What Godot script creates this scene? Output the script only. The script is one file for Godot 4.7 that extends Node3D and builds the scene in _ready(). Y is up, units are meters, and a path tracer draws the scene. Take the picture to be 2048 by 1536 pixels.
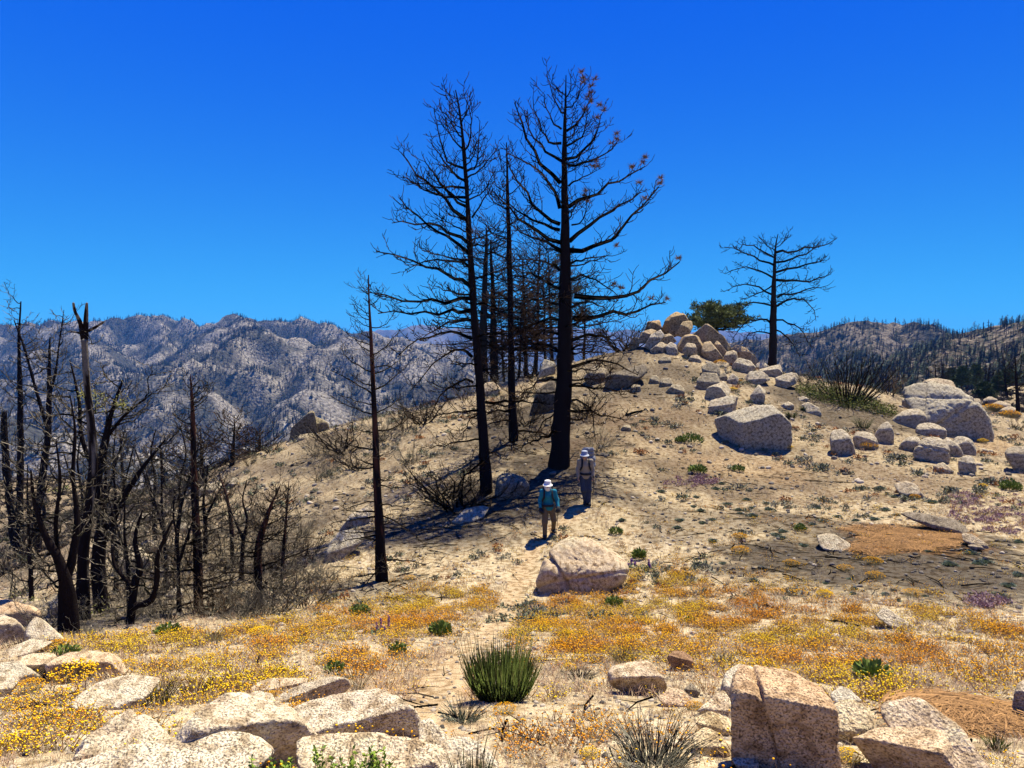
extends Node3D
# A burnt granite ridge under a deep blue sky: two hikers come over a saddle, charred pines, boulders and yellow flowers.
# Units are metres, the eye is at the origin, x runs right, -z runs ahead.

const FOCAL := 1507.0
const PITCH := -0.0517
var names := {}
var M := {}
var sun_dir := Vector3.ZERO

func _ready() -> void:
	# ---- camera, sky, sun, exposure
	var cam := Camera3D.new()
	cam.name = "camera"
	cam.fov = 54.0
	cam.near = 0.1
	cam.far = 20000.0
	cam.rotation = Vector3(PITCH, 0, 0)
	add_child(cam)
	var env := Environment.new()
	env.background_mode = Environment.BG_SKY
	var sky := Sky.new()
	var sm := ProceduralSkyMaterial.new()
	sm.sky_top_color = Color(0.000, 0.227, 0.625)
	sm.sky_horizon_color = Color(0.179, 0.527, 0.693)
	sm.sky_curve = 0.11
	sm.ground_bottom_color = Color(0.42, 0.38, 0.33)
	sm.ground_horizon_color = Color(0.5, 0.56, 0.62)
	sky.sky_material = sm
	env.sky = sky
	env.tonemap_mode = Environment.TONE_MAPPER_LINEAR
	env.tonemap_exposure = 2.35
	env.fog_enabled = true
	env.fog_density = 0.000085
	env.fog_light_color = Color(0.36, 0.64, 1.0)
	env.sdfgi_enabled = true
	env.ssao_enabled = true
	env.ssil_enabled = true
	var we := WorldEnvironment.new()
	we.name = "daylight"
	we.environment = env
	add_child(we)
	var sun := DirectionalLight3D.new()
	sun.name = "sun"
	sun.light_color = Color(1.0, 0.965, 0.865)
	sun.light_energy = 1.6
	sun.light_angular_distance = 0.5
	sun.shadow_enabled = true
	sun.sky_mode = DirectionalLight3D.SKY_MODE_LIGHT_ONLY
	add_child(sun)
	var el := deg_to_rad(64.0)
	var az := deg_to_rad(38.0)     # to the right of straight ahead, beyond the scene
	sun_dir = Vector3(sin(az) * cos(el), sin(el), -cos(az) * cos(el))
	sun.look_at_from_position(Vector3.ZERO, -sun_dir, Vector3.UP)
	# ---- the place
	make_materials()
	make_height()
	make_ground()
	make_mountains()
	make_rocks()
	make_trees()
	make_brush()
	make_plants()
	make_people()
	make_cover()

# ---------------------------------------------------------------- bookkeeping
func numbered(called: String) -> String:
	var n: int = names.get(called, 0)
	names[called] = n + 1
	return called if n == 0 else "%s_%03d" % [called, n]

func tag(o: Node3D, label: String, category: String, group := "") -> Node3D:
	o.set_meta("label", label)
	o.set_meta("category", category)
	if group != "":
		o.set_meta("group", group)
	return o

func thing(called: String, at: Vector3, label: String, category: String, group := "") -> Node3D:
	var o := Node3D.new()
	o.name = numbered(called)
	o.position = at
	add_child(o)
	tag(o, label, category, group)
	return o

func part(called: String, mesh: Mesh, mat: Material, parent: Node3D) -> MeshInstance3D:
	var o := MeshInstance3D.new()
	o.name = numbered(called) if parent == self else called
	o.mesh = mesh
	o.material_override = mat
	parent.add_child(o, true)
	return o

func structure(called: String, mesh: Mesh, mat: Material, label: String) -> MeshInstance3D:
	var o := part(called, mesh, mat, self)
	o.set_meta("kind", "structure")
	tag(o, label, called.replace("_", " "))
	return o

func scatter(called: String, mesh: Mesh, mat: Material, spots: Array, tints: PackedColorArray, label: String, category: String, parent: Node3D = null) -> void:
	if spots.is_empty():
		return
	var mm := MultiMesh.new()
	mm.transform_format = MultiMesh.TRANSFORM_3D
	mm.use_colors = tints.size() > 0
	mm.mesh = mesh
	mm.instance_count = spots.size()
	for i in spots.size():
		mm.set_instance_transform(i, spots[i])
		if tints.size() > 0:
			mm.set_instance_color(i, tints[i])
	var o := MultiMeshInstance3D.new()
	o.name = numbered(called) if parent == null else called
	o.multimesh = mm
	o.material_override = mat
	o.set_meta("kind", "stuff")
	if parent == null:
		add_child(o)
		tag(o, label, category)
	else:
		parent.add_child(o, true)

# ---------------------------------------------------------------- mesh collector
class Geo:
	var v := PackedVector3Array()
	var n := PackedVector3Array()
	var c := PackedColorArray()
	var ix := PackedInt32Array()

	func tube(pts: PackedVector3Array, rad: PackedFloat32Array, sides: int, col: Color, col_end: Color, bump: FastNoiseLite = null, bump_by := 0.0) -> void:
		var m := pts.size()
		if m < 2:
			return
		var first := v.size()
		var t := (pts[1] - pts[0]).normalized()
		var a := t.cross(Vector3.UP if absf(t.y) < 0.9 else Vector3.RIGHT).normalized()
		for i in m:
			if i > 0:
				t = (pts[mini(i + 1, m - 1)] - pts[i - 1]).normalized()
				a = (a - t * a.dot(t)).normalized()
			var b := t.cross(a)
			var k := float(i) / float(m - 1)
			var cc := col.lerp(col_end, k)
			for s in sides:
				var w := TAU * s / sides
				var o := a * cos(w) + b * sin(w)
				var r := rad[i]
				if bump:
					var q := pts[i] + o * r
					r *= 1.0 + bump_by * bump.get_noise_3d(q.x * 3.0, q.y * 0.5, q.z * 3.0)
				v.append(pts[i] + o * r)
				n.append(o)
				c.append(cc)
		for i in m - 1:
			var r0 := first + i * sides
			for s in sides:
				var s1 := (s + 1) % sides
				ix.append(r0 + s); ix.append(r0 + s1); ix.append(r0 + sides + s)
				ix.append(r0 + s1); ix.append(r0 + sides + s1); ix.append(r0 + sides + s)
		var tip := v.size()
		v.append(pts[m - 1] + t * rad[m - 1] * 0.5); n.append(t); c.append(col_end)
		var e0 := first + (m - 1) * sides
		for s in sides:
			ix.append(e0 + s); ix.append(e0 + (s + 1) % sides); ix.append(tip)

	func tri(p: Vector3, q: Vector3, r: Vector3, col: Color) -> void:
		var f := v.size()
		var nn := (r - p).cross(q - p).normalized()
		v.append(p); v.append(q); v.append(r)
		for i in 3:
			n.append(nn); c.append(col); ix.append(f + i)

	func quad(p: Vector3, q: Vector3, r: Vector3, s: Vector3, col: Color) -> void:
		tri(p, q, r, col)
		tri(p, r, s, col)

	func blob(at: Vector3, size: Vector3, col: Color, turn := 0.0) -> void:
		# an octahedron with soft normals: seed heads, pebbles, buds
		var f := v.size()
		for d in [Vector3.RIGHT, Vector3.UP, Vector3.BACK, Vector3.LEFT, Vector3.DOWN, Vector3.FORWARD]:
			var dd: Vector3 = d.rotated(Vector3.UP, turn)
			v.append(at + dd * size); n.append(dd); c.append(col)
		for t in [[0, 1, 2], [2, 1, 3], [3, 1, 5], [5, 1, 0], [0, 2, 4], [2, 3, 4], [3, 5, 4], [5, 0, 4]]:
			ix.append(f + t[0]); ix.append(f + t[2]); ix.append(f + t[1])

	func smooth() -> void:
		n.resize(v.size())
		n.fill(Vector3.ZERO)
		for i in range(0, ix.size(), 3):
			var a := v[ix[i]]
			var nn := (v[ix[i + 2]] - a).cross(v[ix[i + 1]] - a)
			n[ix[i]] += nn; n[ix[i + 1]] += nn; n[ix[i + 2]] += nn
		for i in n.size():
			n[i] = n[i].normalized()

	func mesh() -> ArrayMesh:
		var arr := []
		arr.resize(Mesh.ARRAY_MAX)
		arr[Mesh.ARRAY_VERTEX] = v
		arr[Mesh.ARRAY_NORMAL] = n
		if c.size() == v.size():
			arr[Mesh.ARRAY_COLOR] = c
		arr[Mesh.ARRAY_INDEX] = ix
		var am := ArrayMesh.new()
		am.add_surface_from_arrays(Mesh.PRIMITIVE_TRIANGLES, arr)
		return am

func fnoise(seed_: int, freq: float, octaves := 3, kind := FastNoiseLite.TYPE_SIMPLEX_SMOOTH) -> FastNoiseLite:
	var f := FastNoiseLite.new()
	f.seed = seed_
	f.frequency = freq
	f.noise_type = kind
	f.fractal_octaves = octaves
	if octaves <= 1:
		f.fractal_type = FastNoiseLite.FRACTAL_NONE
	return f

# ---------------------------------------------------------------- materials
func ramp(stops: Array) -> Gradient:
	var g := Gradient.new()
	var o := PackedFloat32Array()
	var c := PackedColorArray()
	for s in stops:
		o.append(s[0])
		c.append(Color(s[1], s[2], s[3]).linear_to_srgb())
	g.offsets = o
	g.colors = c
	return g

func noise_tex(n: FastNoiseLite, size: int, stops: Array) -> NoiseTexture2D:
	var t := NoiseTexture2D.new()
	t.width = size
	t.height = size
	t.seamless = true
	t.seamless_blend_skirt = 0.15
	t.noise = n
	t.normalize = true
	if stops.size() > 0:
		t.color_ramp = ramp(stops)
	return t

func surf(color: Color, rough := 0.95, tex: Texture2D = null, scale := Vector3.ONE, vcol := false) -> StandardMaterial3D:
	var m := StandardMaterial3D.new()
	m.albedo_color = color.linear_to_srgb()
	m.roughness = rough
	m.metallic_specular = 0.3
	m.vertex_color_use_as_albedo = vcol
	if tex:
		m.albedo_texture = tex
		m.uv1_triplanar = true
		m.uv1_world_triplanar = true
		m.uv1_scale = scale
	return m

func relief(m: StandardMaterial3D, tex: Texture2D, cm: float) -> void:
	m.heightmap_enabled = true
	m.heightmap_texture = tex
	m.heightmap_scale = cm

func grain(m: StandardMaterial3D, tex: Texture2D, scale: float) -> void:
	m.detail_enabled = true
	m.detail_blend_mode = BaseMaterial3D.BLEND_MODE_MUL
	m.detail_albedo = tex
	m.detail_uv_layer = BaseMaterial3D.DETAIL_UV_2
	m.uv2_triplanar = true
	m.uv2_world_triplanar = true
	m.uv2_scale = Vector3.ONE * scale

func make_materials() -> void:
	var fine := fnoise(11, 0.09, 3)
	var speck := fnoise(12, 0.16, 2)
	var blot := fnoise(13, 0.02, 4)
	var rough_h := noise_tex(fnoise(14, 0.06, 4), 512, [])
	# granite: cream and pink feldspar with black mica grains
	var gran := noise_tex(fnoise(12, 0.21, 3, FastNoiseLite.TYPE_VALUE), 512, [[0.0, 0.05, 0.04, 0.032], [0.26, 0.14, 0.115, 0.09], [0.4, 0.5, 0.44, 0.36], [0.5, 0.86, 0.81, 0.72], [0.65, 1.0, 0.97, 0.9], [0.8, 0.95, 0.86, 0.73], [1.0, 1.0, 0.98, 0.94]])
	var stain := noise_tex(blot, 512, [[0.0, 0.3, 0.25, 0.2], [0.3, 0.55, 0.48, 0.4], [0.46, 0.95, 0.93, 0.9], [0.72, 1, 1, 1], [1.0, 1.0, 0.88, 0.74]])
	var soot := noise_tex(fnoise(15, 0.03, 5), 512, [[0.0, 0.2, 0.18, 0.16], [0.3, 0.48, 0.44, 0.39], [0.46, 0.9, 0.88, 0.84], [0.75, 1, 1, 1]])
	M.granite = surf(Color(0.62, 0.575, 0.49), 0.92, gran, Vector3.ONE * 1.5, true)
	relief(M.granite, rough_h, 1.3)
	grain(M.granite, stain, 0.75)
	# the same granite where fire and lichen have stained it
	M.weathered = surf(Color(0.62, 0.575, 0.49), 0.92, gran, Vector3.ONE * 0.9, true)
	relief(M.weathered, rough_h, 3.0)
	grain(M.weathered, soot, 0.45)
	# ground: grus sand with darker crumbs
	var sand := noise_tex(fnoise(16, 0.12, 5), 512, [[0.0, 0.25, 0.2, 0.15], [0.3, 0.48, 0.41, 0.33], [0.45, 0.88, 0.83, 0.76], [0.65, 1, 1, 0.97], [1.0, 1.0, 0.92, 0.8]])
	var tuft := noise_tex(fnoise(17, 0.03, 5), 512, [[0.0, 0.34, 0.29, 0.23], [0.34, 0.62, 0.55, 0.47], [0.5, 0.95, 0.92, 0.87], [0.75, 1, 1, 1]])
	M.ground = surf(Color(1, 1, 1), 1.0, sand, Vector3.ONE * 0.8, true)
	M.ground.metallic_specular = 0.1
	relief(M.ground, rough_h, 2.0)
	grain(M.ground, tuft, 0.3)
	# far slopes
	M.slope = surf(Color(1, 1, 1), 1.0, noise_tex(fnoise(18, 0.05, 5), 512, [[0.0, 0.2, 0.19, 0.18], [0.42, 0.42, 0.4, 0.38], [0.58, 0.92, 0.9, 0.86], [1, 1.0, 1.0, 1.0]]), Vector3.ONE * 0.006, true)
	M.slope.metallic_specular = 0.1
	relief(M.slope, rough_h, 350.0)
	# charred bark, bleached wood, twigs
	var bark := noise_tex(fnoise(19, 0.07, 4), 512, [[0.0, 0.35, 0.32, 0.3], [0.45, 0.8, 0.78, 0.75], [0.7, 1.0, 0.97, 0.92], [1.0, 1.6, 1.5, 1.4]])
	M.bark = surf(Color(1, 1, 1), 0.9, bark, Vector3(3.0, 0.6, 3.0), true)
	relief(M.bark, bark, 3.0)
	M.twig = surf(Color(1, 1, 1), 0.95, null, Vector3.ONE, true)
	M.bark.metallic_specular = 0.08
	M.twig.metallic_specular = 0.08
	# plants: colour comes with the vertices
	M.leaf = surf(Color(1, 1, 1), 0.8, null, Vector3.ONE, true)
	M.leaf.backlight_enabled = true
	M.leaf.backlight = Color(0.35, 0.35, 0.3)
	M.petal = surf(Color(1, 1, 1), 0.85, null, Vector3.ONE, true)
	M.petal.backlight_enabled = true
	M.petal.backlight = Color(0.5, 0.45, 0.3)
	M.matte = surf(Color(1, 1, 1), 0.95, null, Vector3.ONE, true)
	# cloth and skin
	var weave := noise_tex(fnoise(20, 0.3, 2), 256, [[0.0, 0.7, 0.7, 0.7], [1.0, 1, 1, 1]])
	M.teal = surf(Color(0.007, 0.15, 0.225), 0.85, weave, Vector3.ONE * 6.0)
	M.khaki = surf(Color(0.13, 0.095, 0.055), 0.9, weave, Vector3.ONE * 6.0)
	M.tan_shirt = surf(Color(0.26, 0.22, 0.165), 0.9, weave, Vector3.ONE * 6.0)
	M.navy = surf(Color(0.035, 0.045, 0.07), 0.9, weave, Vector3.ONE * 6.0)
	M.white_cloth = surf(Color(0.72, 0.7, 0.66), 0.9, weave, Vector3.ONE * 6.0)
	M.grey_cloth = surf(Color(0.3, 0.33, 0.4), 0.85, weave, Vector3.ONE * 6.0)
	M.black_cloth = surf(Color(0.018, 0.018, 0.02), 0.8, weave, Vector3.ONE * 6.0)
	M.skin = surf(Color(0.36, 0.2, 0.13), 0.6)
	M.glass_dark = surf(Color(0.01, 0.01, 0.012), 0.15)
	M.pole = surf(Color(0.05, 0.05, 0.055), 0.4)
	M.cork = surf(Color(0.3, 0.2, 0.11), 0.9)
	M.silver = surf(Color(0.2, 0.205, 0.22), 0.45, weave, Vector3.ONE * 5.0)

# ---------------------------------------------------------------- the lie of the land
# Surveyed points: picture position and distance ahead, then a few given outright as (x, height, ahead).
var survey := [
	[1024, 1536, 3.6], [300, 1536, 3.0], [1900, 1536, 4.0], [1000, 1400, 6.3], [500, 1400, 5.5], [100, 1400, 5.2], [1500, 1400, 6.3], [2000, 1400, 6.6],
	[900, 1300, 9.5], [400, 1300, 9.0], [100, 1290, 8.6], [1400, 1300, 9.8], [1900, 1300, 10.0], [400, 1262, 11.0], [150, 1272, 9.6], [620, 1240, 12.0],
	[1000, 1220, 13.5], [1500, 1220, 13.5], [2000, 1220, 13.0], [1165, 1185, 16.0], [1600, 1130, 17.0], [1850, 1070, 20.0], [2040, 1100, 18.0], [760, 1160, 17.0],
	[1100, 1070, 21.5], [1165, 1008, 23.8], [1110, 930, 27.0], [972, 985, 25.5], [1028, 880, 31.0], [1500, 900, 31.0], [1500, 1000, 25.0], [1800, 930, 29.0],
	[2040, 930, 29.0], [1900, 870, 36.0], [2040, 840, 44.0], [1690, 800, 39.0], [1640, 757, 46.0], [1350, 704, 44.0], [1280, 698, 45.0], [1450, 722, 44.0],
	[1200, 760, 42.0], [1060, 750, 48.0], [900, 800, 44.0], [700, 862, 40.0], [600, 893, 40.0], [480, 935, 39.0], [430, 985, 37.0], [560, 1000, 31.0],
	[660, 1110, 20.5], [560, 1130, 21.0], [430, 1180, 17.5], [300, 1228, 14.5], [280, 1090, 27.0], [100, 1150, 32.0], [30, 1120, 42.0], [200, 1020, 48.0],
	[0, 1000, 80.0], [100, 965, 110.0], [2040, 772, 110.0], [1900, 800, 75.0]]
var survey_world := [
	[0, -1.6, 0], [-4, -1.5, 0], [5, -1.8, 0], [0, -1.3, -8], [-14, -2.6, 2], [16, -2.9, 2], [22, -4.4, 12], [-16, -5.2, 10],
	[-5, -15, 72], [12, -8, 66], [30, -8, 66], [60, -9, 66], [-30, -26, 100], [10, -30, 110], [-90, -48, 145], [0, -52, 145], [60, -22, 145], [115, -16, 145], [-95, -32, 60], [-60, -22, 30], [60, -8, 30]]
const HX0 := -95.0
const HD0 := -8.0
const HSTEP := 0.75
var hw := 0
var hh := 0
var hgrid := PackedFloat32Array()
var bumps: FastNoiseLite
var bumps2: FastNoiseLite

func ray(px: float, py: float) -> Vector3:
	return Vector3((px - 1024.0) / FOCAL, -(py - 768.0) / FOCAL, -1.0).rotated(Vector3.RIGHT, PITCH)

func at(px: float, py: float, ahead: float) -> Vector3:
	var r := ray(px, py)
	return r * (ahead / -r.z)

func make_height() -> void:
	bumps = fnoise(31, 0.55, 3)
	bumps2 = fnoise(32, 0.06, 2)
	var p: Array[Vector3] = []
	for s in survey:
		p.append(at(s[0], s[1], s[2]))
	for s in survey_world:
		p.append(Vector3(s[0], s[1], -s[2]))
	# thin plate spline through the points
	var n := p.size()
	var m := n + 3
	var a: Array[PackedFloat64Array] = []
	for i in m:
		var row := PackedFloat64Array()
		row.resize(m + 1)
		row.fill(0.0)
		if i < n:
			for j in n:
				row[j] = plate(p[i].x - p[j].x, p[i].z - p[j].z)
			row[i] = 2.5
			row[n] = 1.0; row[n + 1] = p[i].x; row[n + 2] = p[i].z
			row[m] = p[i].y
		else:
			for j in n:
				row[j] = 1.0 if i == n else (p[j].x if i == n + 1 else p[j].z)
		a.append(row)
	for i in m:
		var best := i
		for k in range(i + 1, m):
			if absf(a[k][i]) > absf(a[best][i]):
				best = k
		var sw := a[i]; a[i] = a[best]; a[best] = sw
		for k in range(i + 1, m):
			var f := a[k][i] / a[i][i]
			if f != 0.0:
				for j in range(i, m + 1):
					a[k][j] -= f * a[i][j]
	var w := PackedFloat64Array()
	w.resize(m)
	for i in range(m - 1, -1, -1):
		var s := a[i][m]
		for j in range(i + 1, m):
			s -= a[i][j] * w[j]
		w[i] = s / a[i][i]
	hw = int(212.0 / HSTEP) + 1
	hh = int(155.0 / HSTEP) + 1
	hgrid.resize(hw * hh)
	for j in hh:
		var z := -(HD0 + j * HSTEP)
		for i in hw:
			var x := HX0 + i * HSTEP
			var s := w[n] + w[n + 1] * x + w[n + 2] * z
			for k in n:
				var q := p[k]
				var r2 := (x - q.x) * (x - q.x) + (z - q.z) * (z - q.z)
				if r2 > 1e-9:
					s += w[k] * 0.5 * r2 * log(r2)
			hgrid[j * hw + i] = s

func plate(x: float, z: float) -> float:
	var r2 := x * x + z * z
	return 0.5 * r2 * log(r2) if r2 > 1e-9 else 0.0

func ground_y(x: float, z: float) -> float:
	var gx := clampf((x - HX0) / HSTEP, 0.0, hw - 1.001)
	var gz := clampf((-z - HD0) / HSTEP, 0.0, hh - 1.001)
	var i := int(gx)
	var j := int(gz)
	var fx := gx - i
	var fz := gz - j
	var k := j * hw + i
	var y := lerpf(lerpf(hgrid[k], hgrid[k + 1], fx), lerpf(hgrid[k + hw], hgrid[k + hw + 1], fx), fz)
	return y + 0.07 * bumps.get_noise_2d(x, z) + 0.25 * bumps2.get_noise_2d(x, z)

func put(x: float, z: float) -> Vector3:
	return Vector3(x, ground_y(x, z), z)

# Where the line of sight through a picture point meets the ground.
func spot(px: float, py: float, from := 2.0) -> Vector3:
	var r := ray(px, py)
	r /= -r.z
	var d := from
	var step := 0.25
	while d < 140.0:
		var q := r * d
		if q.y < ground_y(q.x, q.z):
			for k in 8:
				step *= 0.5
				q = r * d
				d += -step if q.y < ground_y(q.x, q.z) else step
			break
		step = 0.1 + d * 0.012
		d += step
	var e := r * d
	return put(e.x, e.z)

# ---------------------------------------------------------------- what the ground is made of
var zones := []     # [x, z, rx, rz, kind, strength]
var path_pts: PackedVector2Array

func zone(px: float, py: float, rx: float, ry: float, kind: int, strength: float) -> void:
	var c := spot(px, py)
	var back := spot(px, py - ry)
	var front := spot(px, py + ry)
	var rz := clampf(maxf(absf(back.z - c.z), absf(front.z - c.z)), 0.3, 9.0)
	zones.append([c.x, c.z, rx * -c.z / FOCAL, rz, kind, strength])

func zone_at(x: float, z: float, kind: int, wob: float) -> float:
	var s := 0.0
	for q in zones:
		if q[4] == kind:
			var dx: float = (x - q[0]) / q[2]
			var dz: float = (z - q[1]) / q[3]
			var r2 := dx * dx + dz * dz
			if r2 < 2.6:
				s = maxf(s, q[5] * clampf(1.6 - r2 + wob, 0.0, 1.0))
	return s

func path_dist(x: float, z: float) -> float:
	var best := 99.0
	var q := Vector2(x, z)
	for i in path_pts.size() - 1:
		var c := Geometry2D.get_closest_point_to_segment(q, path_pts[i], path_pts[i + 1])
		best = minf(best, c.distance_to(q))
	return best

func steps(from: float, to: float, marks: Array) -> PackedFloat32Array:
	# positions whose spacing follows [limit, spacing] marks by distance from a middle line
	var out := PackedFloat32Array()
	var x := from
	while x < to:
		out.append(x)
		var s: float = marks[marks.size() - 1][2]
		for m in marks:
			if x >= m[0] and x < m[1]:
				s = m[2]
				break
		x += s
	out.append(to)
	return out

func sheet(xs: PackedFloat32Array, ds: PackedFloat32Array, height: Callable, tint: Callable) -> Geo:
	var g := Geo.new()
	var w := xs.size()
	for j in ds.size():
		for i in w:
			var p := Vector3(xs[i], 0, -ds[j])
			p.y = height.call(p.x, p.z)
			g.v.append(p)
			g.c.append(tint.call(p))
	for j in ds.size() - 1:
		for i in w - 1:
			var k := j * w + i
			g.ix.append(k); g.ix.append(k + w); g.ix.append(k + 1)
			g.ix.append(k + 1); g.ix.append(k + w); g.ix.append(k + w + 1)
	g.smooth()
	return g

func make_ground() -> void:
	for q in [[880, 1470], [865, 1410], [890, 1355], [945, 1300], [1000, 1245], [1022, 1195], [1045, 1140], [1070, 1090], [1120, 1050], [1165, 1012]]:
		var c := spot(q[0], q[1])
		path_pts.append(Vector2(c.x, c.z))
	# 0 ash and charcoal, 1 dry brown litter, 2 warm bare sand, 3 needle bed
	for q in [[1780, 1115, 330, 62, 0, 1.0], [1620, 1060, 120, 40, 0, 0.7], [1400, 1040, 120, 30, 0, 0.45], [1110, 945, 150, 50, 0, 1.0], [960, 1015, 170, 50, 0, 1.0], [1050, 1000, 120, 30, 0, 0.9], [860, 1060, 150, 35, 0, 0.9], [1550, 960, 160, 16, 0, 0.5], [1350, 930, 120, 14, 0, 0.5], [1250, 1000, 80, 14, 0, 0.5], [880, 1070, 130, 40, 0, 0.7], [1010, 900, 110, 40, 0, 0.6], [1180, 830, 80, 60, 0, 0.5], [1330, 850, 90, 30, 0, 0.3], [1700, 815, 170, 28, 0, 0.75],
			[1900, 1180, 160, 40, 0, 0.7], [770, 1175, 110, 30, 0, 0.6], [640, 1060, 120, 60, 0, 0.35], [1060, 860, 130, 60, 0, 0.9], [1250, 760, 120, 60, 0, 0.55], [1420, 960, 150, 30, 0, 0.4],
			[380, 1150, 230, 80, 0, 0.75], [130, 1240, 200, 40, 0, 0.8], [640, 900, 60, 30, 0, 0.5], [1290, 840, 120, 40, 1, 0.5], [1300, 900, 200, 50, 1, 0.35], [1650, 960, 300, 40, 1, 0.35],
			[850, 1380, 130, 60, 2, 0.8], [1500, 940, 120, 20, 2, 0.3], [1960, 880, 80, 30, 2, 0.4], [1820, 1078, 105, 26, 3, 1.0], [1950, 1450, 80, 14, 3, 0.7]]:
		zone(q[0], q[1], q[2], q[3], q[4], q[5])
	# the rocky knoll is browner grus, the gullies below it are dark with burnt litter
	zones.append([5.0, -37.0, 24.0, 13.5, 4, 1.0])
	zones.append([-38.0, -55.0, 22.0, 50.0, 5, 0.75])
	zones.append([0.0, -80.0, 60.0, 20.0, 5, 0.75])
	zones.append([-75.0, -60.0, 30.0, 80.0, 5, 0.75])
	var patch := fnoise(41, 0.35, 4)
	var grit := fnoise(42, 2.2, 3)
	var tint := func(p: Vector3) -> Color:
		var a := patch.get_noise_2d(p.x, p.z)
		var b := grit.get_noise_2d(p.x, p.z)
		var c := Color(0.44, 0.378, 0.262).lerp(Color(0.54, 0.475, 0.35), clampf(0.5 + a * 1.4, 0, 1))
		var w := a * 1.1 + b * 0.7
		c = c.lerp(Color(0.27, 0.228, 0.165), zone_at(p.x, p.z, 4, w) * clampf(0.75 + a, 0, 1))
		c = c.lerp(Color(0.16, 0.13, 0.1), zone_at(p.x, p.z, 5, w))
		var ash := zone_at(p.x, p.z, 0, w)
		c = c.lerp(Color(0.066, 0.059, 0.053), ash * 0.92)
		c = c.lerp(Color(0.19, 0.135, 0.085), zone_at(p.x, p.z, 1, w) * 0.8)
		c = c.lerp(Color(0.42, 0.3, 0.175), zone_at(p.x, p.z, 2, w))
		c = c.lerp(Color(0.13, 0.075, 0.036) * (1.0 + 1.3 * b), zone_at(p.x, p.z, 3, w * 0.9) * 0.85)
		if p.z > -26.0 and absf(p.x) < 6.0:
			var pd := path_dist(p.x, p.z)
			c = c.lerp(Color(0.45, 0.36, 0.24), clampf(1.4 - pd / 0.28 + b * 0.4, 0, 1))
		if b < -0.28:
			c = c.lerp(Color(0.2, 0.16, 0.11), clampf((-b - 0.28) * 2.0, 0, 0.4))
		return c
	var xs := steps(-92, 114, [[-92, -24, 1.5], [-24, -9, 0.35], [-9, 11, 0.13], [11, 26, 0.3], [26, 114, 1.6]])
	var ds := steps(-6, 144, [[-6, 2, 0.5], [2, 14, 0.1], [14, 30, 0.18], [30, 56, 0.35], [56, 144, 1.8]])
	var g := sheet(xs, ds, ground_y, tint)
	structure("ground", g.mesh(), M.ground, "pale sandy ridge slope with grey ash patches and a worn footpath")

# ---------------------------------------------------------------- mountains round the ridge
class Massif:
	var a := PackedVector3Array()      # crest segments
	var b := PackedVector3Array()
	var slope := PackedFloat32Array()
	var spur: FastNoiseLite
	var spur_by := 60.0
	var fine: FastNoiseLite
	var x0 := 0.0
	var d0 := 0.0
	var cell := 10.0
	var w := 0
	var h := 0
	var y := PackedFloat32Array()

	func raw(x: float, z: float) -> float:
		var best := -1e9
		var off := 1e9
		for i in a.size():
			var p := a[i]
			var ex := b[i].x - p.x
			var ez := b[i].z - p.z
			var t := clampf(((x - p.x) * ex + (z - p.z) * ez) / (ex * ex + ez * ez), 0.0, 1.0)
			var dx := x - p.x - ex * t
			var dz := z - p.z - ez * t
			var r := sqrt(dx * dx + dz * dz)
			var hgt := p.y + (b[i].y - p.y) * t - slope[i] * r
			if hgt > best:
				best = hgt
				off = r
		var k := clampf(off / 260.0, 0.0, 1.0)
		var ridged := 1.0 - 2.0 * absf(spur.get_noise_2d(x, z))
		return best + (ridged - 0.6) * spur_by * (0.1 + 0.9 * k) + fine.get_noise_2d(x, z) * spur_by * 0.12

	func fill() -> void:
		y.resize(w * h)
		for j in h:
			for i in w:
				y[j * w + i] = raw(x0 + i * cell, -(d0 + j * cell))

	func get_y(x: float, z: float) -> float:
		var gx := clampf((x - x0) / cell, 0.0, w - 1.001)
		var gz := clampf((-z - d0) / cell, 0.0, h - 1.001)
		var i := int(gx)
		var j := int(gz)
		var fx := gx - i
		var fz := gz - j
		var k := j * w + i
		return lerpf(lerpf(y[k], y[k + 1], fx), lerpf(y[k + w], y[k + w + 1], fx), fz)

func mountain(called: String, label: String, crests: Array, x0: float, x1: float, d0: float, d1: float, cell: float, seed_: int, spur_len: float, spur_by: float, bare: Color, scrub: Color) -> Massif:
	var r := Massif.new()
	for c in crests:
		var prev := Vector3.INF
		for q in c[1]:
			var p := at(q[0], q[1], q[2])
			if prev != Vector3.INF:
				r.a.append(prev); r.b.append(p); r.slope.append(c[0])
			prev = p
	r.spur = fnoise(seed_, 1.0 / spur_len, 3)
	r.fine = fnoise(seed_ + 1, 5.0 / spur_len, 3)
	r.spur_by = spur_by
	r.x0 = x0; r.d0 = d0; r.cell = cell
	r.w = int((x1 - x0) / cell) + 1
	r.h = int((d1 - d0) / cell) + 1
	r.fill()
	var g := Geo.new()
	var cover := fnoise(seed_ + 2, 4.0 / spur_len, 4)
	for j in r.h:
		for i in r.w:
			var p := Vector3(x0 + i * cell, r.y[j * r.w + i], -(d0 + j * cell))
			g.v.append(p)
			g.c.append(bare.lerp(scrub, clampf(0.5 + cover.get_noise_2d(p.x, p.z) * 2.2, 0.0, 1.0)))
	for j in r.h - 1:
		for i in r.w - 1:
			var k := j * r.w + i
			g.ix.append(k); g.ix.append(k + r.w); g.ix.append(k + 1)
			g.ix.append(k + 1); g.ix.append(k + r.w); g.ix.append(k + r.w + 1)
	g.smooth()
	structure(called, g.mesh(), M.slope, label)
	return r

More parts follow.
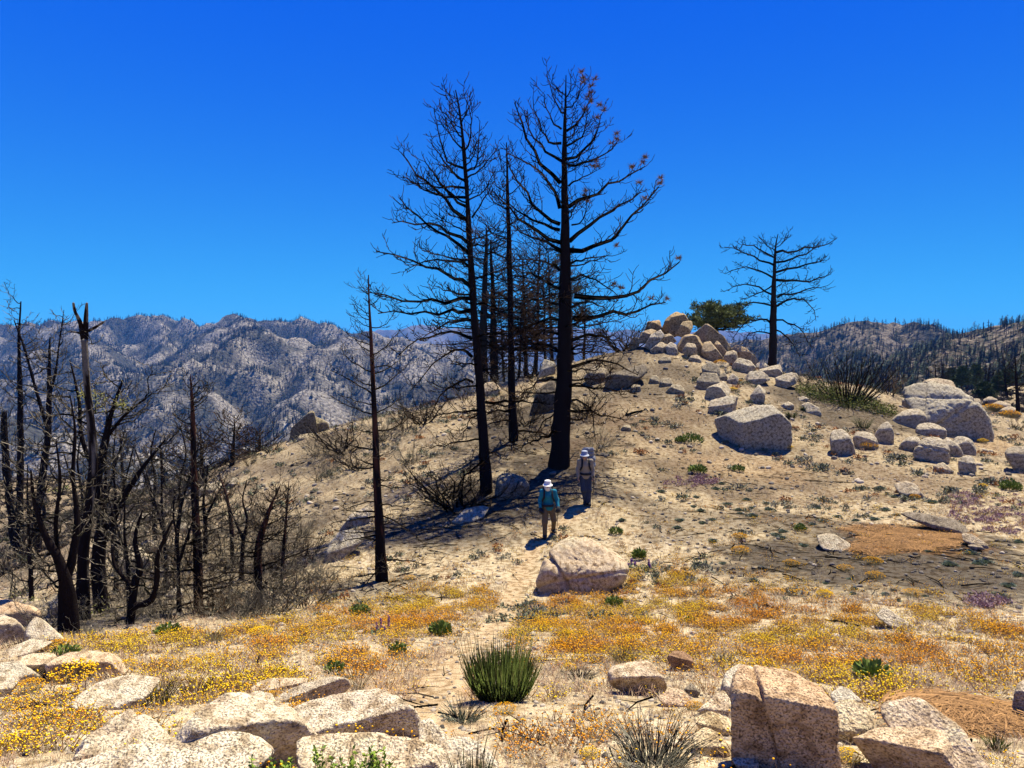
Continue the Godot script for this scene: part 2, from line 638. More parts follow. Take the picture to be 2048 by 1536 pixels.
# In view, and roughly how far out: only such places need trees.
func in_frame(p: Vector3, margin := 60.0) -> bool:
	var q := p.rotated(Vector3.RIGHT, -PITCH)
	if q.z > -1.0:
		return false
	var px := 1024.0 + FOCAL * q.x / -q.z
	var py := 768.0 - FOCAL * q.y / -q.z
	return px > -margin and px < 2048.0 + margin and py > -margin and py < 1100.0

func snag_mesh(rng: RandomNumberGenerator, crown: float, col: Color) -> ArrayMesh:
	# a distant burnt conifer: a pole with a ragged half-empty spire of short limbs
	var g := Geo.new()
	g.tube(PackedVector3Array([Vector3(0, -1.0, 0), Vector3(0.05, 5, 0.05), Vector3(0, 11, 0)]), PackedFloat32Array([0.38, 0.27, 0.05]), 4, col, col)
	for k in 22:
		var hgt := rng.randf_range(2.0, 10.5)
		var w := rng.randf() * TAU
		var l := crown * rng.randf_range(0.5, 1.0) * (1.1 - hgt / 11.5)
		var tip := Vector3(cos(w) * l, hgt + l * rng.randf_range(-0.1, 0.5), sin(w) * l)
		var base := Vector3(0, hgt - 0.2, 0)
		g.tri(base, tip, base + Vector3(0, 0.5, 0), col)
		g.tri(base + Vector3(sin(w), 0, -cos(w)) * 0.25, tip, base - Vector3(sin(w), 0, -cos(w)) * 0.25, col)
	return g.mesh()

func conifer_mesh(rng: RandomNumberGenerator, lean: float) -> ArrayMesh:
	# a living conifer: whorls of drooping sprays with gaps
	var g := Geo.new()
	g.tube(PackedVector3Array([Vector3(0, -1.0, 0), Vector3(0.05, 5, 0), Vector3(0, 11.5, 0)]), PackedFloat32Array([0.3, 0.2, 0.03]), 5, Color(0.03, 0.025, 0.02), Color(0.03, 0.025, 0.02))
	for k in 70:
		var hgt := lerpf(1.2, 11.2, k / 70.0) + rng.randf_range(-0.2, 0.2)
		var w := rng.randf() * TAU
		var l := lean * rng.randf_range(0.55, 1.0) * pow(1.05 - hgt / 11.8, 0.8)
		var out := Vector3(cos(w), 0, sin(w))
		var side := Vector3(-out.z, 0, out.x)
		var b := Vector3(0, hgt, 0)
		var col := Color(0.035, 0.055, 0.022) * rng.randf_range(0.6, 1.4)
		var tip := b + out * l + Vector3(0, -0.12 * l + 0.1, 0)
		for s in 3:
			var q := b + out * l * (0.25 + 0.25 * s)
			g.tri(q, q + side * l * 0.28 + out * 0.3 * l + Vector3(0, 0.15, 0), tip, col)
			g.tri(q, tip, q - side * l * 0.28 + out * 0.3 * l + Vector3(0, -0.12, 0), col)
	return g.mesh()

func scrub_mesh(rng: RandomNumberGenerator) -> ArrayMesh:
	# burnt scrub, as broad as it is high
	var g := Geo.new()
	for i in 34:
		var d := Vector3(rng.randf_range(-1, 1), rng.randf_range(0.05, 0.9), rng.randf_range(-1, 1)).normalized() * rng.randf_range(1.0, 2.2)
		var s := d.cross(Vector3(rng.randf_range(-1, 1), 0.2, rng.randf_range(-1, 1))).normalized() * 0.3
		g.tri(-s, s, d, Color(0.045, 0.04, 0.036) * rng.randf_range(0.6, 1.5))
	return g.mesh()

func forest(called: String, label: String, r: Massif, count: int, seed_: int, meshes: Array, mats: Array, shares: Array, tall: Vector2, thick: float, patchy: float, apart := 0) -> void:
	var rng := RandomNumberGenerator.new()
	rng.seed = seed_
	var clump := fnoise(seed_, 0.006, 3)
	var sets: Array = []
	for m in meshes:
		sets.append([])
	var made := 0
	var tries := 0
	while made < count and tries < count * 8:
		tries += 1
		var x := r.x0 + rng.randf() * (r.w - 1) * r.cell
		var z := -(r.d0 + rng.randf() * (r.h - 1) * r.cell)
		if absf(x) > -z * 0.76:
			continue
		if clump.get_noise_2d(x, z) < patchy + rng.randf_range(-0.35, 0.35):
			continue
		var p := Vector3(x, r.get_y(x, z), z)
		if not in_frame(p):
			continue
		var hgt := rng.randf_range(tall.x, tall.y) / 11.0
		var t := Transform3D(Basis.from_euler(Vector3(rng.randf_range(-0.06, 0.06), rng.randf() * TAU, rng.randf_range(-0.06, 0.06))).scaled(Vector3(hgt * thick, hgt, hgt * thick)), p)
		var pick := rng.randf()
		for k in shares.size():
			pick -= shares[k]
			if pick < 0.0:
				sets[k].append(t)
				break
		made += 1
	if apart > 0:
		# the nearest can be told apart: each stands as a thing of its own
		var near := []
		for k in meshes.size() - 1:
			for t: Transform3D in sets[k]:
				near.append([t.origin.length(), k, t])
		near.sort_custom(func(a, b): return a[0] < b[0])
		for e in near.slice(0, apart):
			sets[e[1]].erase(e[2])
			var m := part("green_conifer" if e[1] == 3 else "dead_conifer", meshes[e[1]], mats[e[1]], self)
			m.transform = e[2]
			tag(m, "green conifer on the lower part of the right hillside" if e[1] == 3 else "burnt conifer snag on the lower part of the right hillside", "tree", "green conifers of the right hillside" if e[1] == 3 else "burnt snags of the right hillside")
	var root := Node3D.new()
	root.name = numbered(called)
	root.set_meta("kind", "stuff")
	add_child(root)
	tag(root, label, "forest")
	for k in meshes.size():
		scatter("trees", meshes[k], mats[k], sets[k], PackedColorArray(), "", "", root)

func make_mountains() -> void:
	var bare := Color(0.275, 0.252, 0.218)
	var scrub := Color(0.07, 0.068, 0.06)
	var west := mountain("mountain_range", "grey burnt mountainside with deep ravines beyond the left valley", [
		[0.62, [[-300, 640, 2400], [0, 643, 2200], [100, 648, 2150], [190, 640, 2100], [250, 640, 2150], [320, 627, 2200], [380, 640, 2100], [425, 656, 2050], [470, 632, 2050], [500, 630, 2050], [560, 638, 2050], [620, 641, 2000], [680, 655, 1900], [760, 668, 1900], [900, 700, 2000], [1000, 730, 2000]]],
		[0.62, [[100, 648, 2150], [150, 670, 1700], [230, 722, 1350], [320, 800, 1100], [370, 880, 950]]],
		[0.62, [[320, 627, 2200], [330, 690, 1800], [300, 760, 1500]]],
		[0.58, [[470, 632, 2050], [500, 660, 1500], [515, 664, 1350], [440, 690, 1250], [360, 735, 1150], [300, 800, 1020]]],
		[0.58, [[515, 664, 1350], [640, 678, 1400], [720, 682, 1350], [850, 715, 1350], [1000, 760, 1350]]],
		[0.6, [[640, 678, 1400], [620, 760, 1150], [560, 850, 950]]],
		[0.6, [[1100, 735, 950], [950, 742, 930], [850, 765, 900], [740, 800, 860], [640, 850, 800], [540, 930, 740]]],
		[0.5, [[-300, 780, 900], [0, 850, 800], [150, 900, 700], [300, 960, 600]]]], -1900, 420, 420, 2420, 10.0, 51, 430.0, 130.0, bare, scrub)
	mountain("mountain_range", "hazy blue mountain ridge far behind the burnt pines", [
		[0.5, [[500, 690, 6000], [700, 668, 5900], [800, 655, 6000], [850, 652, 6000], [900, 657, 6000], [960, 650, 6200], [1050, 654, 6300], [1150, 648, 6500], [1250, 655, 6500], [1400, 662, 6500], [1560, 668, 6200], [1700, 680, 6200]]],
		[0.5, [[850, 652, 6000], [830, 690, 5000], [760, 740, 4200]]], [0.5, [[960, 650, 6200], [1000, 700, 5000], [1060, 760, 4200]]], [0.5, [[1250, 655, 6500], [1300, 720, 5000]]]], -2600, 3200, 3600, 7400, 40.0, 61, 900.0, 240.0, Color(0.2, 0.18, 0.16), Color(0.1, 0.1, 0.085))
	var east := mountain("mountain_range", "wooded mountain with rock bands behind the right-hand boulders", [
		[0.5, [[1350, 700, 1100], [1500, 682, 1050], [1560, 674, 1000], [1640, 657, 1000], [1700, 646, 950], [1760, 641, 950], [1830, 640, 900], [1880, 657, 850], [1920, 674, 850], [2100, 690, 850]]],
		[0.5, [[1760, 641, 950], [1740, 700, 750], [1650, 760, 600]]]], -50, 900, 420, 1250, 8.0, 71, 170.0, 42.0, Color(0.18, 0.152, 0.12), Color(0.032, 0.034, 0.028))
	var east2 := mountain("hillside", "nearer hillside of dead and green pines rising at the right edge", [
		[0.4, [[1560, 775, 640], [1700, 742, 600], [1800, 708, 580], [1870, 684, 560], [1920, 668, 540], [1980, 653, 520], [2048, 637, 500], [2300, 600, 480]]],
		[0.4, [[1920, 668, 540], [1860, 740, 380], [1800, 790, 300]]], [0.4, [[2100, 630, 500], [2060, 720, 330], [2000, 775, 230]]]], 60, 560, 150, 640, 6.0, 81, 90.0, 16.0, Color(0.19, 0.16, 0.125), Color(0.04, 0.04, 0.032))
	var rng := RandomNumberGenerator.new()
	rng.seed = 5
	var burnt := Color(0.035, 0.03, 0.028)
	var snags := [snag_mesh(rng, 2.5, burnt), snag_mesh(rng, 3.0, Color(0.032, 0.03, 0.028)), snag_mesh(rng, 1.5, Color(0.022, 0.02, 0.02)), conifer_mesh(rng, 2.9), scrub_mesh(rng)]
	var sm := [M.twig, M.twig, M.twig, M.leaf, M.twig]
	forest("dead_forest", "burnt trees standing all over the grey mountainside", west, 56000, 91, snags, sm, [0.3, 0.28, 0.1, 0.12, 0.2], Vector2(4, 11), 1.5, -0.1)
	forest("dead_forest", "dead and green conifers covering the wooded mountain", east, 14000, 92, snags, sm, [0.2, 0.16, 0.1, 0.34, 0.2], Vector2(3.5, 10), 1.5, -0.25)
	forest("dead_forest", "snags and conifers covering the nearer right hillside", east2, 6500, 93, snags, sm, [0.2, 0.18, 0.12, 0.28, 0.22], Vector2(2.5, 7.5), 1.5, -0.2, 140)

# ---------------------------------------------------------------- granite
var ico_v := {}
var ico_i := {}
var rock_lump: FastNoiseLite
var rock_chip: FastNoiseLite
var rock_grit: FastNoiseLite

func ico(level: int) -> void:
	if ico_v.has(level):
		return
	var v := PackedVector3Array()
	var ix := PackedInt32Array()
	if level == 0:
		var t := (1.0 + sqrt(5.0)) / 2.0
		for q in [[-1, t, 0], [1, t, 0], [-1, -t, 0], [1, -t, 0], [0, -1, t], [0, 1, t], [0, -1, -t], [0, 1, -t], [t, 0, -1], [t, 0, 1], [-t, 0, -1], [-t, 0, 1]]:
			v.append(Vector3(q[0], q[1], q[2]).normalized())
		ix = PackedInt32Array([0, 11, 5, 0, 5, 1, 0, 1, 7, 0, 7, 10, 0, 10, 11, 1, 5, 9, 5, 11, 4, 11, 10, 2, 10, 7, 6, 7, 1, 8, 3, 9, 4, 3, 4, 2, 3, 2, 6, 3, 6, 8, 3, 8, 9, 4, 9, 5, 2, 4, 11, 6, 2, 10, 8, 6, 7, 9, 8, 1])
		for i in range(0, ix.size(), 3):
			var k := ix[i + 1]; ix[i + 1] = ix[i + 2]; ix[i + 2] = k
	else:
		ico(level - 1)
		v = ico_v[level - 1].duplicate()
		var old: PackedInt32Array = ico_i[level - 1]
		var mid := {}
		for i in range(0, old.size(), 3):
			var c := [old[i], old[i + 1], old[i + 2]]
			var m := []
			for e in 3:
				var a: int = mini(c[e], c[(e + 1) % 3])
				var b: int = maxi(c[e], c[(e + 1) % 3])
				var key := a * 100000 + b
				if not mid.has(key):
					mid[key] = v.size()
					v.append((v[a] + v[b]).normalized())
				m.append(mid[key])
			for t in [[c[0], m[0], m[2]], [c[1], m[1], m[0]], [c[2], m[2], m[1]], [m[0], m[1], m[2]]]:
				ix.append(t[0]); ix.append(t[1]); ix.append(t[2])
	ico_v[level] = v
	ico_i[level] = ix

# A boulder: a rounded polyhedron whose faces are given as planes round its middle, roughened by noise.
func stone_mesh(planes: Array, round_: float, level: int, size: float, seed_: int, tint: Color, rough := 1.0, cracks: Array = []) -> ArrayMesh:
	ico(level)
	var g := Geo.new()
	g.ix = ico_i[level]
	var off := Vector3(seed_ * 7.31, seed_ * 3.17, seed_ * 5.77)
	var np := planes.size()
	var pn := PackedVector3Array()
	for q in planes:
		pn.append(q[0] / (maxf(q[1], 0.02 * size) * (1.0 + 0.85 / round_)))
	for d: Vector3 in ico_v[level]:
		var s := 0.0
		for k in np:
			var e := pn[k].dot(d)
			if e > 0.0:
				s += pow(e * size, round_)
		var r := size * pow(s, -1.0 / round_)
		var q := d * r
		var u := q / size * 1.0 + off
		var lump := rock_lump.get_noise_3dv(u)
		var chip := rock_chip.get_noise_3dv(u)
		r += size * rough * (0.085 * lump + 0.04 * chip - 0.06 * maxf(0.0, absf(chip) - 0.35) + 0.022 * rock_grit.get_noise_3dv(u))
		q = d * r
		for c in cracks:
			var e: float = absf(c[0].dot(q - c[1])) / c[2]
			if e < 3.0:
				q -= d * c[3] * exp(-e * e)
		g.v.append(q)
		var k2 := 1.0 + 0.16 * lump
		g.c.append(Color(tint.r * k2, tint.g * k2, tint.b * k2))
	g.smooth()
	return g.mesh()

var rock_seed := 100
var kind_of_rock: Material

# outline: how the rock shows, traced in the picture; o: t thickness over its mean size, split where the top face turns into the front, d distance ahead, r roundness, tint, far, cracks
func rock(called: String, label: String, group: String, outline: Array, o := {}) -> MeshInstance3D:
	rock_seed += 1
	var pts := PackedVector2Array()
	var lo := Vector2(1e9, 1e9)
	var hi := Vector2(-1e9, -1e9)
	var low_x := 0.0
	for i in range(0, outline.size(), 2):
		var q := Vector2(outline[i], outline[i + 1])
		pts.append(q)
		lo = lo.min(q)
		if q.y > hi.y:
			low_x = q.x
		hi = hi.max(q)
	# the traced foot is where rock meets sand; the rock itself goes on below
	var sunk := (hi.y - lo.y) * 0.17
	var half := (lo.y + hi.y) * 0.5
	var shown := hi.y
	for i in pts.size():
		if pts[i].y > half:
			pts[i].y += sunk * (pts[i].y - half) / (hi.y - half)
	var seen_h := hi.y - lo.y
	hi.y += sunk
	var mid := (lo + hi) * 0.5
	var box := hi - lo
	var foot_y := shown - seen_h * 0.04
	var ahead: float = o.get("d", 0.0)
	if ahead == 0.0:
		ahead = -spot(clampf(lerpf(low_x, mid.x, 0.5), 4, 2044), foot_y).z
	var scale := ahead / FOCAL
	var mean := sqrt(box.x * seen_h) * scale
	var thick: float = o.get("t", 0.95) * mean
	var split: float = o.get("split", 0.45)
	var dist := ahead + thick * 0.38
	var c := at(mid.x, mid.y, dist)
	scale = dist / FOCAL
	var zc := -c.normalized()                       # towards the eye
	var xc := Vector3.UP.cross(zc).normalized()
	var yc := zc.cross(xc)
	var turn := Basis(xc, yc, zc)
	var rng := RandomNumberGenerator.new()
	rng.seed = rock_seed
	var planes := []
	var hull := Geometry2D.convex_hull(pts)
	var centre := Vector2.ZERO
	for i in hull.size():
		var a := (hull[i] - mid) * scale * Vector2(1, -1)
		var b := (hull[(i + 1) % hull.size()] - mid) * scale * Vector2(1, -1)
		if a.distance_to(b) < 1e-5:
			continue
		var e := (b - a).normalized()
		var nn := Vector2(e.y, -e.x)
		if nn.dot(a) < 0.0:
			nn = -nn
		planes.append([turn * Vector3(nn.x, nn.y, 0), maxf(nn.dot(a), 0.06 * mean)])
		# shoulders that leave the outline alone and round the rock fore and aft
		var da := maxf(nn.dot(a), 0.06 * mean)
		if o.get("blocky", false):
			continue
		if i % 2 == 0:
			planes.append([turn * Vector3(nn.x * 0.75, nn.y * 0.75, 0.66), da * 0.75 + thick * 0.5 * 0.66 * rng.randf_range(0.55, 0.85)])
		planes.append([turn * Vector3(nn.x * 0.75, nn.y * 0.75, -0.66), da * 0.75 + thick * 0.5 * 0.66 * rng.randf_range(0.5, 0.8)])
	var bh := box.y * scale
	split *= seen_h / box.y
	var ridge := Vector3(0, bh * (0.5 - split), thick * 0.36)
	var topn := Vector3(rng.randf_range(-0.12, 0.12) * mean, 0.52 * thick, split * bh).normalized()
	planes.append([turn * topn, maxf(topn.dot(ridge), 0.08 * mean)])
	var front: Vector3 = Vector3(o.get("face", rng.randf_range(-0.25, 0.25)), o.get("lean", -0.05), 1).normalized()
	var toward := Vector3(zc.x, 0, zc.z).normalized()
	front = (Basis(Vector3.UP.cross(toward), Vector3.UP, toward) * front).normalized()
	planes.append([front, maxf(front.dot(turn * ridge), 0.12 * mean)])
	planes.append([-zc, thick * 0.5])
	for j in int(o.get("jag", 1 if kind_of_rock == M.granite else 2)):
		var cn := Vector3(rng.randf_range(-1, 1), rng.randf_range(-0.2, 1), rng.randf_range(-0.3, 1)).normalized()
		planes.append([turn * cn, mean * 0.5 * rng.randf_range(0.8, 1.12) * (0.88 if o.get("blocky", false) else 1.0)])
	for q in o.get("cuts", []):
		var cn: Vector3 = (turn * Vector3(q[0], q[1], q[2])).normalized()
		var cp := turn * Vector3((q[3] - mid.x) * scale, (mid.y - q[4]) * scale, q[5] * thick)
		planes.append([cn, maxf(cn.dot(cp), 0.05 * mean)])
	var cracks := []
	for q in o.get("cracks", []):
		var p0 := turn * Vector3((q[0] - mid.x) * scale, (mid.y - q[1]) * scale, 0)
		var p1 := turn * Vector3((q[2] - mid.x) * scale, (mid.y - q[3]) * scale, 0)
		var cn := (p1 - p0).cross(zc + yc * 0.2).normalized()
		cracks.append([cn, p0, q[4], q[5]])
	var px_size := maxf(box.x, box.y)
	var level := 5 if px_size > 105 or cracks.size() > 0 else (4 if px_size > 45 else 3)
	var tint: Color = o.get("tint", Color(1.00, 1.00, 1.00))
	var mesh := stone_mesh(planes, o.get("r", 17.0), level, mean * 0.5, rock_seed, tint, o.get("rough", 1.0), cracks)
	var m := part(called, mesh, o.get("mat", kind_of_rock), self)
	m.position = c
	tag(m, label, "rock" if called != "boulder" else "boulder", group)
	return m

func make_rocks() -> void:
	kind_of_rock = M.weathered
	rock_lump = fnoise(101, 0.9, 3)
	rock_chip = fnoise(102, 2.6, 4)
	rock_grit = fnoise(103, 9.0, 3)
	var warm := Color(1.00, 0.90, 0.78)
	var pink := Color(1.00, 0.82, 0.68)
	var dark := Color(0.38, 0.36, 0.33)
	var grey := Color(0.86, 0.87, 0.84)
	var pale := Color(1.00, 0.97, 0.90)
	var rust := Color(0.52, 0.36, 0.26)
	# --- the saddle and the slope behind it
	rock("boulder", "large pinkish boulder with a notched left side beside the footpath below the hikers", "", [1068, 1160, 1073, 1142, 1091, 1120, 1093, 1105, 1111, 1087, 1141, 1068, 1164, 1066, 1190, 1074, 1223, 1093, 1254, 1116, 1261, 1131, 1254, 1147, 1239, 1162, 1190, 1182, 1153, 1193, 1113, 1193, 1086, 1186],
		{"split": 0.6, "t": 0.9, "tint": Color(1.0, 0.9, 0.78), "r": 7.0, "mat": M.granite, "jag": 0, "lean": -0.15, "cracks": [[1093, 1118, 1128, 1172, 0.05, 0.13], [1128, 1172, 1245, 1150, 0.035, 0.05]]})
	rock("boulder", "broad boulder with a white top and dark shaded front on the bare slope", "", [1431, 839, 1454, 829, 1505, 811, 1540, 809, 1550, 824, 1571, 839, 1578, 860, 1571, 898, 1555, 905, 1517, 904, 1467, 896, 1451, 890, 1439, 860], {"split": 0.35, "t": 0.9, "tint": grey, "r": 26.0, "jag": 2, "rough": 0.8, "face": 0.2, "cuts": [[-0.75, -0.1, 0.65, 1480, 860, 0.3]]})
	rock("boulder", "biggest smooth boulder leaning over the pile of round rocks", "", [1806, 773, 1817, 763, 1850, 759, 1891, 768, 1926, 789, 1949, 809, 1974, 852, 1972, 870, 1959, 880, 1911, 866, 1852, 845, 1830, 818, 1809, 789], {"split": 0.55, "t": 0.8, "tint": grey, "r": 9.0, "jag": 0, "cracks": [[1815, 795, 1945, 800, 0.09, 0.1], [1852, 800, 1850, 840, 0.08, 0.1], [1890, 850, 1940, 805, 0.09, 0.1]]})
	rock("boulder", "flat capstone showing behind the biggest leaning boulder", "", [1850, 764, 1868, 757, 1896, 756, 1906, 772, 1904, 790, 1856, 790], {"d": 38.5, "tint": warm})
	var pile := "round boulders below the biggest leaning boulder"
	var q := [[1786, 842, 1809, 819, 1825, 815, 1842, 822, 1852, 842, 1835, 858, 1807, 854], [1835, 857, 1845, 846, 1868, 846, 1893, 862, 1893, 872, 1875, 878, 1842, 874], [1800, 893, 1814, 875, 1832, 869, 1841, 874, 1837, 890, 1819, 904, 1807, 904],
		[1832, 908, 1842, 882, 1863, 872, 1883, 877, 1893, 895, 1891, 921, 1868, 927, 1840, 922], [1888, 880, 1901, 877, 1918, 893, 1924, 908, 1906, 914, 1893, 909], [1903, 875, 1921, 871, 1941, 880, 1949, 898, 1946, 911, 1926, 909], [1751, 868, 1764, 847, 1772, 838, 1784, 860, 1785, 889, 1771, 889, 1756, 878],
		[1919, 923, 1926, 913, 1941, 910, 1949, 926, 1949, 947, 1936, 951, 1921, 944], [1662, 888, 1665, 862, 1682, 857, 1695, 867, 1705, 888, 1713, 912, 1692, 912, 1667, 901], [1708, 880, 1713, 865, 1731, 862, 1748, 872, 1756, 890, 1741, 901, 1718, 899], [1805, 800, 1812, 793, 1825, 797, 1828, 810, 1815, 817, 1806, 813]]
	var ql := ["domed boulder topmost in the pile under the leaning boulder", "long rounded boulder lying across the middle of the pile", "egg-shaped boulder tilted up at the edge of the pile", "cracked round boulder lowest in the middle of the pile", "small rounded boulder wedged between two larger ones in the pile", "round boulder at the outer end of the pile",
		"pointed upright boulder standing just apart from the pile", "short square boulder standing alone below the pile", "tall dark-faced boulder with one sloping side beside a low yellow-flowered one", "low rounded boulder with yellow flowers at its foot", "small dark boulder against the side of the leaning boulder"]
	for i in q.size():
		rock("boulder", ql[i], pile, q[i], {"split": 0.4, "t": 0.9, "tint": Color(0.92, 0.9, 0.84), "jag": 4, "r": 9.0 if i < 6 else 13.0, "cracks": [[1845, 895, 1890, 905, 0.05, 0.05]] if i == 3 else []})
	rock("boulder", "dark weathered boulder cut off by the right edge of the slope", "", [2015, 910, 2023, 895, 2048, 888, 2075, 895, 2075, 948, 2045, 944, 2028, 932], {"split": 0.35, "tint": Color(0.75, 0.72, 0.66), "r": 8.0})
	for e in [[1939, 799, 1957, 797, 1963, 811, 1946, 813], [1968, 800, 1979, 792, 1992, 799, 1990, 812, 1970, 812], [1982, 812, 1998, 801, 2018, 808, 2016, 819, 1990, 820], [2002, 822, 2018, 812, 2036, 818, 2036, 830, 2008, 832]]:
		rock("boulder", "small round boulder in the row beyond the leaning boulder", "row of boulders beyond the leaning boulder", e, {"tint": Color(0.90, 0.84, 0.74), "r": 7.0})
	# --- the outcrop on the crest: stacked slabs
	var crest := "stacked slabs of the crest outcrop"
	var cq := [
		["domed summit rock on top of the crest outcrop", [1322, 658, 1335, 629, 1352, 624, 1368, 630, 1378, 646, 1363, 664, 1332, 670], 46.5, 0.3, 9.0, Color(0.87, 0.71, 0.46)],
		["narrow slab leaning against the summit rock", [1350, 666, 1365, 644, 1383, 641, 1385, 656, 1373, 672], 45.6, 0.25, 9.0, Color(0.80, 0.70, 0.51)],
		["long arched slab running down from the crest summit", [1375, 664, 1383, 646, 1411, 645, 1429, 659, 1446, 674, 1467, 697, 1460, 706, 1400, 692], 45.0, 0.2, 14.0, Color(0.85, 0.73, 0.52)],
		["split upright block in the middle of the crest outcrop", [1352, 686, 1355, 669, 1378, 668, 1408, 676, 1412, 704, 1385, 710, 1363, 704], 44.0, 0.15, 14.0, Color(0.84, 0.72, 0.55)],
		["thin slab leaning right below the split block", [1402, 704, 1408, 684, 1421, 683, 1444, 712, 1454, 730, 1440, 732, 1413, 720], 43.2, 0.2, 14.0, Color(0.85, 0.75, 0.59)],
		["small blade of rock between two leaning slabs", [1428, 692, 1434, 679, 1454, 702, 1457, 712, 1441, 709], 43.8, 0.2, 12.0, Color(0.85, 0.73, 0.56)],
		["smooth sloping slab at the outcrop's lower right end", [1463, 698, 1474, 689, 1492, 697, 1517, 717, 1508, 726, 1469, 710], 44.2, 0.3, 10.0, Color(0.87, 0.74, 0.56)],
		["white slab tilted on the outcrop's left shoulder", [1289, 689, 1302, 669, 1330, 655, 1332, 668, 1304, 694], 44.2, 0.75, 12.0, Color(1.00, 1.00, 0.98)],
		["rounded block left of the white tilted slab", [1274, 683, 1284, 664, 1302, 658, 1314, 662, 1292, 682], 44.8, 0.5, 8.0, Color(0.87, 0.76, 0.60)],
		["white cobble under the split upright block", [1329, 694, 1337, 682, 1352, 689, 1356, 706, 1337, 709], 43.4, 0.7, 8.0, Color(1.00, 1.00, 0.99)],
		["square brown block standing apart left of the summit rock", [1290, 644, 1319, 640, 1323, 656, 1302, 666, 1289, 660], 47.0, 0.3, 16.0, Color(0.89, 0.70, 0.47)],
		["small dark cobble at the left foot of the outcrop", [1258, 690, 1266, 672, 1276, 670, 1278, 690, 1266, 696], 45.0, 0.3, 9.0, Color(0.73, 0.66, 0.55)],
		["low cobble between the white slab and the split block", [1304, 684, 1320, 672, 1350, 664, 1352, 682, 1322, 692], 44.6, 0.5, 9.0, Color(0.84, 0.76, 0.62)]]
	for e in cq:
		rock("boulder", e[0], crest, e[1], {"d": e[2], "split": e[3] * 0.7, "t": 1.0, "r": 38.0, "tint": e[5], "rough": 0.8, "jag": 5, "blocky": true})
	for e in [[1365, 700, 1374, 686, 1390, 688, 1396, 706, 1370, 708, 43.0], [1446, 718, 1456, 698, 1472, 704, 1476, 722, 1450, 728, 43.0], [1300, 700, 1320, 684, 1336, 690, 1332, 706, 1310, 710, 43.6], [1374, 724, 1384, 708, 1404, 712, 1402, 726, 1378, 730, 42.4], [1424, 738, 1436, 722, 1458, 726, 1458, 744, 1430, 748, 42.2]]:
		rock("boulder", "small broken block wedged among the slabs of the crest outcrop", crest, e.slice(0, e.size() - 1), {"d": e[e.size() - 1], "split": 0.4, "t": 1.0, "r": 24.0, "tint": Color(0.86, 0.8, 0.7), "jag": 7})
	var below := "pale rocks strewn below the crest outcrop"
	var bq := [
		["big pale boulder directly below the leaning slabs", [1462, 723, 1469, 714, 1500, 722, 1510, 733, 1502, 742, 1469, 745], 0.5],
		["low pale rock behind the big pale boulder", [1505, 723, 1525, 724, 1541, 733, 1520, 740], 0.7],
		["long grey boulder at the right end below the crest", [1517, 740, 1556, 729, 1571, 735, 1572, 747, 1548, 755, 1536, 751], 0.4],
		["white-topped boulder with a folded face below the crest", [1487, 757, 1500, 743, 1528, 742, 1541, 756, 1517, 768, 1492, 769], 0.6],
		["pale wedge boulder beside the burnt shrub", [1542, 770, 1550, 756, 1581, 745, 1597, 748, 1591, 765, 1563, 777, 1545, 777], 0.55],
		["small white-topped boulder with orange flowers at its foot", [1454, 760, 1464, 745, 1477, 756, 1475, 767, 1459, 768], 0.6],
		["sloping dark-sided boulder uphill of the long two-step boulder", [1408, 796, 1416, 776, 1446, 763, 1462, 778, 1451, 796, 1418, 803], 0.3],
		["long two-step boulder above the broad white-topped one", [1411, 821, 1423, 801, 1462, 790, 1483, 794, 1482, 816, 1451, 820, 1429, 831], 0.5],
		["lichen-spotted upright boulder among orange flowers", [1501, 791, 1517, 768, 1530, 781, 1528, 801, 1505, 808], 0.5],
		["smooth egg-shaped stone lying by a grass tuft", [1561, 811, 1576, 803, 1591, 810, 1581, 819, 1566, 818], 0.5],
		["white broken slab beside the burnt shrub's roots", [1604, 810, 1616, 804, 1637, 815, 1643, 828, 1619, 829], 0.8],
		["white chip of rock lying above the broken slab", [1592, 797, 1606, 792, 1618, 797, 1610, 803, 1594, 803], 0.7],
		["knobbly boulder at the top of the rubble strip", [1403, 733, 1420, 723, 1437, 730, 1441, 750, 1410, 757], 0.6],
		["knobbly boulder in the middle of the rubble strip", [1393, 753, 1412, 740, 1432, 745, 1441, 767, 1415, 781, 1397, 775], 0.6],
		["small block beside the rubble strip", [1437, 747, 1450, 743, 1457, 759, 1440, 762], 0.6],
		["round mossy stone on the slope left of the rubble strip", [1296, 766, 1302, 752, 1312, 750, 1320, 758, 1318, 768], 0.6],
		["mossy stone next to a round one on the slope", [1312, 772, 1320, 757, 1340, 755, 1346, 768, 1330, 774], 0.6],
		["low wide stone on the slope left of the rubble strip", [1330, 784, 1345, 769, 1366, 768, 1374, 776, 1362, 788], 0.5],
		["dark stone on the slope beneath the pine boughs", [1258, 780, 1266, 768, 1280, 770, 1282, 782, 1266, 785], 0.4],
		["lone dark stone on the open brown slope", [1240, 858, 1248, 849, 1260, 850, 1262, 860, 1248, 863], 0.4],
		["pale stone under the crest outcrop", [1314, 722, 1326, 713, 1342, 715, 1342, 724, 1326, 727], 0.6]]
	for i in bq.size():
		rock("boulder", bq[i][0], below, bq[i][1], {"split": bq[i][2], "t": 0.9, "r": 30.0, "blocky": true, "jag": 5, "rough": 0.8, "tint": (Color(1.00, 0.96, 0.88) if i < 12 else Color(0.72, 0.69, 0.60)), "cuts": []})
	rock("boulder", "long soot-dark ledge under the pine's right boughs", "", [1206, 782, 1215, 752, 1250, 739, 1289, 728, 1290, 746, 1240, 780], {"split": 0.45, "tint": Color(0.40, 0.38, 0.35), "rough": 1.5})
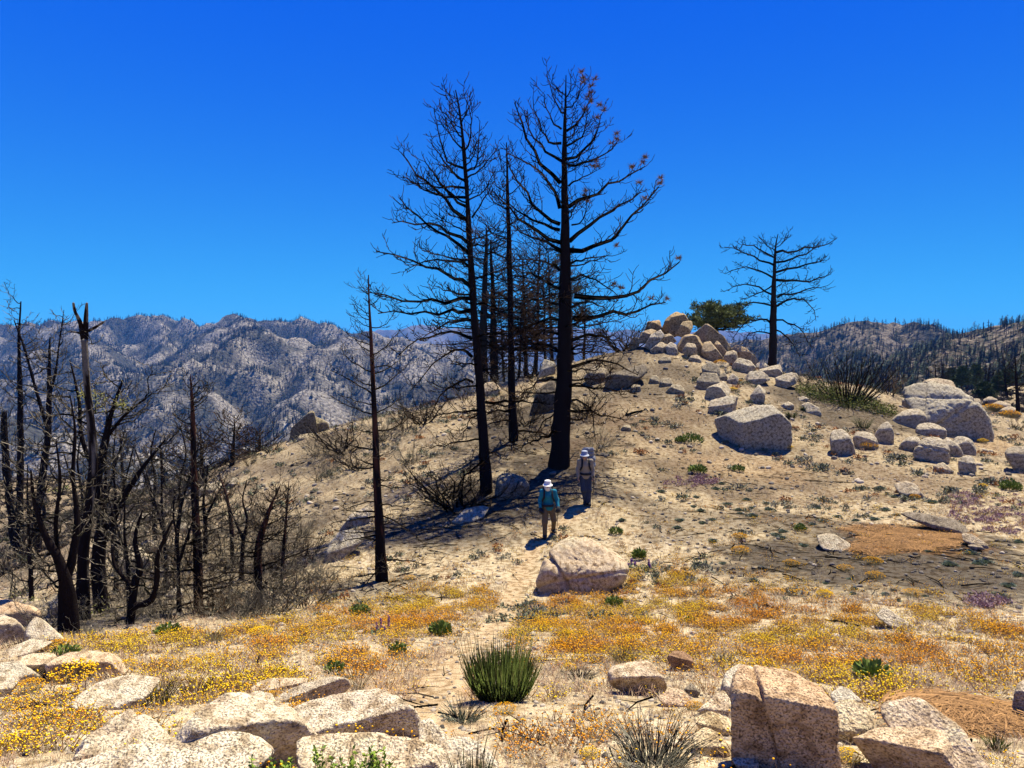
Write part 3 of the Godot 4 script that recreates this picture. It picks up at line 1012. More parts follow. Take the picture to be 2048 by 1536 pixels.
	rock("boulder", "sooty block behind the thick pine trunk", "", [1168, 755, 1187, 732, 1212, 738, 1211, 766, 1180, 770], {"split": 0.4, "tint": Color(0.62, 0.58, 0.50), "rough": 1.5})
	rock("boulder", "tall blackened boulder left of the thick pine trunk", "", [1060, 818, 1075, 780, 1107, 757, 1112, 800, 1084, 828], {"split": 0.45, "tint": Color(0.30, 0.28, 0.26)})
	rock("boulder", "grey boulder on the crest between the pine trunks", "", [1076, 750, 1088, 718, 1110, 725, 1110, 744], {"split": 0.6, "d": 44.0, "tint": grey})
	rock("boulder", "pale boulder on the crest left of the thin middle pine", "", [963, 775, 975, 764, 989, 765, 1002, 778, 982, 800], {"split": 0.5, "d": 42.0, "tint": warm})
	rock("boulder", "rounded boulder half white half charred at the foot of the left tall pine", "", [989, 977, 998, 949, 1017, 943, 1046, 955, 1059, 975, 1037, 993, 1011, 1001, 992, 993], {"split": 0.45, "tint": Color(0.50, 0.49, 0.46), "r": 7.0})
	rock("boulder", "low pale slab under the leafless shrub by the pines", "", [904, 1040, 931, 1018, 984, 1009, 965, 1034, 920, 1046], {"split": 0.85, "t": 1.3, "tint": grey, "rough": 0.7})
	rock("boulder", "white-topped boulder on the hillside left of the slender tree", "", [652, 1104, 662, 1083, 679, 1063, 720, 1059, 729, 1083, 700, 1103, 669, 1122, 656, 1120], {"split": 0.55, "tint": grey, "r": 12.0})
	rock("boulder", "rough ledge uphill behind the slender tree", "", [677, 1055, 705, 1027, 743, 1011, 750, 1038, 717, 1044, 700, 1058], {"split": 0.5, "tint": Color(0.90, 0.88, 0.84), "rough": 1.5})
	rock("boulder", "tall pointed rock standing on the far brow of the slope", "monolith on the far brow", [575, 888, 585, 855, 603, 842, 621, 822, 627, 823, 632, 844, 635, 867, 613, 880, 593, 892], {"split": 0.12, "tint": Color(0.5, 0.48, 0.4), "r": 30.0, "d": 41.5, "jag": 0, "rough": 0.5, "t": 0.7})
	rock("boulder", "knobbly rock leaning on the tall pointed rock", "monolith on the far brow", [622, 836, 632, 832, 657, 848, 656, 862, 629, 868], {"split": 0.4, "tint": Color(0.55, 0.53, 0.44), "d": 42.0, "rough": 1.5})
	rock("boulder", "pale low rock at the foot of the tall pointed rock", "monolith on the far brow", [590, 886, 600, 870, 625, 866, 632, 876, 610, 888], {"split": 0.5, "tint": Color(0.80, 0.76, 0.64), "d": 40.5})
	# --- the hollow on the left
	var hollow := [[446, 972, 460, 958, 474, 955, 476, 965, 452, 980], [380, 986, 400, 968, 440, 966, 444, 980, 400, 994], [366, 1004, 384, 992, 404, 996, 396, 1008], [300, 1028, 318, 1012, 346, 1016, 350, 1034, 312, 1038], [268, 1040, 282, 1024, 306, 1030, 300, 1050], [236, 1066, 250, 1046, 284, 1048, 290, 1072, 246, 1078],
		[276, 1100, 290, 1078, 316, 1084, 318, 1108, 284, 1112], [232, 1130, 246, 1092, 280, 1094, 300, 1120, 290, 1148, 244, 1146], [300, 1150, 312, 1128, 344, 1134, 340, 1156], [96, 1230, 104, 1200, 124, 1184, 140, 1210, 136, 1240], [330, 1190, 350, 1176, 372, 1182, 366, 1200], [352, 1060, 366, 1046, 392, 1050, 388, 1068]]
	for e in hollow:
		rock("boulder", "grey boulder among the burnt trees of the hollow", "boulders in the wooded hollow", e, {"split": 0.5, "tint": Color(0.72, 0.71, 0.68), "rough": 1.2})
	# --- the right-hand slope
	rock("rock", "bright white flat rock on the grey ash", "", [1635, 1072, 1648, 1068, 1669, 1069, 1697, 1085, 1697, 1099, 1666, 1105, 1643, 1093], {"split": 0.9, "t": 1.3, "tint": Color(1.00, 0.95, 0.86), "rough": 0.7})
	rock("rock", "long dark rock shaped like a log above the needle bed", "", [1807, 1035, 1821, 1029, 1854, 1030, 1908, 1036, 1931, 1052, 1929, 1066, 1884, 1058, 1838, 1048], {"split": 0.55, "t": 0.7, "tint": Color(0.50, 0.47, 0.44)})
	rock("rock", "pale rock at the right end of the needle bed", "", [1927, 1070, 1943, 1068, 1971, 1085, 1973, 1096, 1952, 1093, 1931, 1085], {"split": 0.7, "tint": Color(0.85, 0.78, 0.68)})
	rock("rock", "small rock tucked under the pale rock by the needle bed", "", [1938, 1092, 1957, 1087, 1967, 1096, 1945, 1101], {"split": 0.5, "tint": Color(0.60, 0.55, 0.50)})
	rock("rock", "half-buried white rock with flowers in its shade", "", [1793, 971, 1814, 961, 1830, 968, 1852, 995, 1838, 997, 1800, 986], {"split": 0.75, "tint": Color(1.00, 0.93, 0.82)})
	rock("rock", "low pale rock below the pile of round boulders", "", [1868, 932, 1886, 925, 1905, 940, 1892, 947, 1872, 942], {"split": 0.6, "tint": warm})
	rock("rock", "long flat cream rock among orange flowers", "", [1743, 1228, 1755, 1216, 1774, 1219, 1802, 1239, 1834, 1248, 1828, 1256, 1800, 1259, 1767, 1243], {"split": 0.85, "t": 0.9, "tint": pale, "rough": 0.8})
	# --- the foreground: clean granite
	kind_of_rock = M.granite
	rock("boulder", "smooth pink rock lying on two others at the left edge", "", [-25, 1186, 0, 1191, 35, 1206, 73, 1229, 70, 1242, 49, 1258, 35, 1254, -25, 1225], {"split": 0.55, "tint": pink, "r": 9.0})
	rock("boulder", "rounded grey rock under the smooth pink one", "", [-30, 1226, 14, 1233, 35, 1250, 47, 1271, 40, 1288, -30, 1294], {"split": 0.35, "tint": Color(0.85, 0.80, 0.74)})
	rock("boulder", "white sloping rock against the burnt trunk", "", [54, 1260, 75, 1228, 94, 1246, 117, 1271, 131, 1290, 94, 1294, 57, 1288], {"split": 0.8, "tint": pale, "r": 10.0})
	rock("rock", "low white ledge in front of the stacked left rocks", "", [-10, 1302, 21, 1296, 59, 1282, 96, 1296, 61, 1310, -10, 1312], {"split": 0.9, "t": 1.2, "tint": pale})
	rock("rock", "undercut rock with a dark hollow beside the yellow bush", "", [20, 1322, 59, 1308, 103, 1315, 114, 1340, 94, 1364, 59, 1358], {"split": 0.4, "tint": warm, "lean": -0.5})
	rock("rock", "low reddish-fronted rock behind the yellow bush", "", [106, 1316, 141, 1300, 199, 1308, 234, 1325, 247, 1352, 211, 1362, 115, 1364], {"split": 0.4, "tint": Color(1.00, 0.86, 0.72)})
	rock("rock", "sloping grey rock at the left edge by dry grass", "", [-25, 1318, 35, 1325, 77, 1362, 59, 1372, -25, 1366], {"split": 0.7, "tint": grey})
	rock("rock", "small white rock cut off by the left edge", "", [-20, 1352, 23, 1352, 34, 1366, 14, 1390, -20, 1395], {"split": 0.6, "tint": pale})
	rock("rock", "broad white rock behind the wiry grass tuft", "", [148, 1394, 187, 1365, 223, 1355, 270, 1359, 314, 1375, 281, 1407, 253, 1423, 187, 1409], {"split": 0.8, "t": 1.2, "tint": pale, "r": 10.0})
	rock("boulder", "pyramid-shaped granite rock with a crack above the front slab", "", [125, 1512, 187, 1460, 258, 1426, 298, 1453, 314, 1471, 338, 1512, 211, 1520], {"split": 0.8, "t": 1.0, "tint": Color(1.00, 0.94, 0.86), "cracks": [[140, 1500, 240, 1450, 0.02, 0.025]]})
	rock("boulder", "speckled front slab along the bottom left corner", "", [-60, 1512, 117, 1503, 260, 1500, 398, 1506, 480, 1526, 540, 1580, 300, 1640, -60, 1640], {"split": 0.85, "t": 1.0, "tint": pale})
	rock("boulder", "dark-faced speckled boulder above the bright green herb", "", [346, 1515, 355, 1462, 385, 1430, 440, 1390, 470, 1383, 500, 1393, 560, 1418, 605, 1452, 650, 1500, 650, 1560, 480, 1565, 346, 1535], {"split": 0.38, "t": 0.8, "tint": Color(1.00, 0.95, 0.88), "r": 14.0, "lean": -0.25})
	rock("rock", "flat rock furthest back in the foreground group", "", [500, 1378, 514, 1359, 551, 1356, 614, 1365, 602, 1384, 542, 1390], {"split": 0.55, "tint": warm, "t": 1.1})
	rock("rock", "long dark-edged rock between two flat ones", "", [540, 1392, 584, 1374, 666, 1359, 696, 1369, 701, 1383, 673, 1397, 584, 1407, 550, 1404], {"split": 0.45, "tint": Color(0.80, 0.77, 0.72), "t": 0.8})
	rock("boulder", "wide flat-topped granite block beside the path", "", [580, 1410, 631, 1391, 760, 1383, 795, 1397, 830, 1420, 842, 1446, 820, 1491, 725, 1478, 631, 1468, 600, 1462], {"split": 0.55, "t": 0.9, "tint": Color(1.00, 0.96, 0.90), "r": 18.0})
	rock("rock", "small white rock in the gap with yellow flowers", "", [493, 1388, 518, 1381, 542, 1391, 553, 1409, 525, 1416], {"split": 0.7, "tint": pale})
	rock("boulder", "long low slab behind the bright green herb", "", [594, 1464, 666, 1460, 752, 1470, 830, 1488, 905, 1520, 930, 1570, 620, 1570], {"split": 0.8, "t": 0.9, "tint": Color(1.00, 0.93, 0.81)})
	rock("rock", "small rock joining the flat-topped block to the path edge", "", [836, 1448, 861, 1439, 879, 1460, 902, 1480, 890, 1512, 842, 1500], {"split": 0.7, "tint": pale})
	rock("rock", "white rock behind the green stems at the bottom edge", "", [861, 1496, 899, 1477, 934, 1474, 971, 1498, 1004, 1545, 990, 1570, 870, 1570], {"split": 0.75, "tint": pale})
	rock("boulder", "cream rock with an undercut shadow right of the green bush", "", [1214, 1360, 1221, 1339, 1277, 1322, 1301, 1324, 1317, 1342, 1335, 1366, 1317, 1389, 1308, 1395, 1259, 1383, 1221, 1368], {"split": 0.45, "t": 0.8, "tint": Color(0.95, 0.86, 0.76), "lean": -0.45, "r": 11.0})
	rock("rock", "reddish-brown boulder among the orange flowers", "", [1336, 1317, 1345, 1306, 1371, 1303, 1385, 1317, 1387, 1344, 1369, 1345, 1341, 1333], {"split": 0.35, "tint": rust})
	rock("boulder", "tall square block with a shaded front and a slanting crack", "", [1460, 1414, 1463, 1370, 1481, 1345, 1505, 1339, 1575, 1342, 1645, 1378, 1667, 1410, 1672, 1560, 1560, 1575, 1475, 1560, 1463, 1461], {"split": 0.27, "t": 0.85, "tint": Color(0.86, 0.68, 0.52), "jag": 1, "r": 26.0, "face": 0.06, "lean": -0.1, "cracks": [[1512, 1390, 1545, 1500, 0.012, 0.035]]})
	rock("rock", "rounded rock wedged behind the tall square block", "", [1443, 1378, 1453, 1351, 1477, 1329, 1510, 1334, 1520, 1375, 1458, 1404], {"split": 0.6, "tint": pale})
	rock("rock", "low yellowish rock left of the tall square block", "", [1396, 1421, 1444, 1380, 1464, 1403, 1468, 1436, 1425, 1430], {"split": 0.7, "tint": warm})
	rock("rock", "lichen-crusted rock at the left foot of the square block", "", [1389, 1443, 1423, 1425, 1462, 1433, 1466, 1456, 1434, 1474, 1399, 1458], {"split": 0.6, "tint": Color(0.95, 0.86, 0.66)})
	rock("rock", "jumbled low rock nearest the square block's shadow", "", [1386, 1474, 1410, 1458, 1440, 1467, 1460, 1500, 1430, 1516, 1393, 1500], {"split": 0.6, "tint": Color(0.95, 0.86, 0.68)})
	rock("rock", "round stone in the shadow under the square block", "", [1465, 1524, 1477, 1508, 1495, 1507, 1516, 1524, 1513, 1546, 1481, 1540], {"split": 0.6, "tint": warm})
	rock("rock", "flat pinkish stone in front of the undercut cream rock", "", [1314, 1394, 1331, 1375, 1364, 1381, 1390, 1404, 1350, 1416, 1325, 1405], {"split": 0.8, "tint": pink, "t": 1.1})
	rock("rock", "small dark stone beside the flat pinkish one", "", [1368, 1381, 1383, 1366, 1400, 1382, 1388, 1396], {"split": 0.5, "tint": dark})
	rock("boulder", "rounded cream rock right of the tall square block", "", [1667, 1420, 1695, 1400, 1720, 1404, 1742, 1426, 1740, 1452, 1723, 1477, 1685, 1493, 1670, 1486], {"split": 0.65, "tint": Color(1.00, 0.93, 0.78), "r": 8.0})
	rock("rock", "grey rounded rock behind the cream one", "", [1664, 1393, 1680, 1376, 1699, 1378, 1720, 1397, 1697, 1409, 1669, 1421], {"split": 0.6, "tint": grey})
	rock("boulder", "long pale slab sloping down to the bottom right", "", [1768, 1436, 1798, 1416, 1830, 1404, 1861, 1418, 1908, 1445, 1968, 1508, 1985, 1570, 1930, 1580, 1850, 1480, 1776, 1468], {"split": 0.8, "t": 0.8, "tint": Color(1.00, 0.89, 0.78)})
	rock("boulder", "triangular rock with a dark front below the long pale slab", "", [1714, 1503, 1767, 1467, 1849, 1450, 1870, 1453, 1888, 1475, 1915, 1555, 1830, 1580, 1740, 1530], {"split": 0.3, "t": 0.7, "tint": Color(0.9, 0.77, 0.64), "jag": 0, "r": 18.0, "lean": -0.3})
	rock("boulder", "dark grey boulder cut off by the right edge of the foreground", "", [2031, 1416, 2037, 1379, 2050, 1362, 2090, 1360, 2090, 1462, 2034, 1438], {"split": 0.3, "tint": Color(0.70, 0.66, 0.62)})

# ---------------------------------------------------------------- burnt trees
var last_branch: MeshInstance3D
const CHAR := Color(0.016, 0.014, 0.013)
const SCORCH := Color(0.05, 0.036, 0.028)
const ASHEN := Color(0.12, 0.105, 0.09)
var bark_bump: FastNoiseLite

func bow(p0: Vector3, c: Vector3, p1: Vector3, n: int, rng: RandomNumberGenerator, wob: float) -> PackedVector3Array:
	var out := PackedVector3Array()
	for i in n + 1:
		var t := float(i) / n
		var p := p0.lerp(c, t).lerp(c.lerp(p1, t), t)
		if i > 0 and i < n:
			p += Vector3(rng.randf_range(-1, 1), rng.randf_range(-1, 1), rng.randf_range(-1, 1)) * wob
		out.append(p)
	return out

func taper(r0: float, r1: float, n: int) -> PackedFloat32Array:
	var out := PackedFloat32Array()
	for i in n + 1:
		out.append(lerpf(r0, r1, pow(float(i) / n, 0.85)))
	return out

# o: twig length, many per metre, curl upwards, spread, sub how many per twig, col, tip, r least radius
func twigs(g: Geo, pts: PackedVector3Array, r0: float, rng: RandomNumberGenerator, o: Dictionary, level: int, scale := 1.0) -> void:
	var total := 0.0
	for i in pts.size() - 1:
		total += pts[i].distance_to(pts[i + 1])
	var count := int(total * o.many * (1.0 if level == 0 else 1.0 / maxf(scale, 0.1) * 0.8)) + (1 if rng.randf() < 0.5 else 0)
	if level > 0:
		count = mini(count, o.sub)
	var flip := 1.0
	for k in count:
		var t := lerpf(o.get("from", 0.22) if level == 0 else 0.3, 1.0, (k + rng.randf()) / maxf(count, 1))
		var f := t * (pts.size() - 1)
		var i := mini(int(f), pts.size() - 2)
		var p := pts[i].lerp(pts[i + 1], f - i)
		var tan := (pts[i + 1] - pts[i]).normalized()
		var side := tan.cross(Vector3.UP)
		if side.length() < 0.2:
			side = Vector3(rng.randf_range(-1, 1), 0, rng.randf_range(-1, 1))
		side = side.normalized().rotated(tan, rng.randf_range(-0.9, 0.9))
		flip = -flip
		var dir: Vector3 = (tan * 0.55 + side * flip * o.spread + Vector3.UP * rng.randf_range(-0.15, 0.35)).normalized()
		var l: float = o.twig * scale * pow(rng.randf(), 1.4) * (1.35 - 0.6 * t) + o.twig * scale * 0.16
		var path := PackedVector3Array([p])
		for s in 3:
			p += dir * l / 3.0
			path.append(p)
			dir = (dir + Vector3.UP * o.curl * rng.randf_range(0.5, 1.3) + Vector3(rng.randf_range(-1, 1), rng.randf_range(-1, 1), rng.randf_range(-1, 1)) * o.get("crook", 0.34)).normalized()
		var rr: float = maxf(o.r, r0 * (0.34 - 0.15 * t))
		g.tube(path, taper(rr, o.r * 0.7, 3), 3, o.col, o.tip)
		if level < o.levels:
			twigs(g, path, rr, rng, o, level + 1, scale * 0.5)

func bough(root: Node3D, base: Vector3, p0: Vector3, c: Vector3, p1: Vector3, r0: float, rng: RandomNumberGenerator, o: Dictionary, g: Geo = null) -> PackedVector3Array:
	var own := g == null
	if own:
		g = Geo.new()
	var n := 7
	var len := p0.distance_to(p1)
	var pts := bow(p0 - base, c - base, p1 - base, n, rng, len * o.get("wob", 0.018))
	g.tube(pts, taper(r0, maxf(o.r, r0 * 0.22), n), 5, o.col, o.col.lerp(o.tip, 0.6))
	if own:
		last_branch = part("branch", g.mesh(), M.twig, root)
		var f := Geo.new()
		twigs(f, pts, r0, rng, o, 0)
		if f.v.size() > 0:
			part("twigs", f.mesh(), M.twig, last_branch)
	else:
		twigs(g, pts, r0, rng, o, 0)
	return pts

func trunk_mesh(pts: PackedVector3Array, rad: PackedFloat32Array, col: Color, top: Color, flare := true) -> ArrayMesh:
	# dense rings so that the bark can be lumpy
	var p2 := PackedVector3Array()
	var r2 := PackedFloat32Array()
	var cv := Curve3D.new()
	for i in pts.size():
		var a := pts[maxi(i - 1, 0)]
		var b := pts[mini(i + 1, pts.size() - 1)]
		var tn := (b - a) / 6.0
		cv.add_point(pts[i], -tn, tn)
	var n := 44
	for k in n + 1:
		var f := float(k) / n * (pts.size() - 1)
		var i := mini(int(f), pts.size() - 2)
		p2.append(cv.sample(i, f - i))
		var r := lerpf(rad[i], rad[i + 1], f - i)
		if flare and k < 5:
			r *= 1.0 + 0.11 * (5 - k) * (5 - k) / 10.0
		r2.append(r)
	var g := Geo.new()
	g.tube(p2, r2, 16, col, top, bark_bump, 0.34)
	for i in g.c.size():
		# bare wood shows above a ragged char line
		g.c[i] = top if float(i / 16) / n + 0.9 * bark_bump.get_noise_3d(g.v[mini(i, g.v.size() - 1)].x * 4.0, g.v[mini(i, g.v.size() - 1)].y * 0.7, g.v[mini(i, g.v.size() - 1)].z * 4.0) > 0.62 else col
	g.smooth()
	return g.mesh()

func along(pts: PackedVector3Array, t: float) -> Vector3:
	var f := clampf(t, 0.0, 0.999) * (pts.size() - 1)
	return pts[int(f)].lerp(pts[int(f) + 1], f - int(f))

# trunk: picture positions with half widths; boughs: start, bend and tip in the picture, depth of the tip is spread either way
func hero_pine(called: String, label: String, group: String, trunk: Array, boughs: Array, seed_: int, o: Dictionary, extra: int) -> Node3D:
	var rng := RandomNumberGenerator.new()
	rng.seed = seed_
	var base := spot(trunk[0][0], trunk[0][1])
	var ahead: float = o.get("d", -base.z)
	if o.has("d"):
		base = at(trunk[0][0], trunk[0][1], ahead)
	var root := thing(called, base, label, "tree", group)
	var k := ahead / FOCAL
	var pts := PackedVector3Array([Vector3(0, -0.35, 0)])
	var rad := PackedFloat32Array([trunk[0][2] * k * 1.1])
	for q in trunk:
		pts.append(at(q[0], q[1], ahead) - base)
		rad.append(q[2] * k)
	pts[1] = Vector3.ZERO
	part("trunk", trunk_mesh(pts, rad, o.get("bark", CHAR), o.get("bark_top", CHAR)), M.bark, root)
	for b in boughs:
		var depth: float = b[6] if b.size() > 6 else rng.randf_range(-0.32, 0.32) * absf(b[4] - b[0]) * k * 1.6
		var p0 := at(b[0], b[1], ahead)
		var p1 := at(b[4], b[5], ahead + depth)
		var c := at(b[2] * 2.0 - (b[0] + b[4]) * 0.5, b[3] * 2.0 - (b[1] + b[5]) * 0.5, ahead + depth * 0.5)
		var r: float = clampf(0.02 * p0.distance_to(p1) + 0.01, 0.014, 0.09) * o.get("stout", 1.0)
		var bp := bough(root, base, p0, c, p1, r, rng, o)
		if o.get("tufts", 0.0) > 0.0 and b[4] > 1145 and b[5] < 640:
			tufts(root, bp, rng, o.tufts)
	# limbs the outline does not show, fore and aft of the trunk
	for e in extra:
		var t := lerpf(o.get("low", 0.35), 0.95, (e + rng.randf()) / extra)
		var p0 := base + along(pts, t)
		var w := rng.randf_range(0.25, PI - 0.25) * (1.0 if e % 2 == 0 else -1.0)
		var l: float = o.reach * rng.randf_range(0.6, 1.0) * (1.08 - t)
		var out := Vector3(cos(w), 0, sin(w))
		var rise: float = lerpf(o.get("droop", -0.15), 0.9, t) * l
		bough(root, base, p0, p0 + out * l * 0.6 + Vector3(0, rise * 0.2, 0), p0 + out * l + Vector3(0, rise, 0), clampf(0.02 * l + 0.006, 0.012, 0.07), rng, o)
	return root

func tufts(root: Node3D, pts: PackedVector3Array, rng: RandomNumberGenerator, share: float) -> void:
	# scorched needles still held at the branch ends
	for k in 3:
		if rng.randf() > share:
			continue
		var g := Geo.new()
		var c := pts[pts.size() - 1 - (k % 2)] + Vector3(rng.randf_range(-0.1, 0.1), 0.12 + 0.1 * k, rng.randf_range(-0.1, 0.1))
		for i in 46:
			var d := Vector3(rng.randf_range(-1, 1), rng.randf_range(-0.4, 1.2), rng.randf_range(-1, 1)).normalized()
			var s := d.cross(Vector3(0.3, 0.2, 0.9)).normalized() * 0.011
			var q := c + d * 0.02
			g.tri(q - s, q + s, c + d * rng.randf_range(0.14, 0.27), Color(0.1, 0.05, 0.026).lerp(Color(0.24, 0.14, 0.075), rng.randf()))
		part("needle_tuft", g.mesh(), M.leaf, last_branch)

# A tree grown by rule: straight trunk, whorls shortening upwards. Far ones carry their limbs as one crown.
func grown_pine(called: String, label: String, group: String, base: Vector3, top: Vector3, r0: float, seed_: int, o: Dictionary, boughs: int, single := true) -> Node3D:
	var rng := RandomNumberGenerator.new()
	rng.seed = seed_
	var root := thing(called, base, label, "tree", group)
	var axis := top - base
	var pts := PackedVector3Array([Vector3(0, -0.3, 0), Vector3.ZERO])
	for i in 3:
		pts.append(axis * (0.3 * (i + 1)) + Vector3(rng.randf_range(-1, 1), 0, rng.randf_range(-1, 1)) * axis.length() * 0.008)
	pts.append(axis)
	part("trunk", trunk_mesh(pts, PackedFloat32Array([r0 * 1.1, r0, r0 * 0.78, r0 * 0.52, r0 * 0.26, r0 * 0.05]), o.get("bark", CHAR), o.get("bark_top", CHAR)), M.bark, root)
	var g := Geo.new()
	for e in boughs:
		var t := lerpf(o.get("low", 0.3), 0.97, (e + rng.randf()) / boughs)
		var p0 := base + axis * t
		var w := rng.randf() * TAU
		var l: float = o.reach * rng.randf_range(0.55, 1.0) * pow(1.06 - t, o.get("shape", 0.8))
		var out := Vector3(cos(w), 0, sin(w))
		var rise: float = lerpf(o.get("droop", -0.15), o.get("lift", 0.9), t) * l
		bough(root, base, p0, p0 + out * l * 0.6 + Vector3(0, rise * 0.15, 0), p0 + out * l + Vector3(0, rise, 0), clampf(0.018 * l + 0.005, 0.009, 0.06), rng, o, g if single else null)
	if single:
		part("crown", g.mesh(), M.twig, root)
	return root

# A crooked broadleaf tree: stems as picture polylines with half widths, then limbs by chance.
func burnt_oak(called: String, label: String, group: String, stems: Array, seed_: int, o: Dictionary) -> Node3D:
	var rng := RandomNumberGenerator.new()
	rng.seed = seed_
	var first: Array = stems[0][0]
	var base := spot(first[0], first[1])
	var ahead := -base.z
	var root := thing(called, base, label, "tree", group)
	var k := ahead / FOCAL
	for s in stems.size():
		var pts := PackedVector3Array()
		var rad := PackedFloat32Array()
		var drift := rng.randf_range(-0.5, 0.5)
		var nq: int = stems[s].size()
		for i in nq:
			var q: Array = stems[s][i]
			pts.append(at(q[0], q[1], ahead + drift * i / float(nq)) - base)
			rad.append(q[2] * k)
		if s == 0:
			pts[0] = Vector3(0, -0.35, 0)
			rad[0] *= 1.15
		part("trunk" if s == 0 else "stem", trunk_mesh(pts, rad, o.get("bark", CHAR), o.get("bark_top", CHAR), s == 0), M.bark, root)
		var len := 0.0
		for i in pts.size() - 1:
			len += pts[i].distance_to(pts[i + 1])
		var count := int(len * o.limbs)
		for e in count:
			var t := lerpf(o.get("low", 0.3), 1.0, (e + rng.randf()) / maxf(count, 1))
			var p0 := base + along(pts, t)
			var w := rng.randf() * TAU
			var l: float = o.reach * rng.randf_range(0.45, 1.0) * (1.15 - 0.55 * t)
			var out := Vector3(cos(w), 0, sin(w) * 0.8)
			var rise := rng.randf_range(o.get("droop", -0.1), o.get("lift", 0.9)) * l
			bough(root, base, p0, p0 + out * l * 0.55 + Vector3(0, rise * 0.15, 0), p0 + out * l * 0.85 + Vector3(0, rise, 0), clampf(0.02 * l + 0.004, 0.008, 0.05), rng, o)
	return root

func make_trees() -> void:
	bark_bump = fnoise(201, 1.6, 3)
	var pine := {"twig": 0.88, "many": 4.5, "curl": 0.36, "spread": 0.75, "sub": 5, "levels": 1, "col": CHAR, "tip": Color(0.1, 0.06, 0.042), "r": 0.0125, "wob": 0.03, "reach": 3.4, "low": 0.4}
	hero_pine("burnt_pine", "tallest thick-trunked burnt pine with scorched needle tufts near its top", "charred pines on the saddle", [[1119, 932, 21], [1122, 860, 17.5], [1127, 760, 15], [1129, 660, 13.5], [1131, 520, 10], [1129, 400, 7], [1129, 300, 4.6], [1131, 210, 2.2], [1132, 150, 0.7]], [
		[1132, 215, 1150, 205, 1161, 165], [1132, 225, 1115, 212, 1092, 148], [1132, 195, 1140, 180, 1142, 148], [1133, 262, 1160, 235, 1185, 178], [1133, 292, 1165, 268, 1176, 212], [1133, 318, 1185, 285, 1202, 228], [1135, 331, 1190, 320, 1232, 286], [1137, 372, 1160, 358, 1194, 340],
		[1137, 414, 1202, 377, 1290, 333], [1139, 482, 1212, 425, 1281, 384], [1140, 501, 1230, 470, 1317, 374], [1142, 527, 1180, 516, 1226, 512], [1143, 450, 1165, 440, 1172, 400], [1148, 592, 1265, 583, 1359, 524], [1148, 637, 1235, 626, 1331, 605], [1142, 681, 1200, 672, 1252, 694],
		[1142, 700, 1180, 688, 1218, 702], [1142, 734, 1205, 723, 1276, 750], [1139, 802, 1178, 815, 1191, 882], [1141, 560, 1185, 556, 1240, 596], [1142, 615, 1190, 606, 1222, 640], [1140, 770, 1170, 772, 1200, 800],
		[1123, 258, 1100, 235, 1090, 190], [1123, 286, 1086, 268, 1066, 195], [1123, 322, 1075, 282, 1048, 222], [1121, 366, 1062, 290, 1029, 205], [1120, 417, 1088, 355, 1013, 305], [1120, 448, 1058, 397, 1012, 308], [1120, 460, 1060, 436, 998, 392], [1122, 485, 1050, 442, 988, 383],
		[1121, 500, 1068, 476, 1004, 440], [1120, 541, 1080, 522, 1020, 518], [1120, 577, 1068, 552, 1018, 530], [1119, 640, 1062, 650, 1008, 690], [1118, 702, 1062, 692, 1008, 735], [1116, 760, 1070, 768, 1030, 815], [1120, 610, 1070, 600, 1030, 620], [1117, 830, 1090, 840, 1070, 880], [1119, 670, 1080, 665, 1048, 700]],
		301, pine.merged({"tufts": 0.8, "stout": 1.15, "low": 0.22, "droop": -0.45}, true), 34)
	hero_pine("burnt_pine", "tall bare burnt pine with long boughs sweeping out over the valley", "charred pines on the saddle", [[972, 988, 13], [969, 920, 10.5], [962, 800, 8.6], [953, 690, 7.6], [944, 560, 6.4], [938, 460, 5.4], [932, 360, 4.2], [925, 270, 2.8], [918, 215, 1.8], [911, 180, 0.9]], [
		[933, 338, 893, 312, 868, 220], [931, 362, 893, 330, 860, 278], [934, 376, 878, 372, 812, 370], [935, 414, 882, 372, 845, 310], [934, 440, 858, 372, 801, 304], [938, 506, 862, 452, 801, 398], [938, 488, 866, 452, 784, 446], [941, 573, 868, 538, 752, 503], [944, 597, 852, 603, 740, 585],
		[942, 620, 862, 625, 756, 627], [944, 678, 868, 670, 795, 714], [945, 714, 898, 706, 820, 782], [947, 765, 900, 772, 858, 836], [940, 535, 880, 520, 810, 540], [946, 640, 890, 650, 840, 680], [928, 300, 905, 275, 890, 235], [925, 275, 905, 250, 898, 205], [935, 395, 860, 385, 806, 352],
		[931, 344, 955, 318, 960, 242], [934, 356, 962, 335, 993, 301], [944, 436, 966, 402, 986, 365], [930, 300, 941, 262, 938, 212], [937, 400, 965, 385, 985, 350], [941, 480, 975, 470, 1000, 450], [946, 560, 985, 550, 1015, 570], [948, 610, 985, 612, 1020, 640], [951, 680, 985, 690, 1010, 730], [956, 740, 980, 750, 1000, 790], [960, 830, 940, 840, 925, 880], [923, 245, 932, 225, 932, 200], [920, 232, 908, 215, 902, 195]],
		302, pine.merged({"spread": 0.7, "low": 0.18, "droop": -0.45}, true), 34)
	hero_pine("burnt_pine", "slimmer burnt pine standing between the two tallest ones", "charred pines on the saddle", [[1027, 882, 9.5], [1024, 800, 7.6], [1022, 690, 6.4], [1020, 560, 5.2], [1017, 450, 4.2], [1015, 370, 2.8], [1013, 285, 0.9]], [
		[1016, 360, 1005, 340, 998, 300], [1016, 390, 1040, 370, 1050, 340], [1017, 420, 985, 400, 970, 360], [1018, 450, 1050, 430, 1070, 400], [1018, 480, 980, 460, 955, 430], [1019, 520, 970, 505, 935, 520], [1020, 560, 1060, 555, 1090, 580], [1020, 600, 975, 600, 930, 640], [1021, 650, 1060, 650, 1090, 690], [1022, 700, 985, 705, 955, 750]],
		303, pine.merged({"many": 4.4, "reach": 2.8, "stout": 0.8, "low": 0.15, "droop": -0.4}, true), 34)
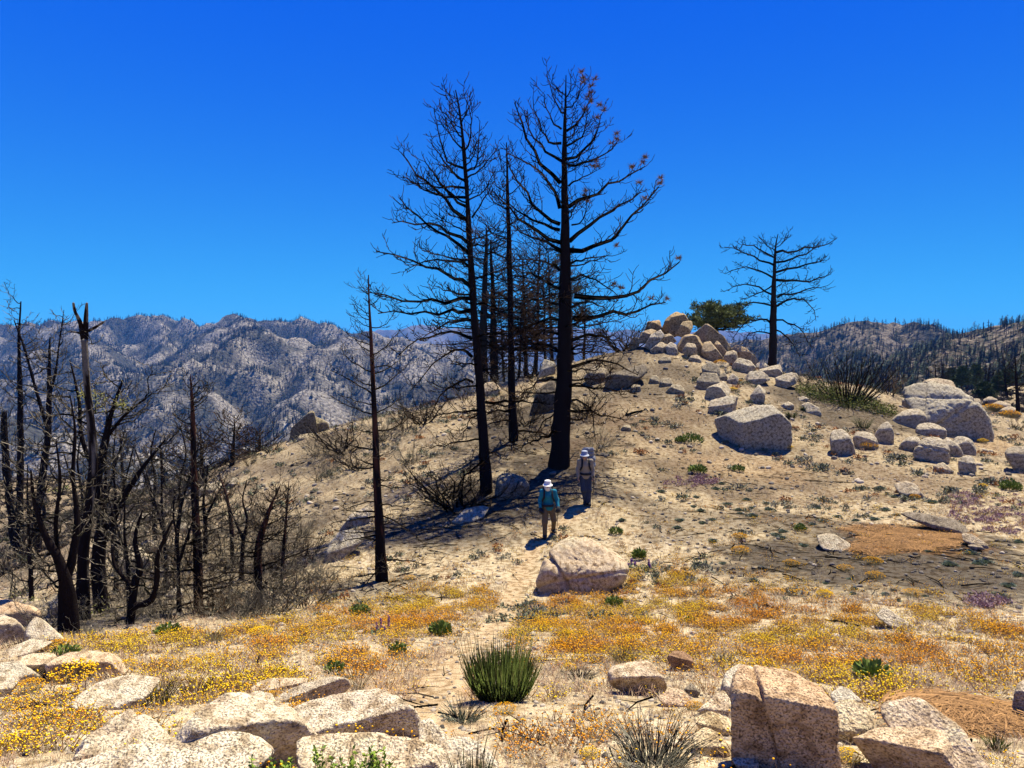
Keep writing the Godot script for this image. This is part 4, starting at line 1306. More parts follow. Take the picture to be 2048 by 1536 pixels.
	var slim := {"twig": 0.42, "many": 8.0, "curl": 0.3, "spread": 0.8, "sub": 4, "levels": 1, "col": Color(0.03, 0.024, 0.02), "tip": Color(0.13, 0.105, 0.09), "r": 0.0058, "reach": 1.55, "low": 0.12, "droop": -0.5, "lift": 0.75, "bark": CHAR, "bark_top": Color(0.085, 0.04, 0.028), "stout": 0.62}
	hero_pine("burnt_pine", "slender young burnt pine with a reddish upper stem on the near slope", "", [[764, 1162, 12.5], [760, 1090, 9.5], [756, 1000, 8], [751, 880, 6.5], [746, 760, 4.8], [741, 660, 3], [738, 600, 1.8], [737, 550, 0.8]], [
		[738, 590, 725, 575, 714, 560], [739, 610, 755, 600, 768, 575], [740, 640, 720, 630, 708, 610], [741, 655, 770, 650, 790, 620], [743, 690, 712, 680, 690, 660], [744, 710, 775, 690, 800, 660], [746, 745, 700, 720, 682, 690], [748, 790, 700, 760, 660, 740], [748, 780, 790, 755, 822, 720], [750, 830, 705, 815, 660, 790], [752, 860, 800, 850, 850, 800], [754, 900, 700, 890, 648, 868], [754, 930, 705, 935, 655, 905], [757, 970, 800, 975, 840, 960], [758, 1000, 715, 1010, 672, 1025], [759, 1030, 800, 1050, 845, 1085], [761, 1060, 715, 1065, 668, 1060], [745, 735, 785, 735, 812, 760]],
		304, slim, 34)
	var wide := pine.merged({"twig": 0.8, "many": 4.6, "curl": 0.3, "spread": 0.85, "r": 0.016, "tip": Color(0.07, 0.05, 0.04), "bark": Color(0.035, 0.026, 0.021), "bark_top": Color(0.035, 0.026, 0.021), "reach": 2.6, "d": 47.0, "crook": 0.24}, true)
	hero_pine("burnt_pine", "lone flat-topped burnt pine on the crest right of the outcrop", "", [[1545, 726, 8.5], [1546, 650, 6.6], [1547, 590, 5.2], [1549, 540, 3.4], [1551, 495, 1.6], [1556, 468, 0.6]], [
		[1551, 505, 1600, 500, 1673, 477], [1550, 525, 1605, 510, 1640, 482], [1551, 560, 1612, 562, 1662, 548], [1553, 595, 1602, 582, 1656, 571], [1553, 612, 1605, 598, 1632, 642], [1552, 640, 1592, 655, 1622, 692], [1552, 495, 1565, 485, 1572, 468], [1549, 500, 1533, 490, 1518, 474], [1548, 530, 1502, 512, 1448, 494], [1547, 556, 1502, 536, 1450, 548], [1546, 590, 1500, 568, 1455, 582],
		[1546, 612, 1492, 610, 1470, 652], [1546, 650, 1502, 640, 1462, 682], [1546, 678, 1512, 662, 1482, 690], [1549, 515, 1500, 490, 1478, 500], [1550, 545, 1620, 530, 1650, 520], [1546, 570, 1510, 590, 1480, 600], [1552, 660, 1580, 680, 1600, 715]], 305, wide, 12)
	# the thicket of dead pines on the far side of the crest
	var back := {"twig": 0.8, "many": 4.0, "curl": 0.25, "spread": 0.8, "sub": 3, "levels": 1, "col": Color(0.026, 0.021, 0.018), "tip": Color(0.2, 0.125, 0.095), "r": 0.016, "reach": 4.0, "shape": 0.45, "low": 0.2, "droop": -0.25, "lift": 0.7, "bark": Color(0.03, 0.024, 0.02), "bark_top": Color(0.03, 0.024, 0.02), "crook": 0.24}
	var bl := [[966, 760, 972, 452, 0.32, 47], [989, 757, 982, 478, 0.28, 48], [1052, 752, 1044, 508, 0.14, 50], [1070, 750, 1079, 472, 0.16, 54], [1092, 745, 1084, 540, 0.1, 49], [1104, 742, 1096, 496, 0.15, 57], [1038, 752, 1046, 570, 0.08, 48], [1166, 742, 1172, 560, 0.1, 53], [1008, 755, 998, 590, 0.08, 52]]
	var bn := ["brown-twigged dead pine left of the middle pine behind the crest", "dead pine close beside the brown-twigged one behind the crest", "dead pine with bare crown between the middle and the tallest pine", "highest dead pine of the thicket behind the tallest pine's branches", "thin dead pine half hidden by the tallest pine's trunk", "dead pine right behind the tallest pine's trunk", "sapling-thin dead pine in the thicket on the crest", "short dead pine right of the tallest pine beyond the crest", "thin bare pine behind the middle pine's trunk"]
	for i in bl.size():
		var e: Array = bl[i]
		grown_pine("dead_pine", bn[i], "thicket of dead pines behind the crest", at(e[0], e[1], e[5]), at(e[2], e[3], e[5]), e[4], 320 + i, back, 44)
	# burnt broadleaf trees and young pines of the left hollow
	var oak := {"twig": 0.5, "many": 5.2, "curl": 0.2, "spread": 0.8, "sub": 4, "levels": 1, "col": Color(0.05, 0.043, 0.037), "tip": Color(0.42, 0.37, 0.32), "r": 0.007, "reach": 1.15, "limbs": 5.0, "crook": 0.4, "wob": 0.05, "low": 0.25, "droop": -0.2, "lift": 1.1}
	burnt_oak("burnt_oak", "burnt oak with several tall black stems rising from one base", "burnt trees of the hollow", [
		[[56, 1112, 10.8], [45, 1100, 10.1], [30, 1080, 8.6], [23, 1022, 7.2], [14, 950, 6.5], [9, 865, 5.8], [8, 824, 4.3]],
		[[60, 1108, 7.2], [44, 1085, 7.2], [40, 1020, 6.5], [41, 930, 6.1], [41, 814, 5.0], [39, 738, 3.6], [38, 674, 2.5], [42, 603, 1.0]],
		[[88, 1106, 8.6], [76, 1090, 7.9], [74, 1034, 7.2], [82, 984, 6.8], [90, 915, 6.1], [97, 865, 5.4], [98, 788, 4.3], [99, 725, 2.9], [100, 674, 1.1]],
		[[97, 865, 3.6], [75, 790, 2.9], [50, 700, 2.2], [28, 640, 0.9]], [[98, 800, 2.9], [112, 740, 2.2], [118, 690, 1.4], [128, 620, 0.6]]], 341, oak.merged({"reach": 2.2, "limbs": 2.2, "twig": 1.0, "many": 2.8, "r": 0.012}, true))
	burnt_oak("burnt_oak", "thick-based burnt oak against the white sloping rock", "burnt trees of the hollow", [[[140, 1272, 20], [135, 1215, 16], [130, 1165, 13], [118, 1120, 9], [92, 1075, 6], [70, 1010, 4], [62, 940, 1.5]], [[131, 1165, 9], [146, 1110, 7], [154, 1040, 5.5], [146, 950, 4], [150, 860, 2.6], [140, 790, 1]], [[120, 1125, 5], [112, 1050, 4], [120, 960, 3], [112, 880, 1]]], 349, oak.merged({"limbs": 4.5, "low": 0.25, "reach": 0.9}, true))
	burnt_oak("snag", "broken snag with a pale forked top behind the burnt oak", "burnt trees of the hollow", [
		[[166, 1238, 13], [166, 1120, 10], [178, 1010, 8.6], [186, 930, 8], [179, 814, 7], [172, 738, 6.2], [168, 680, 5.6]],
		[[167, 684, 5], [160, 645, 4], [150, 622, 3], [147, 606, 1.8]], [[169, 684, 6], [172, 650, 5], [173, 625, 4], [174, 606, 2.4]], [[172, 664, 3.5], [190, 655, 2.8], [209, 643, 1.6]], [[166, 668, 3], [150, 664, 2], [136, 664, 1]]], 342, oak.merged({"limbs": 1.1, "low": 0.1, "bark_top": Color(0.16, 0.145, 0.125), "reach": 0.8}, true))
	burnt_oak("burnt_oak", "burnt oak with curved limbs fanning right beside the broken snag", "burnt trees of the hollow", [
		[[206, 1226, 15], [196, 1130, 12], [203, 1040, 9.5], [196, 960, 8.5], [212, 877, 6.5], [225, 820, 4.5], [246, 760, 1.5]],
		[[203, 1085, 9], [228, 1034, 8], [250, 990, 6], [290, 930, 4], [330, 880, 1.5]], [[198, 960, 5], [165, 880, 4], [158, 800, 3], [140, 720, 1]], [[212, 877, 4], [250, 830, 3], [300, 790, 1.2]]], 343, oak.merged({"limbs": 4.6}, true))
	burnt_oak("burnt_oak", "low crooked burnt oak in front of the hollow", "burnt trees of the hollow", [
		[[256, 1248, 8], [268, 1176, 7], [281, 1136, 6], [270, 1080, 4], [285, 1020, 1.5]], [[262, 1215, 7], [302, 1200, 6], [314, 1160, 5.5], [316, 1110, 4], [345, 1040, 1.5]], [[268, 1176, 5], [230, 1130, 4], [225, 1070, 1.5]]], 344, oak.merged({"reach": 0.9, "limbs": 5.5}, true))
	var sap := slim.merged({"reach": 1.3, "droop": -0.3, "twig": 0.45, "low": 0.1}, true)
	for e in [["young burnt conifer with thin wiry branches right of the hollow", [[398, 1226, 9.5], [396, 1148, 8.5], [391, 1021, 7.5], [388, 920, 6], [385, 814, 4], [381, 750, 1]], 345, 58], ["kinked young burnt pine in front of the hillside boulder", [[519, 1222, 8.5], [517, 1160, 7.5], [516, 1098, 7], [531, 1042, 5], [545, 1005, 3], [560, 972, 0.9]], 346, 44], ["thin straight reddish sapling beside the kinked pine", [[562, 1186, 3.6], [567, 1100, 3], [573, 1027, 2], [578, 962, 0.7]], 347, 34], ["thin burnt sapling bending left at the hollow's edge", [[466, 1122, 4.6], [463, 1060, 4], [455, 1000, 3], [438, 948, 0.9]], 348, 30]]:
		hero_pine("burnt_sapling", e[0], "young burnt conifers by the hollow", e[1], [], e[2], sap, e[3])
	# thin upright stems that fill the hollow
	var thin := [[232, 1186, 226, 860], [334, 1180, 322, 900], [352, 1130, 368, 850], [482, 1160, 494, 960], [64, 1200, 50, 930], [312, 1100, 306, 860], [204, 1130, 214, 830], [260, 1236, 250, 960], [360, 1230, 350, 980], [170, 1150, 160, 870], [410, 1110, 414, 930]]
	var tn := ["thin upright burnt tree in the thicket around the broken snag", "thin burnt tree in the middle of the hollow's thicket", "thin burnt tree where the thicket meets the open slope"]
	var trng := RandomNumberGenerator.new()
	trng.seed = 355
	for i in thin.size():
		var e: Array = thin[i]
		var stem := []
		for j in 6:
			var t := j / 5.0
			stem.append([lerpf(e[0], e[2], t) + trng.randf_range(-9, 9) * t, lerpf(e[1], e[3], t), lerpf(5.0, 0.9, t)])
		var side := []
		for j in 4:
			var t := j / 3.0
			side.append([stem[2][0] + (40.0 if i % 2 == 0 else -40.0) * t, lerpf(stem[2][1], e[3] + 30.0, t), lerpf(3.2, 0.8, t)])
		burnt_oak("burnt_young_tree", tn[0 if e[0] < 240 else (1 if e[0] < 440 else 2)], "thin burnt trees of the thicket", [stem, side], 370 + i, oak.merged({"limbs": 4.0, "low": 0.15, "reach": 0.85, "lift": 1.3}, true))
	# scrubby burnt trees further down the valley side
	var vl := [[462, 930, 470, 838, 40, "dark burnt tree with brown leaves on the hollow's far rim"], [518, 915, 520, 868, 42, "small bushy burnt tree on the far brow by the pointed rock"], [405, 960, 400, 860, 40, "leaning leafless tree beyond the young conifer"], [330, 985, 320, 880, 45, "leafless tree deep in the hollow"], [250, 1010, 240, 860, 47, "tall leafless tree deep in the hollow behind the oaks"], [90, 1040, 80, 930, 58, "leafless tree on the valley side behind the leftmost stems"]]
	for i in vl.size():
		var e: Array = vl[i]
		grown_pine("dead_tree", e[5], "leafless trees down the valley side", at(e[0], e[1], e[4]) - Vector3(0, 0.4, 0), at(e[2], e[3], e[4]), 0.14, 360 + i, back.merged({"reach": 2.0, "low": 0.1, "lift": 0.9, "droop": 0.1, "shape": 0.4}, true), 24)
	live_trees()

# ---------------------------------------------------------------- living pines
func needles(g: Geo, c: Vector3, r: float, n: int, rng: RandomNumberGenerator, col: Color) -> void:
	for i in n:
		var d := Vector3(rng.randf_range(-1, 1), rng.randf_range(-0.5, 1), rng.randf_range(-1, 1)).normalized()
		var q := c + d * r * rng.randf_range(0.0, 0.5)
		var s := d.cross(Vector3(rng.randf_range(-1, 1), 0.3, rng.randf_range(-1, 1))).normalized() * r * 0.13
		g.tri(q - s, q + s, q + d * r * rng.randf_range(0.5, 1.0), col * rng.randf_range(0.55, 1.5))

func live_pine(called: String, label: String, group: String, base: Vector3, top: Vector3, r0: float, seed_: int, o: Dictionary, boughs: int, share: float, leaf: Color, tuft: float) -> void:
	var rng := RandomNumberGenerator.new()
	rng.seed = seed_
	var root := thing(called, base, label, "tree", group)
	var axis := top - base
	var pts := PackedVector3Array([Vector3(0, -0.4, 0), Vector3.ZERO, axis * 0.35 + Vector3(0.1, 0, 0), axis * 0.7, axis])
	part("trunk", trunk_mesh(pts, PackedFloat32Array([r0 * 1.1, r0, r0 * 0.75, r0 * 0.45, r0 * 0.1]), Color(0.04, 0.03, 0.024), Color(0.04, 0.03, 0.024)), M.bark, root)
	var g := Geo.new()
	var f := Geo.new()
	for e in boughs:
		var t := lerpf(o.low, 0.97, (e + rng.randf()) / boughs)
		var p0 := base + axis * t
		var w := rng.randf() * TAU
		var l: float = o.reach * rng.randf_range(0.6, 1.0) * pow(1.08 - t, o.shape)
		var out := Vector3(cos(w), 0, sin(w))
		var rise: float = lerpf(o.droop, o.lift, t) * l
		var bp := bough(root, base, p0, p0 + out * l * 0.6 + Vector3(0, rise * 0.2, 0), p0 + out * l + Vector3(0, rise, 0), 0.02 * l + 0.008, rng, o, g)
		if rng.randf() < share:
			for k in int(9 * l):
				var c := along(bp, rng.randf_range(0.4, 1.0)) + Vector3(rng.randf_range(-1, 1), rng.randf_range(0.0, 0.8), rng.randf_range(-1, 1)) * 0.22 * l
				needles(f, c, tuft * rng.randf_range(0.7, 1.2), 13, rng, leaf)
	part("limbs", g.mesh(), M.twig, root)
	part("crown", f.mesh(), M.leaf, root)

func live_trees() -> void:
	var o := {"twig": 0.7, "many": 1.8, "curl": 0.3, "spread": 0.8, "sub": 2, "levels": 1, "col": Color(0.035, 0.026, 0.02), "tip": Color(0.09, 0.065, 0.05), "r": 0.013, "reach": 4.6, "low": 0.45, "droop": 0.05, "lift": 0.35, "shape": 0.25, "crook": 0.22}
	live_pine("green_pine", "umbrella-shaped pine with green needles behind the crest outcrop", "", at(1437, 740, 52), at(1430, 610, 52), 0.2, 401, o.merged({"reach": 3.4, "low": 0.6, "lift": 0.12, "droop": 0.1, "shape": 0.25}, true), 62, 0.75, Color(0.095, 0.115, 0.034), 0.28)
	live_pine("green_pine", "half-burnt pine with sparse green needles behind the tallest pine", "", at(1142, 750, 58), at(1132, 500, 58), 0.22, 402, o.merged({"reach": 2.6, "low": 0.35, "shape": 0.5, "lift": 0.7}, true), 40, 0.5, Color(0.06, 0.075, 0.025), 0.26)
	var small := o.merged({"reach": 3.4, "low": 0.2, "shape": 0.75, "many": 1.0, "droop": -0.1}, true)
	var places := [[1922, 775, 1925, 735, 130], [1950, 772, 1952, 730, 140], [1968, 800, 1968, 766, 78], [1994, 790, 1996, 752, 95], [1935, 770, 1938, 742, 150], [1902, 768, 1904, 738, 160], [2012, 775, 2014, 742, 120]]
	var pl := ["dark green conifer on the pale hill beyond the leaning boulder", "dark green conifer next to another on the pale hill", "low bushy green conifer standing just behind the row of boulders", "green conifer between the row of boulders and the pale hill", "short dark conifer at the pale hill's rim", "short dark conifer at the left end of the pale hill's rim", "dark conifer at the pale hill's rim beside a dead tree"]
	for i in places.size():
		var e: Array = places[i]
		live_pine("green_conifer", pl[i], "green conifers beyond the boulders", at(e[0], e[1] + 3, e[4]), at(e[2], e[3], e[4]), 0.13, 410 + i, small.merged({"reach": 1.5 if e[4] < 100 else 2.2}, true), 36, 0.95, Color(0.03, 0.05, 0.022), 0.4 if e[4] < 100 else 0.6)
	var bare := {"twig": 0.8, "many": 2.4, "curl": 0.3, "spread": 0.8, "sub": 3, "levels": 1, "col": Color(0.022, 0.018, 0.016), "tip": Color(0.07, 0.055, 0.045), "r": 0.014, "reach": 2.6, "low": 0.25, "droop": 0.1, "lift": 0.9, "shape": 0.5, "crook": 0.3}
	var dead := [[2036, 812, 2030, 712, 62, "bare black tree at the right end of the boulder row"], [2014, 800, 2008, 730, 85, "bare tree behind the boulder row beside a conifer"], [1872, 772, 1870, 722, 110, "bare brown tree behind the leaning boulder"], [1885, 770, 1886, 728, 115, "second bare brown tree behind the leaning boulder"], [1975, 772, 1978, 735, 120, "slim bare tree on the pale hill"]]
	for i in dead.size():
		var e: Array = dead[i]
		grown_pine("dead_tree", e[5], "bare trees beyond the boulders", at(e[0], e[1] + 4, e[4]), at(e[2], e[3], e[4]), 0.16, 430 + i, bare, 26)

# ---------------------------------------------------------------- dead brush
func shrub_proto(seed_: int, tall: float, wide: float, stems: int, col: Color, tip: Color, thick: float, crook: float) -> Array:
	var rng := RandomNumberGenerator.new()
	rng.seed = seed_
	var g := Geo.new()
	var f := Geo.new()
	var o := {"twig": tall * 0.42, "many": 6.5 / tall, "curl": 0.22, "spread": 0.7, "sub": 4, "levels": 1, "col": col.lerp(tip, 0.4), "tip": tip, "r": thick * 0.22, "crook": crook, "from": 0.15}
	for s in stems:
		var w := rng.randf() * TAU
		var lean := wide * sqrt(rng.randf_range(0.05, 1.0))
		var end := Vector3(cos(w) * lean, tall * rng.randf_range(0.55, 1.0) * (1.0 - 0.35 * lean / wide), sin(w) * lean)
		var p0 := Vector3(cos(w), 0, sin(w)) * rng.randf_range(0.0, 0.12) * wide + Vector3(0, -0.06, 0)
		var pts := bow(p0, Vector3(end.x * rng.randf_range(0.3, 0.8), end.y * rng.randf_range(0.1, 0.45), end.z * 0.6), end, 6, rng, tall * 0.045 * (1.0 + crook))
		g.tube(pts, taper(thick * rng.randf_range(0.7, 1.2), thick * 0.25, 6), 4, col, col.lerp(tip, 0.5))
		twigs(f, pts, thick * 0.7, rng, o, 0)
	return [g.mesh(), f.mesh()]

func shrub(called: String, label: String, group: String, at_: Vector3, proto: Array, size: Vector3, turn: float) -> Node3D:
	var root := thing(called, at_, label, "shrub", group)
	root.rotation.y = turn
	root.scale = size
	part("stems", proto[0], M.twig, root)
	part("twigs", proto[1], M.twig, root)
	return root

func make_brush() -> void:
	var grey := Color(0.42, 0.37, 0.32)
	var brown := Color(0.24, 0.165, 0.12)
	var black := Color(0.018, 0.016, 0.015)
	var kinds := [shrub_proto(501, 1.0, 0.75, 17, Color(0.14, 0.12, 0.1), grey, 0.013, 0.3), shrub_proto(502, 1.0, 0.6, 14, Color(0.035, 0.028, 0.024), brown, 0.013, 0.25), shrub_proto(503, 1.0, 0.9, 15, black, Color(0.07, 0.058, 0.05), 0.018, 0.32), shrub_proto(504, 1.0, 0.8, 22, Color(0.09, 0.075, 0.06), Color(0.5, 0.45, 0.39), 0.009, 0.35)]
	var rng := RandomNumberGenerator.new()
	rng.seed = 77
	var hollow := "dead brush filling the wooded hollow"
	# picture position of the foot, height in picture, kind
	var list := [[330, 1244, 120, 0], [430, 1234, 140, 1], [478, 1206, 120, 3], [556, 1226, 110, 0], [612, 1218, 100, 1], [362, 1140, 130, 1], [448, 1136, 120, 0], [300, 1190, 120, 3], [246, 1246, 80, 0], [176, 1272, 80, 3], [96, 1262, 95, 0], [524, 1136, 90, 3], [598, 1140, 84, 1], [40, 1190, 130, 0], [302, 1060, 110, 1], [384, 1046, 100, 0], [440, 1004, 90, 1],
		[214, 1106, 140, 0], [10, 1150, 150, 1], [244, 1010, 110, 3], [486, 1050, 80, 0], [500, 1238, 90, 0], [580, 1190, 90, 3], [350, 1190, 110, 1], [150, 1180, 120, 1], [640, 1180, 70, 0], [540, 1180, 100, 1], [170, 1050, 120, 3], [80, 1060, 120, 1], [520, 1060, 70, 1], [300, 1120, 110, 0], [405, 1090, 100, 3], [30, 1060, 120, 3],
		[270, 1090, 120, 3], [400, 1232, 100, 1], [470, 1240, 80, 0], [200, 1190, 110, 3], [560, 1150, 90, 0], [620, 1160, 70, 3], [240, 1200, 90, 1], [290, 1230, 80, 3], [644, 1160, 70, 0], [690, 1180, 60, 3], [622, 1110, 70, 1], [604, 1070, 60, 0], [655, 1210, 70, 0], [576, 1100, 80, 3], [530, 1230, 80, 1], [480, 1232, 80, 3]]
	for e in list:
		var p := spot(e[0], e[1])
		var h: float = minf(e[2] * -p.z / FOCAL, 2.3)
		shrub("dead_shrub", ["grey wiry dead shrub among the burnt trees of the hollow", "brown-twigged dead shrub among the burnt trees of the hollow", "", "pale fine-twigged dead shrub among the burnt trees of the hollow"][e[3]], hollow, p, kinds[e[3]], Vector3(h * rng.randf_range(0.9, 1.25), h, h * rng.randf_range(0.9, 1.25)), rng.randf() * TAU)
	var lone := [[640, 960, 60, 0, 1.1, "grey low shrub on the pale flank below the brow"], [720, 940, 60, 2, 1.1, "black low shrub just left of the slender tree"], [820, 930, 60, 0, 1.1, "grey low shrub right of the slender tree"], [690, 905, 95, 2, 1.0, "wide leafless shrub on the brow left of the slender tree"], [636, 910, 62, 0, 1.1, "low grey shrub on the brow beside the wide leafless one"], [770, 880, 80, 0, 1.0, "leafless shrub on the brow right of the slender tree"], [812, 862, 70, 1, 1.1, "brown leafless shrub below the long pine boughs"], [846, 846, 84, 2, 0.9, "black leafless shrub below the long pine boughs"],
		[914, 1018, 140, 2, 0.95, "big black leafless shrub with curling stems beside the left tall pine"], [880, 1000, 80, 2, 1.0, "smaller black leafless shrub beside the curling one"], [1246, 700, 96, 2, 0.95, "black leafless shrub on the crest left of the outcrop"], [1262, 694, 60, 1, 0.9, "brown leafless shrub against the crest outcrop"], [1196, 900, 60, 0, 1.1, "grey leafless shrub uphill behind the hiker with the big pack"], [1172, 830, 70, 2, 0.8, "black leafless shrub beside the thick trunk"], [1050, 850, 80, 2, 0.8, "black leafless shrub between the pine trunks"], [1000, 850, 70, 1, 0.9, "brown leafless shrub behind the left tall pine"], [975, 790, 60, 0, 1.0, "grey leafless shrub on the crest behind the left tall pine"], [930, 800, 60, 1, 1.0, "brown leafless shrub on the crest under the long boughs"],
		[1070, 752, 70, 2, 1.0, "black leafless shrub on the crest between the trunks"], [1130, 760, 60, 1, 1.0, "brown leafless shrub on the crest behind the thick trunk"], [1215, 745, 60, 1, 1.1, "brown leafless shrub above the soot-dark ledge"], [1780, 790, 70, 1, 1.0, "brown leafless shrub between the green-based shrub and the leaning boulder"], [1610, 770, 60, 1, 0.9, "brown leafless shrub beside the lone crest pine"], [1500, 700, 50, 1, 0.9, "brown leafless shrub behind the outcrop's lower slabs"], [1390, 690, 30, 2, 0.8, "small black burnt shrub at the foot of the split block"], [540, 905, 36, 2, 1.0, "small black shrub left of the tall pointed rock"], [500, 930, 40, 1, 1.0, "small brown shrub on the pale brow"], [945, 1010, 60, 1, 0.9, "low brown shrub in front of the left tall pine"], [2030, 860, 40, 1, 1.0, "small brown shrub near the row of boulders"]]
	for e in lone:
		var p := spot(e[0], e[1])
		if p.z < -60.0:
			p = at(e[0], e[1], 46.0)
			p.y = minf(p.y, ground_y(p.x, p.z) + 0.1)
		var h: float = e[2] * -p.z / FOCAL
		shrub("leafless_shrub", e[5], "leafless shrubs on the slope and the brow", p, kinds[e[3]], Vector3(h * e[4] * 1.15, h, h * e[4] * 1.15), rng.randf() * TAU)
	# the burnt shrub that sprouts green from its base
	var p := spot(1692, 806)
	var root := thing("resprouting_shrub", p, "wide burnt shrub of black stems with yellow-green leaves sprouting at its base", "shrub")
	var k := -p.z / FOCAL
	rng.seed = 88
	var roots := Geo.new()
	var o := {"twig": 0.75, "many": 2.2, "curl": 0.3, "spread": 0.5, "sub": 2, "levels": 1, "col": black, "tip": Color(0.04, 0.033, 0.028), "r": 0.009, "crook": 0.2, "from": 0.35}
	for s in 54:
		var w := rng.randf() * TAU
		var lean := rng.randf_range(0.15, 1.0)
		var end := Vector3(cos(w) * 125.0 * k * lean, rng.randf_range(75, 125) * k * (1.0 - 0.35 * lean), sin(w) * 70.0 * k * lean)
		var from := Vector3(cos(w) * 40.0 * k * lean, -0.05, sin(w) * 28.0 * k * lean)
		bough(root, p, p + from, p + from.lerp(end, 0.5) + Vector3(0, -0.1, 0), p + end, 0.032, rng, o)
	for s in 16:
		var w := rng.randf() * TAU
		var l := rng.randf_range(0.8, 1.8)
		var out := Vector3(cos(w), 0, sin(w))
		var q0 := out * 0.6 + Vector3(0, 0.25, 0)
		var q1 := out * (0.9 + l)
		q1.y = ground_y(p.x + q1.x, p.z + q1.z) - p.y + 0.03
		roots.tube(bow(q0, (q0 + q1) * 0.5 + Vector3(0, 0.08, 0), q1, 6, rng, 0.06), taper(0.03, 0.012, 6), 4, Color(0.08, 0.07, 0.06), Color(0.2, 0.18, 0.16))
	part("roots", roots.mesh(), M.twig, root)
	var leaf := Geo.new()
	for i in 5200:
		var w := rng.randf() * TAU
		var r := sqrt(rng.randf())
		var q := Vector3(cos(w) * 100.0 * k * r, 0, sin(w) * 60.0 * k * r)
		var lump := 0.65 + 0.5 * rock_lump.get_noise_3d(q.x * 1.4, q.z * 1.4, 3.0)
		q.y = ground_y(p.x + q.x, p.z + q.z) - p.y + rng.randf_range(0.0, 1.05) * lump * (1.0 - 0.6 * r * r)
		var d := Vector3(rng.randf_range(-1, 1), rng.randf_range(-0.2, 1), rng.randf_range(-1, 1)).normalized() * rng.randf_range(0.05, 0.1)
		var sd := d.cross(Vector3(rng.randf_range(-1, 1), 0.4, rng.randf_range(-1, 1))).normalized() * 0.03
		leaf.quad(q, q + d * 0.5 + sd, q + d, q + d * 0.5 - sd, Color(0.075, 0.105, 0.018).lerp(Color(0.17, 0.16, 0.03), rng.randf()))
	part("leaves", leaf.mesh(), M.leaf, root)
	# sparse yellow-green regrowth in the hollow
	for e in [[115, 955, 22, 12], [160, 950, 20, 12], [190, 800, 26, 26], [172, 790, 16, 16], [245, 810, 14, 16], [240, 1000, 26, 14], [40, 1190, 26, 12], [60, 1205, 30, 10], [200, 1235, 34, 30], [120, 985, 30, 12], [190, 985, 20, 10]]:
		var ahead := 13.5 if e[1] < 900 or e[1] > 1180 else 40.0
		if e[0] > 900:
			ahead = 43.0
		var q := at(e[0], e[1], ahead)
		if e[1] > 900 and e[0] < 900:
			q = spot(e[0], e[1])
			ahead = -q.z
		var g := Geo.new()
		var kk := ahead / FOCAL
		g.tube(PackedVector3Array([Vector3(0, -e[3] * kk, 0), Vector3(0.02, 0, 0), Vector3(0, e[3] * kk, 0)]), PackedFloat32Array([0.012, 0.01, 0.004]), 4, black, black)
		for i in 150:
			var d := Vector3(rng.randfn() * e[2] * 0.5, rng.randfn() * e[3] * 0.5, rng.randfn() * e[2] * 0.5) * kk
			var n := Vector3(rng.randf_range(-1, 1), rng.randf_range(-1, 1), rng.randf_range(-1, 1)).normalized() * 3.2 * kk
			var sd := n.cross(Vector3(0.3, 0.9, 0.2)).normalized() * 1.5 * kk
			g.quad(d, d + n * 0.5 + sd, d + n, d + n * 0.5 - sd, Color(0.2, 0.17, 0.04).lerp(Color(0.1, 0.12, 0.03), rng.randf()))
		var m := part("leafy_sprig", g.mesh(), M.leaf, self)
		m.position = q
		tag(m, "spray of yellow-green leaves left on burnt wood", "leaves", "yellow-green leaf sprays among the burnt trees")

# ---------------------------------------------------------------- plants one can point to
func leaf_at(g: Geo, q: Vector3, d: Vector3, width: float, rng: RandomNumberGenerator, col: Color) -> void:
	var s := d.cross(Vector3(rng.randf_range(-1, 1), rng.randf_range(0.2, 1), rng.randf_range(-1, 1))).normalized() * width
	g.quad(q, q + d * 0.45 + s, q + d, q + d * 0.45 - s, col)

func cushion_mesh(seed_: int) -> ArrayMesh:
	var rng := RandomNumberGenerator.new()
	rng.seed = seed_
	var g := Geo.new()
	for i in 420:
		var w := rng.randf() * TAU
		var e := asin(rng.randf())
		var d := Vector3(cos(w) * cos(e), sin(e) * 0.55, sin(w) * cos(e))
		var lump := 0.85 + 0.3 * sin(w * 3.0 + seed_) * cos(e)
		var q := d * lump * rng.randf_range(0.75, 1.0)
		leaf_at(g, q, (d + Vector3(rng.randf_range(-0.5, 0.5), 0.4, rng.randf_range(-0.5, 0.5))).normalized() * 0.17, 0.05, rng, Color(0.13, 0.175, 0.12) * rng.randf_range(0.7, 1.35))
	g.tube(PackedVector3Array([Vector3(0, -0.3, 0), Vector3(0, 0.2, 0), Vector3(0, 0.42, 0)]), PackedFloat32Array([0.62, 0.7, 0.3]), 9, Color(0.05, 0.06, 0.045), Color(0.06, 0.075, 0.055))
	return g.mesh()

# one flower: a thin stem and a small head of crowded florets
func flower(g: Geo, q: Vector3, tip: Vector3, head: float, col: Color, stem: Color, rng: RandomNumberGenerator) -> void:
	var s := (tip - q).cross(Vector3(rng.randf_range(-1, 1), 0.1, rng.randf_range(-1, 1))).normalized() * 0.0022
	var mid := (q + tip) * 0.5 + Vector3(rng.randf_range(-1, 1), 0, rng.randf_range(-1, 1)) * 0.012
	g.quad(q - s, q + s, mid + s, mid - s, stem)
	g.quad(mid - s, mid + s, tip + s * 0.7, tip - s * 0.7, stem)
	g.blob(tip, Vector3(head, head * 0.55, head), col, rng.randf() * 2.0)

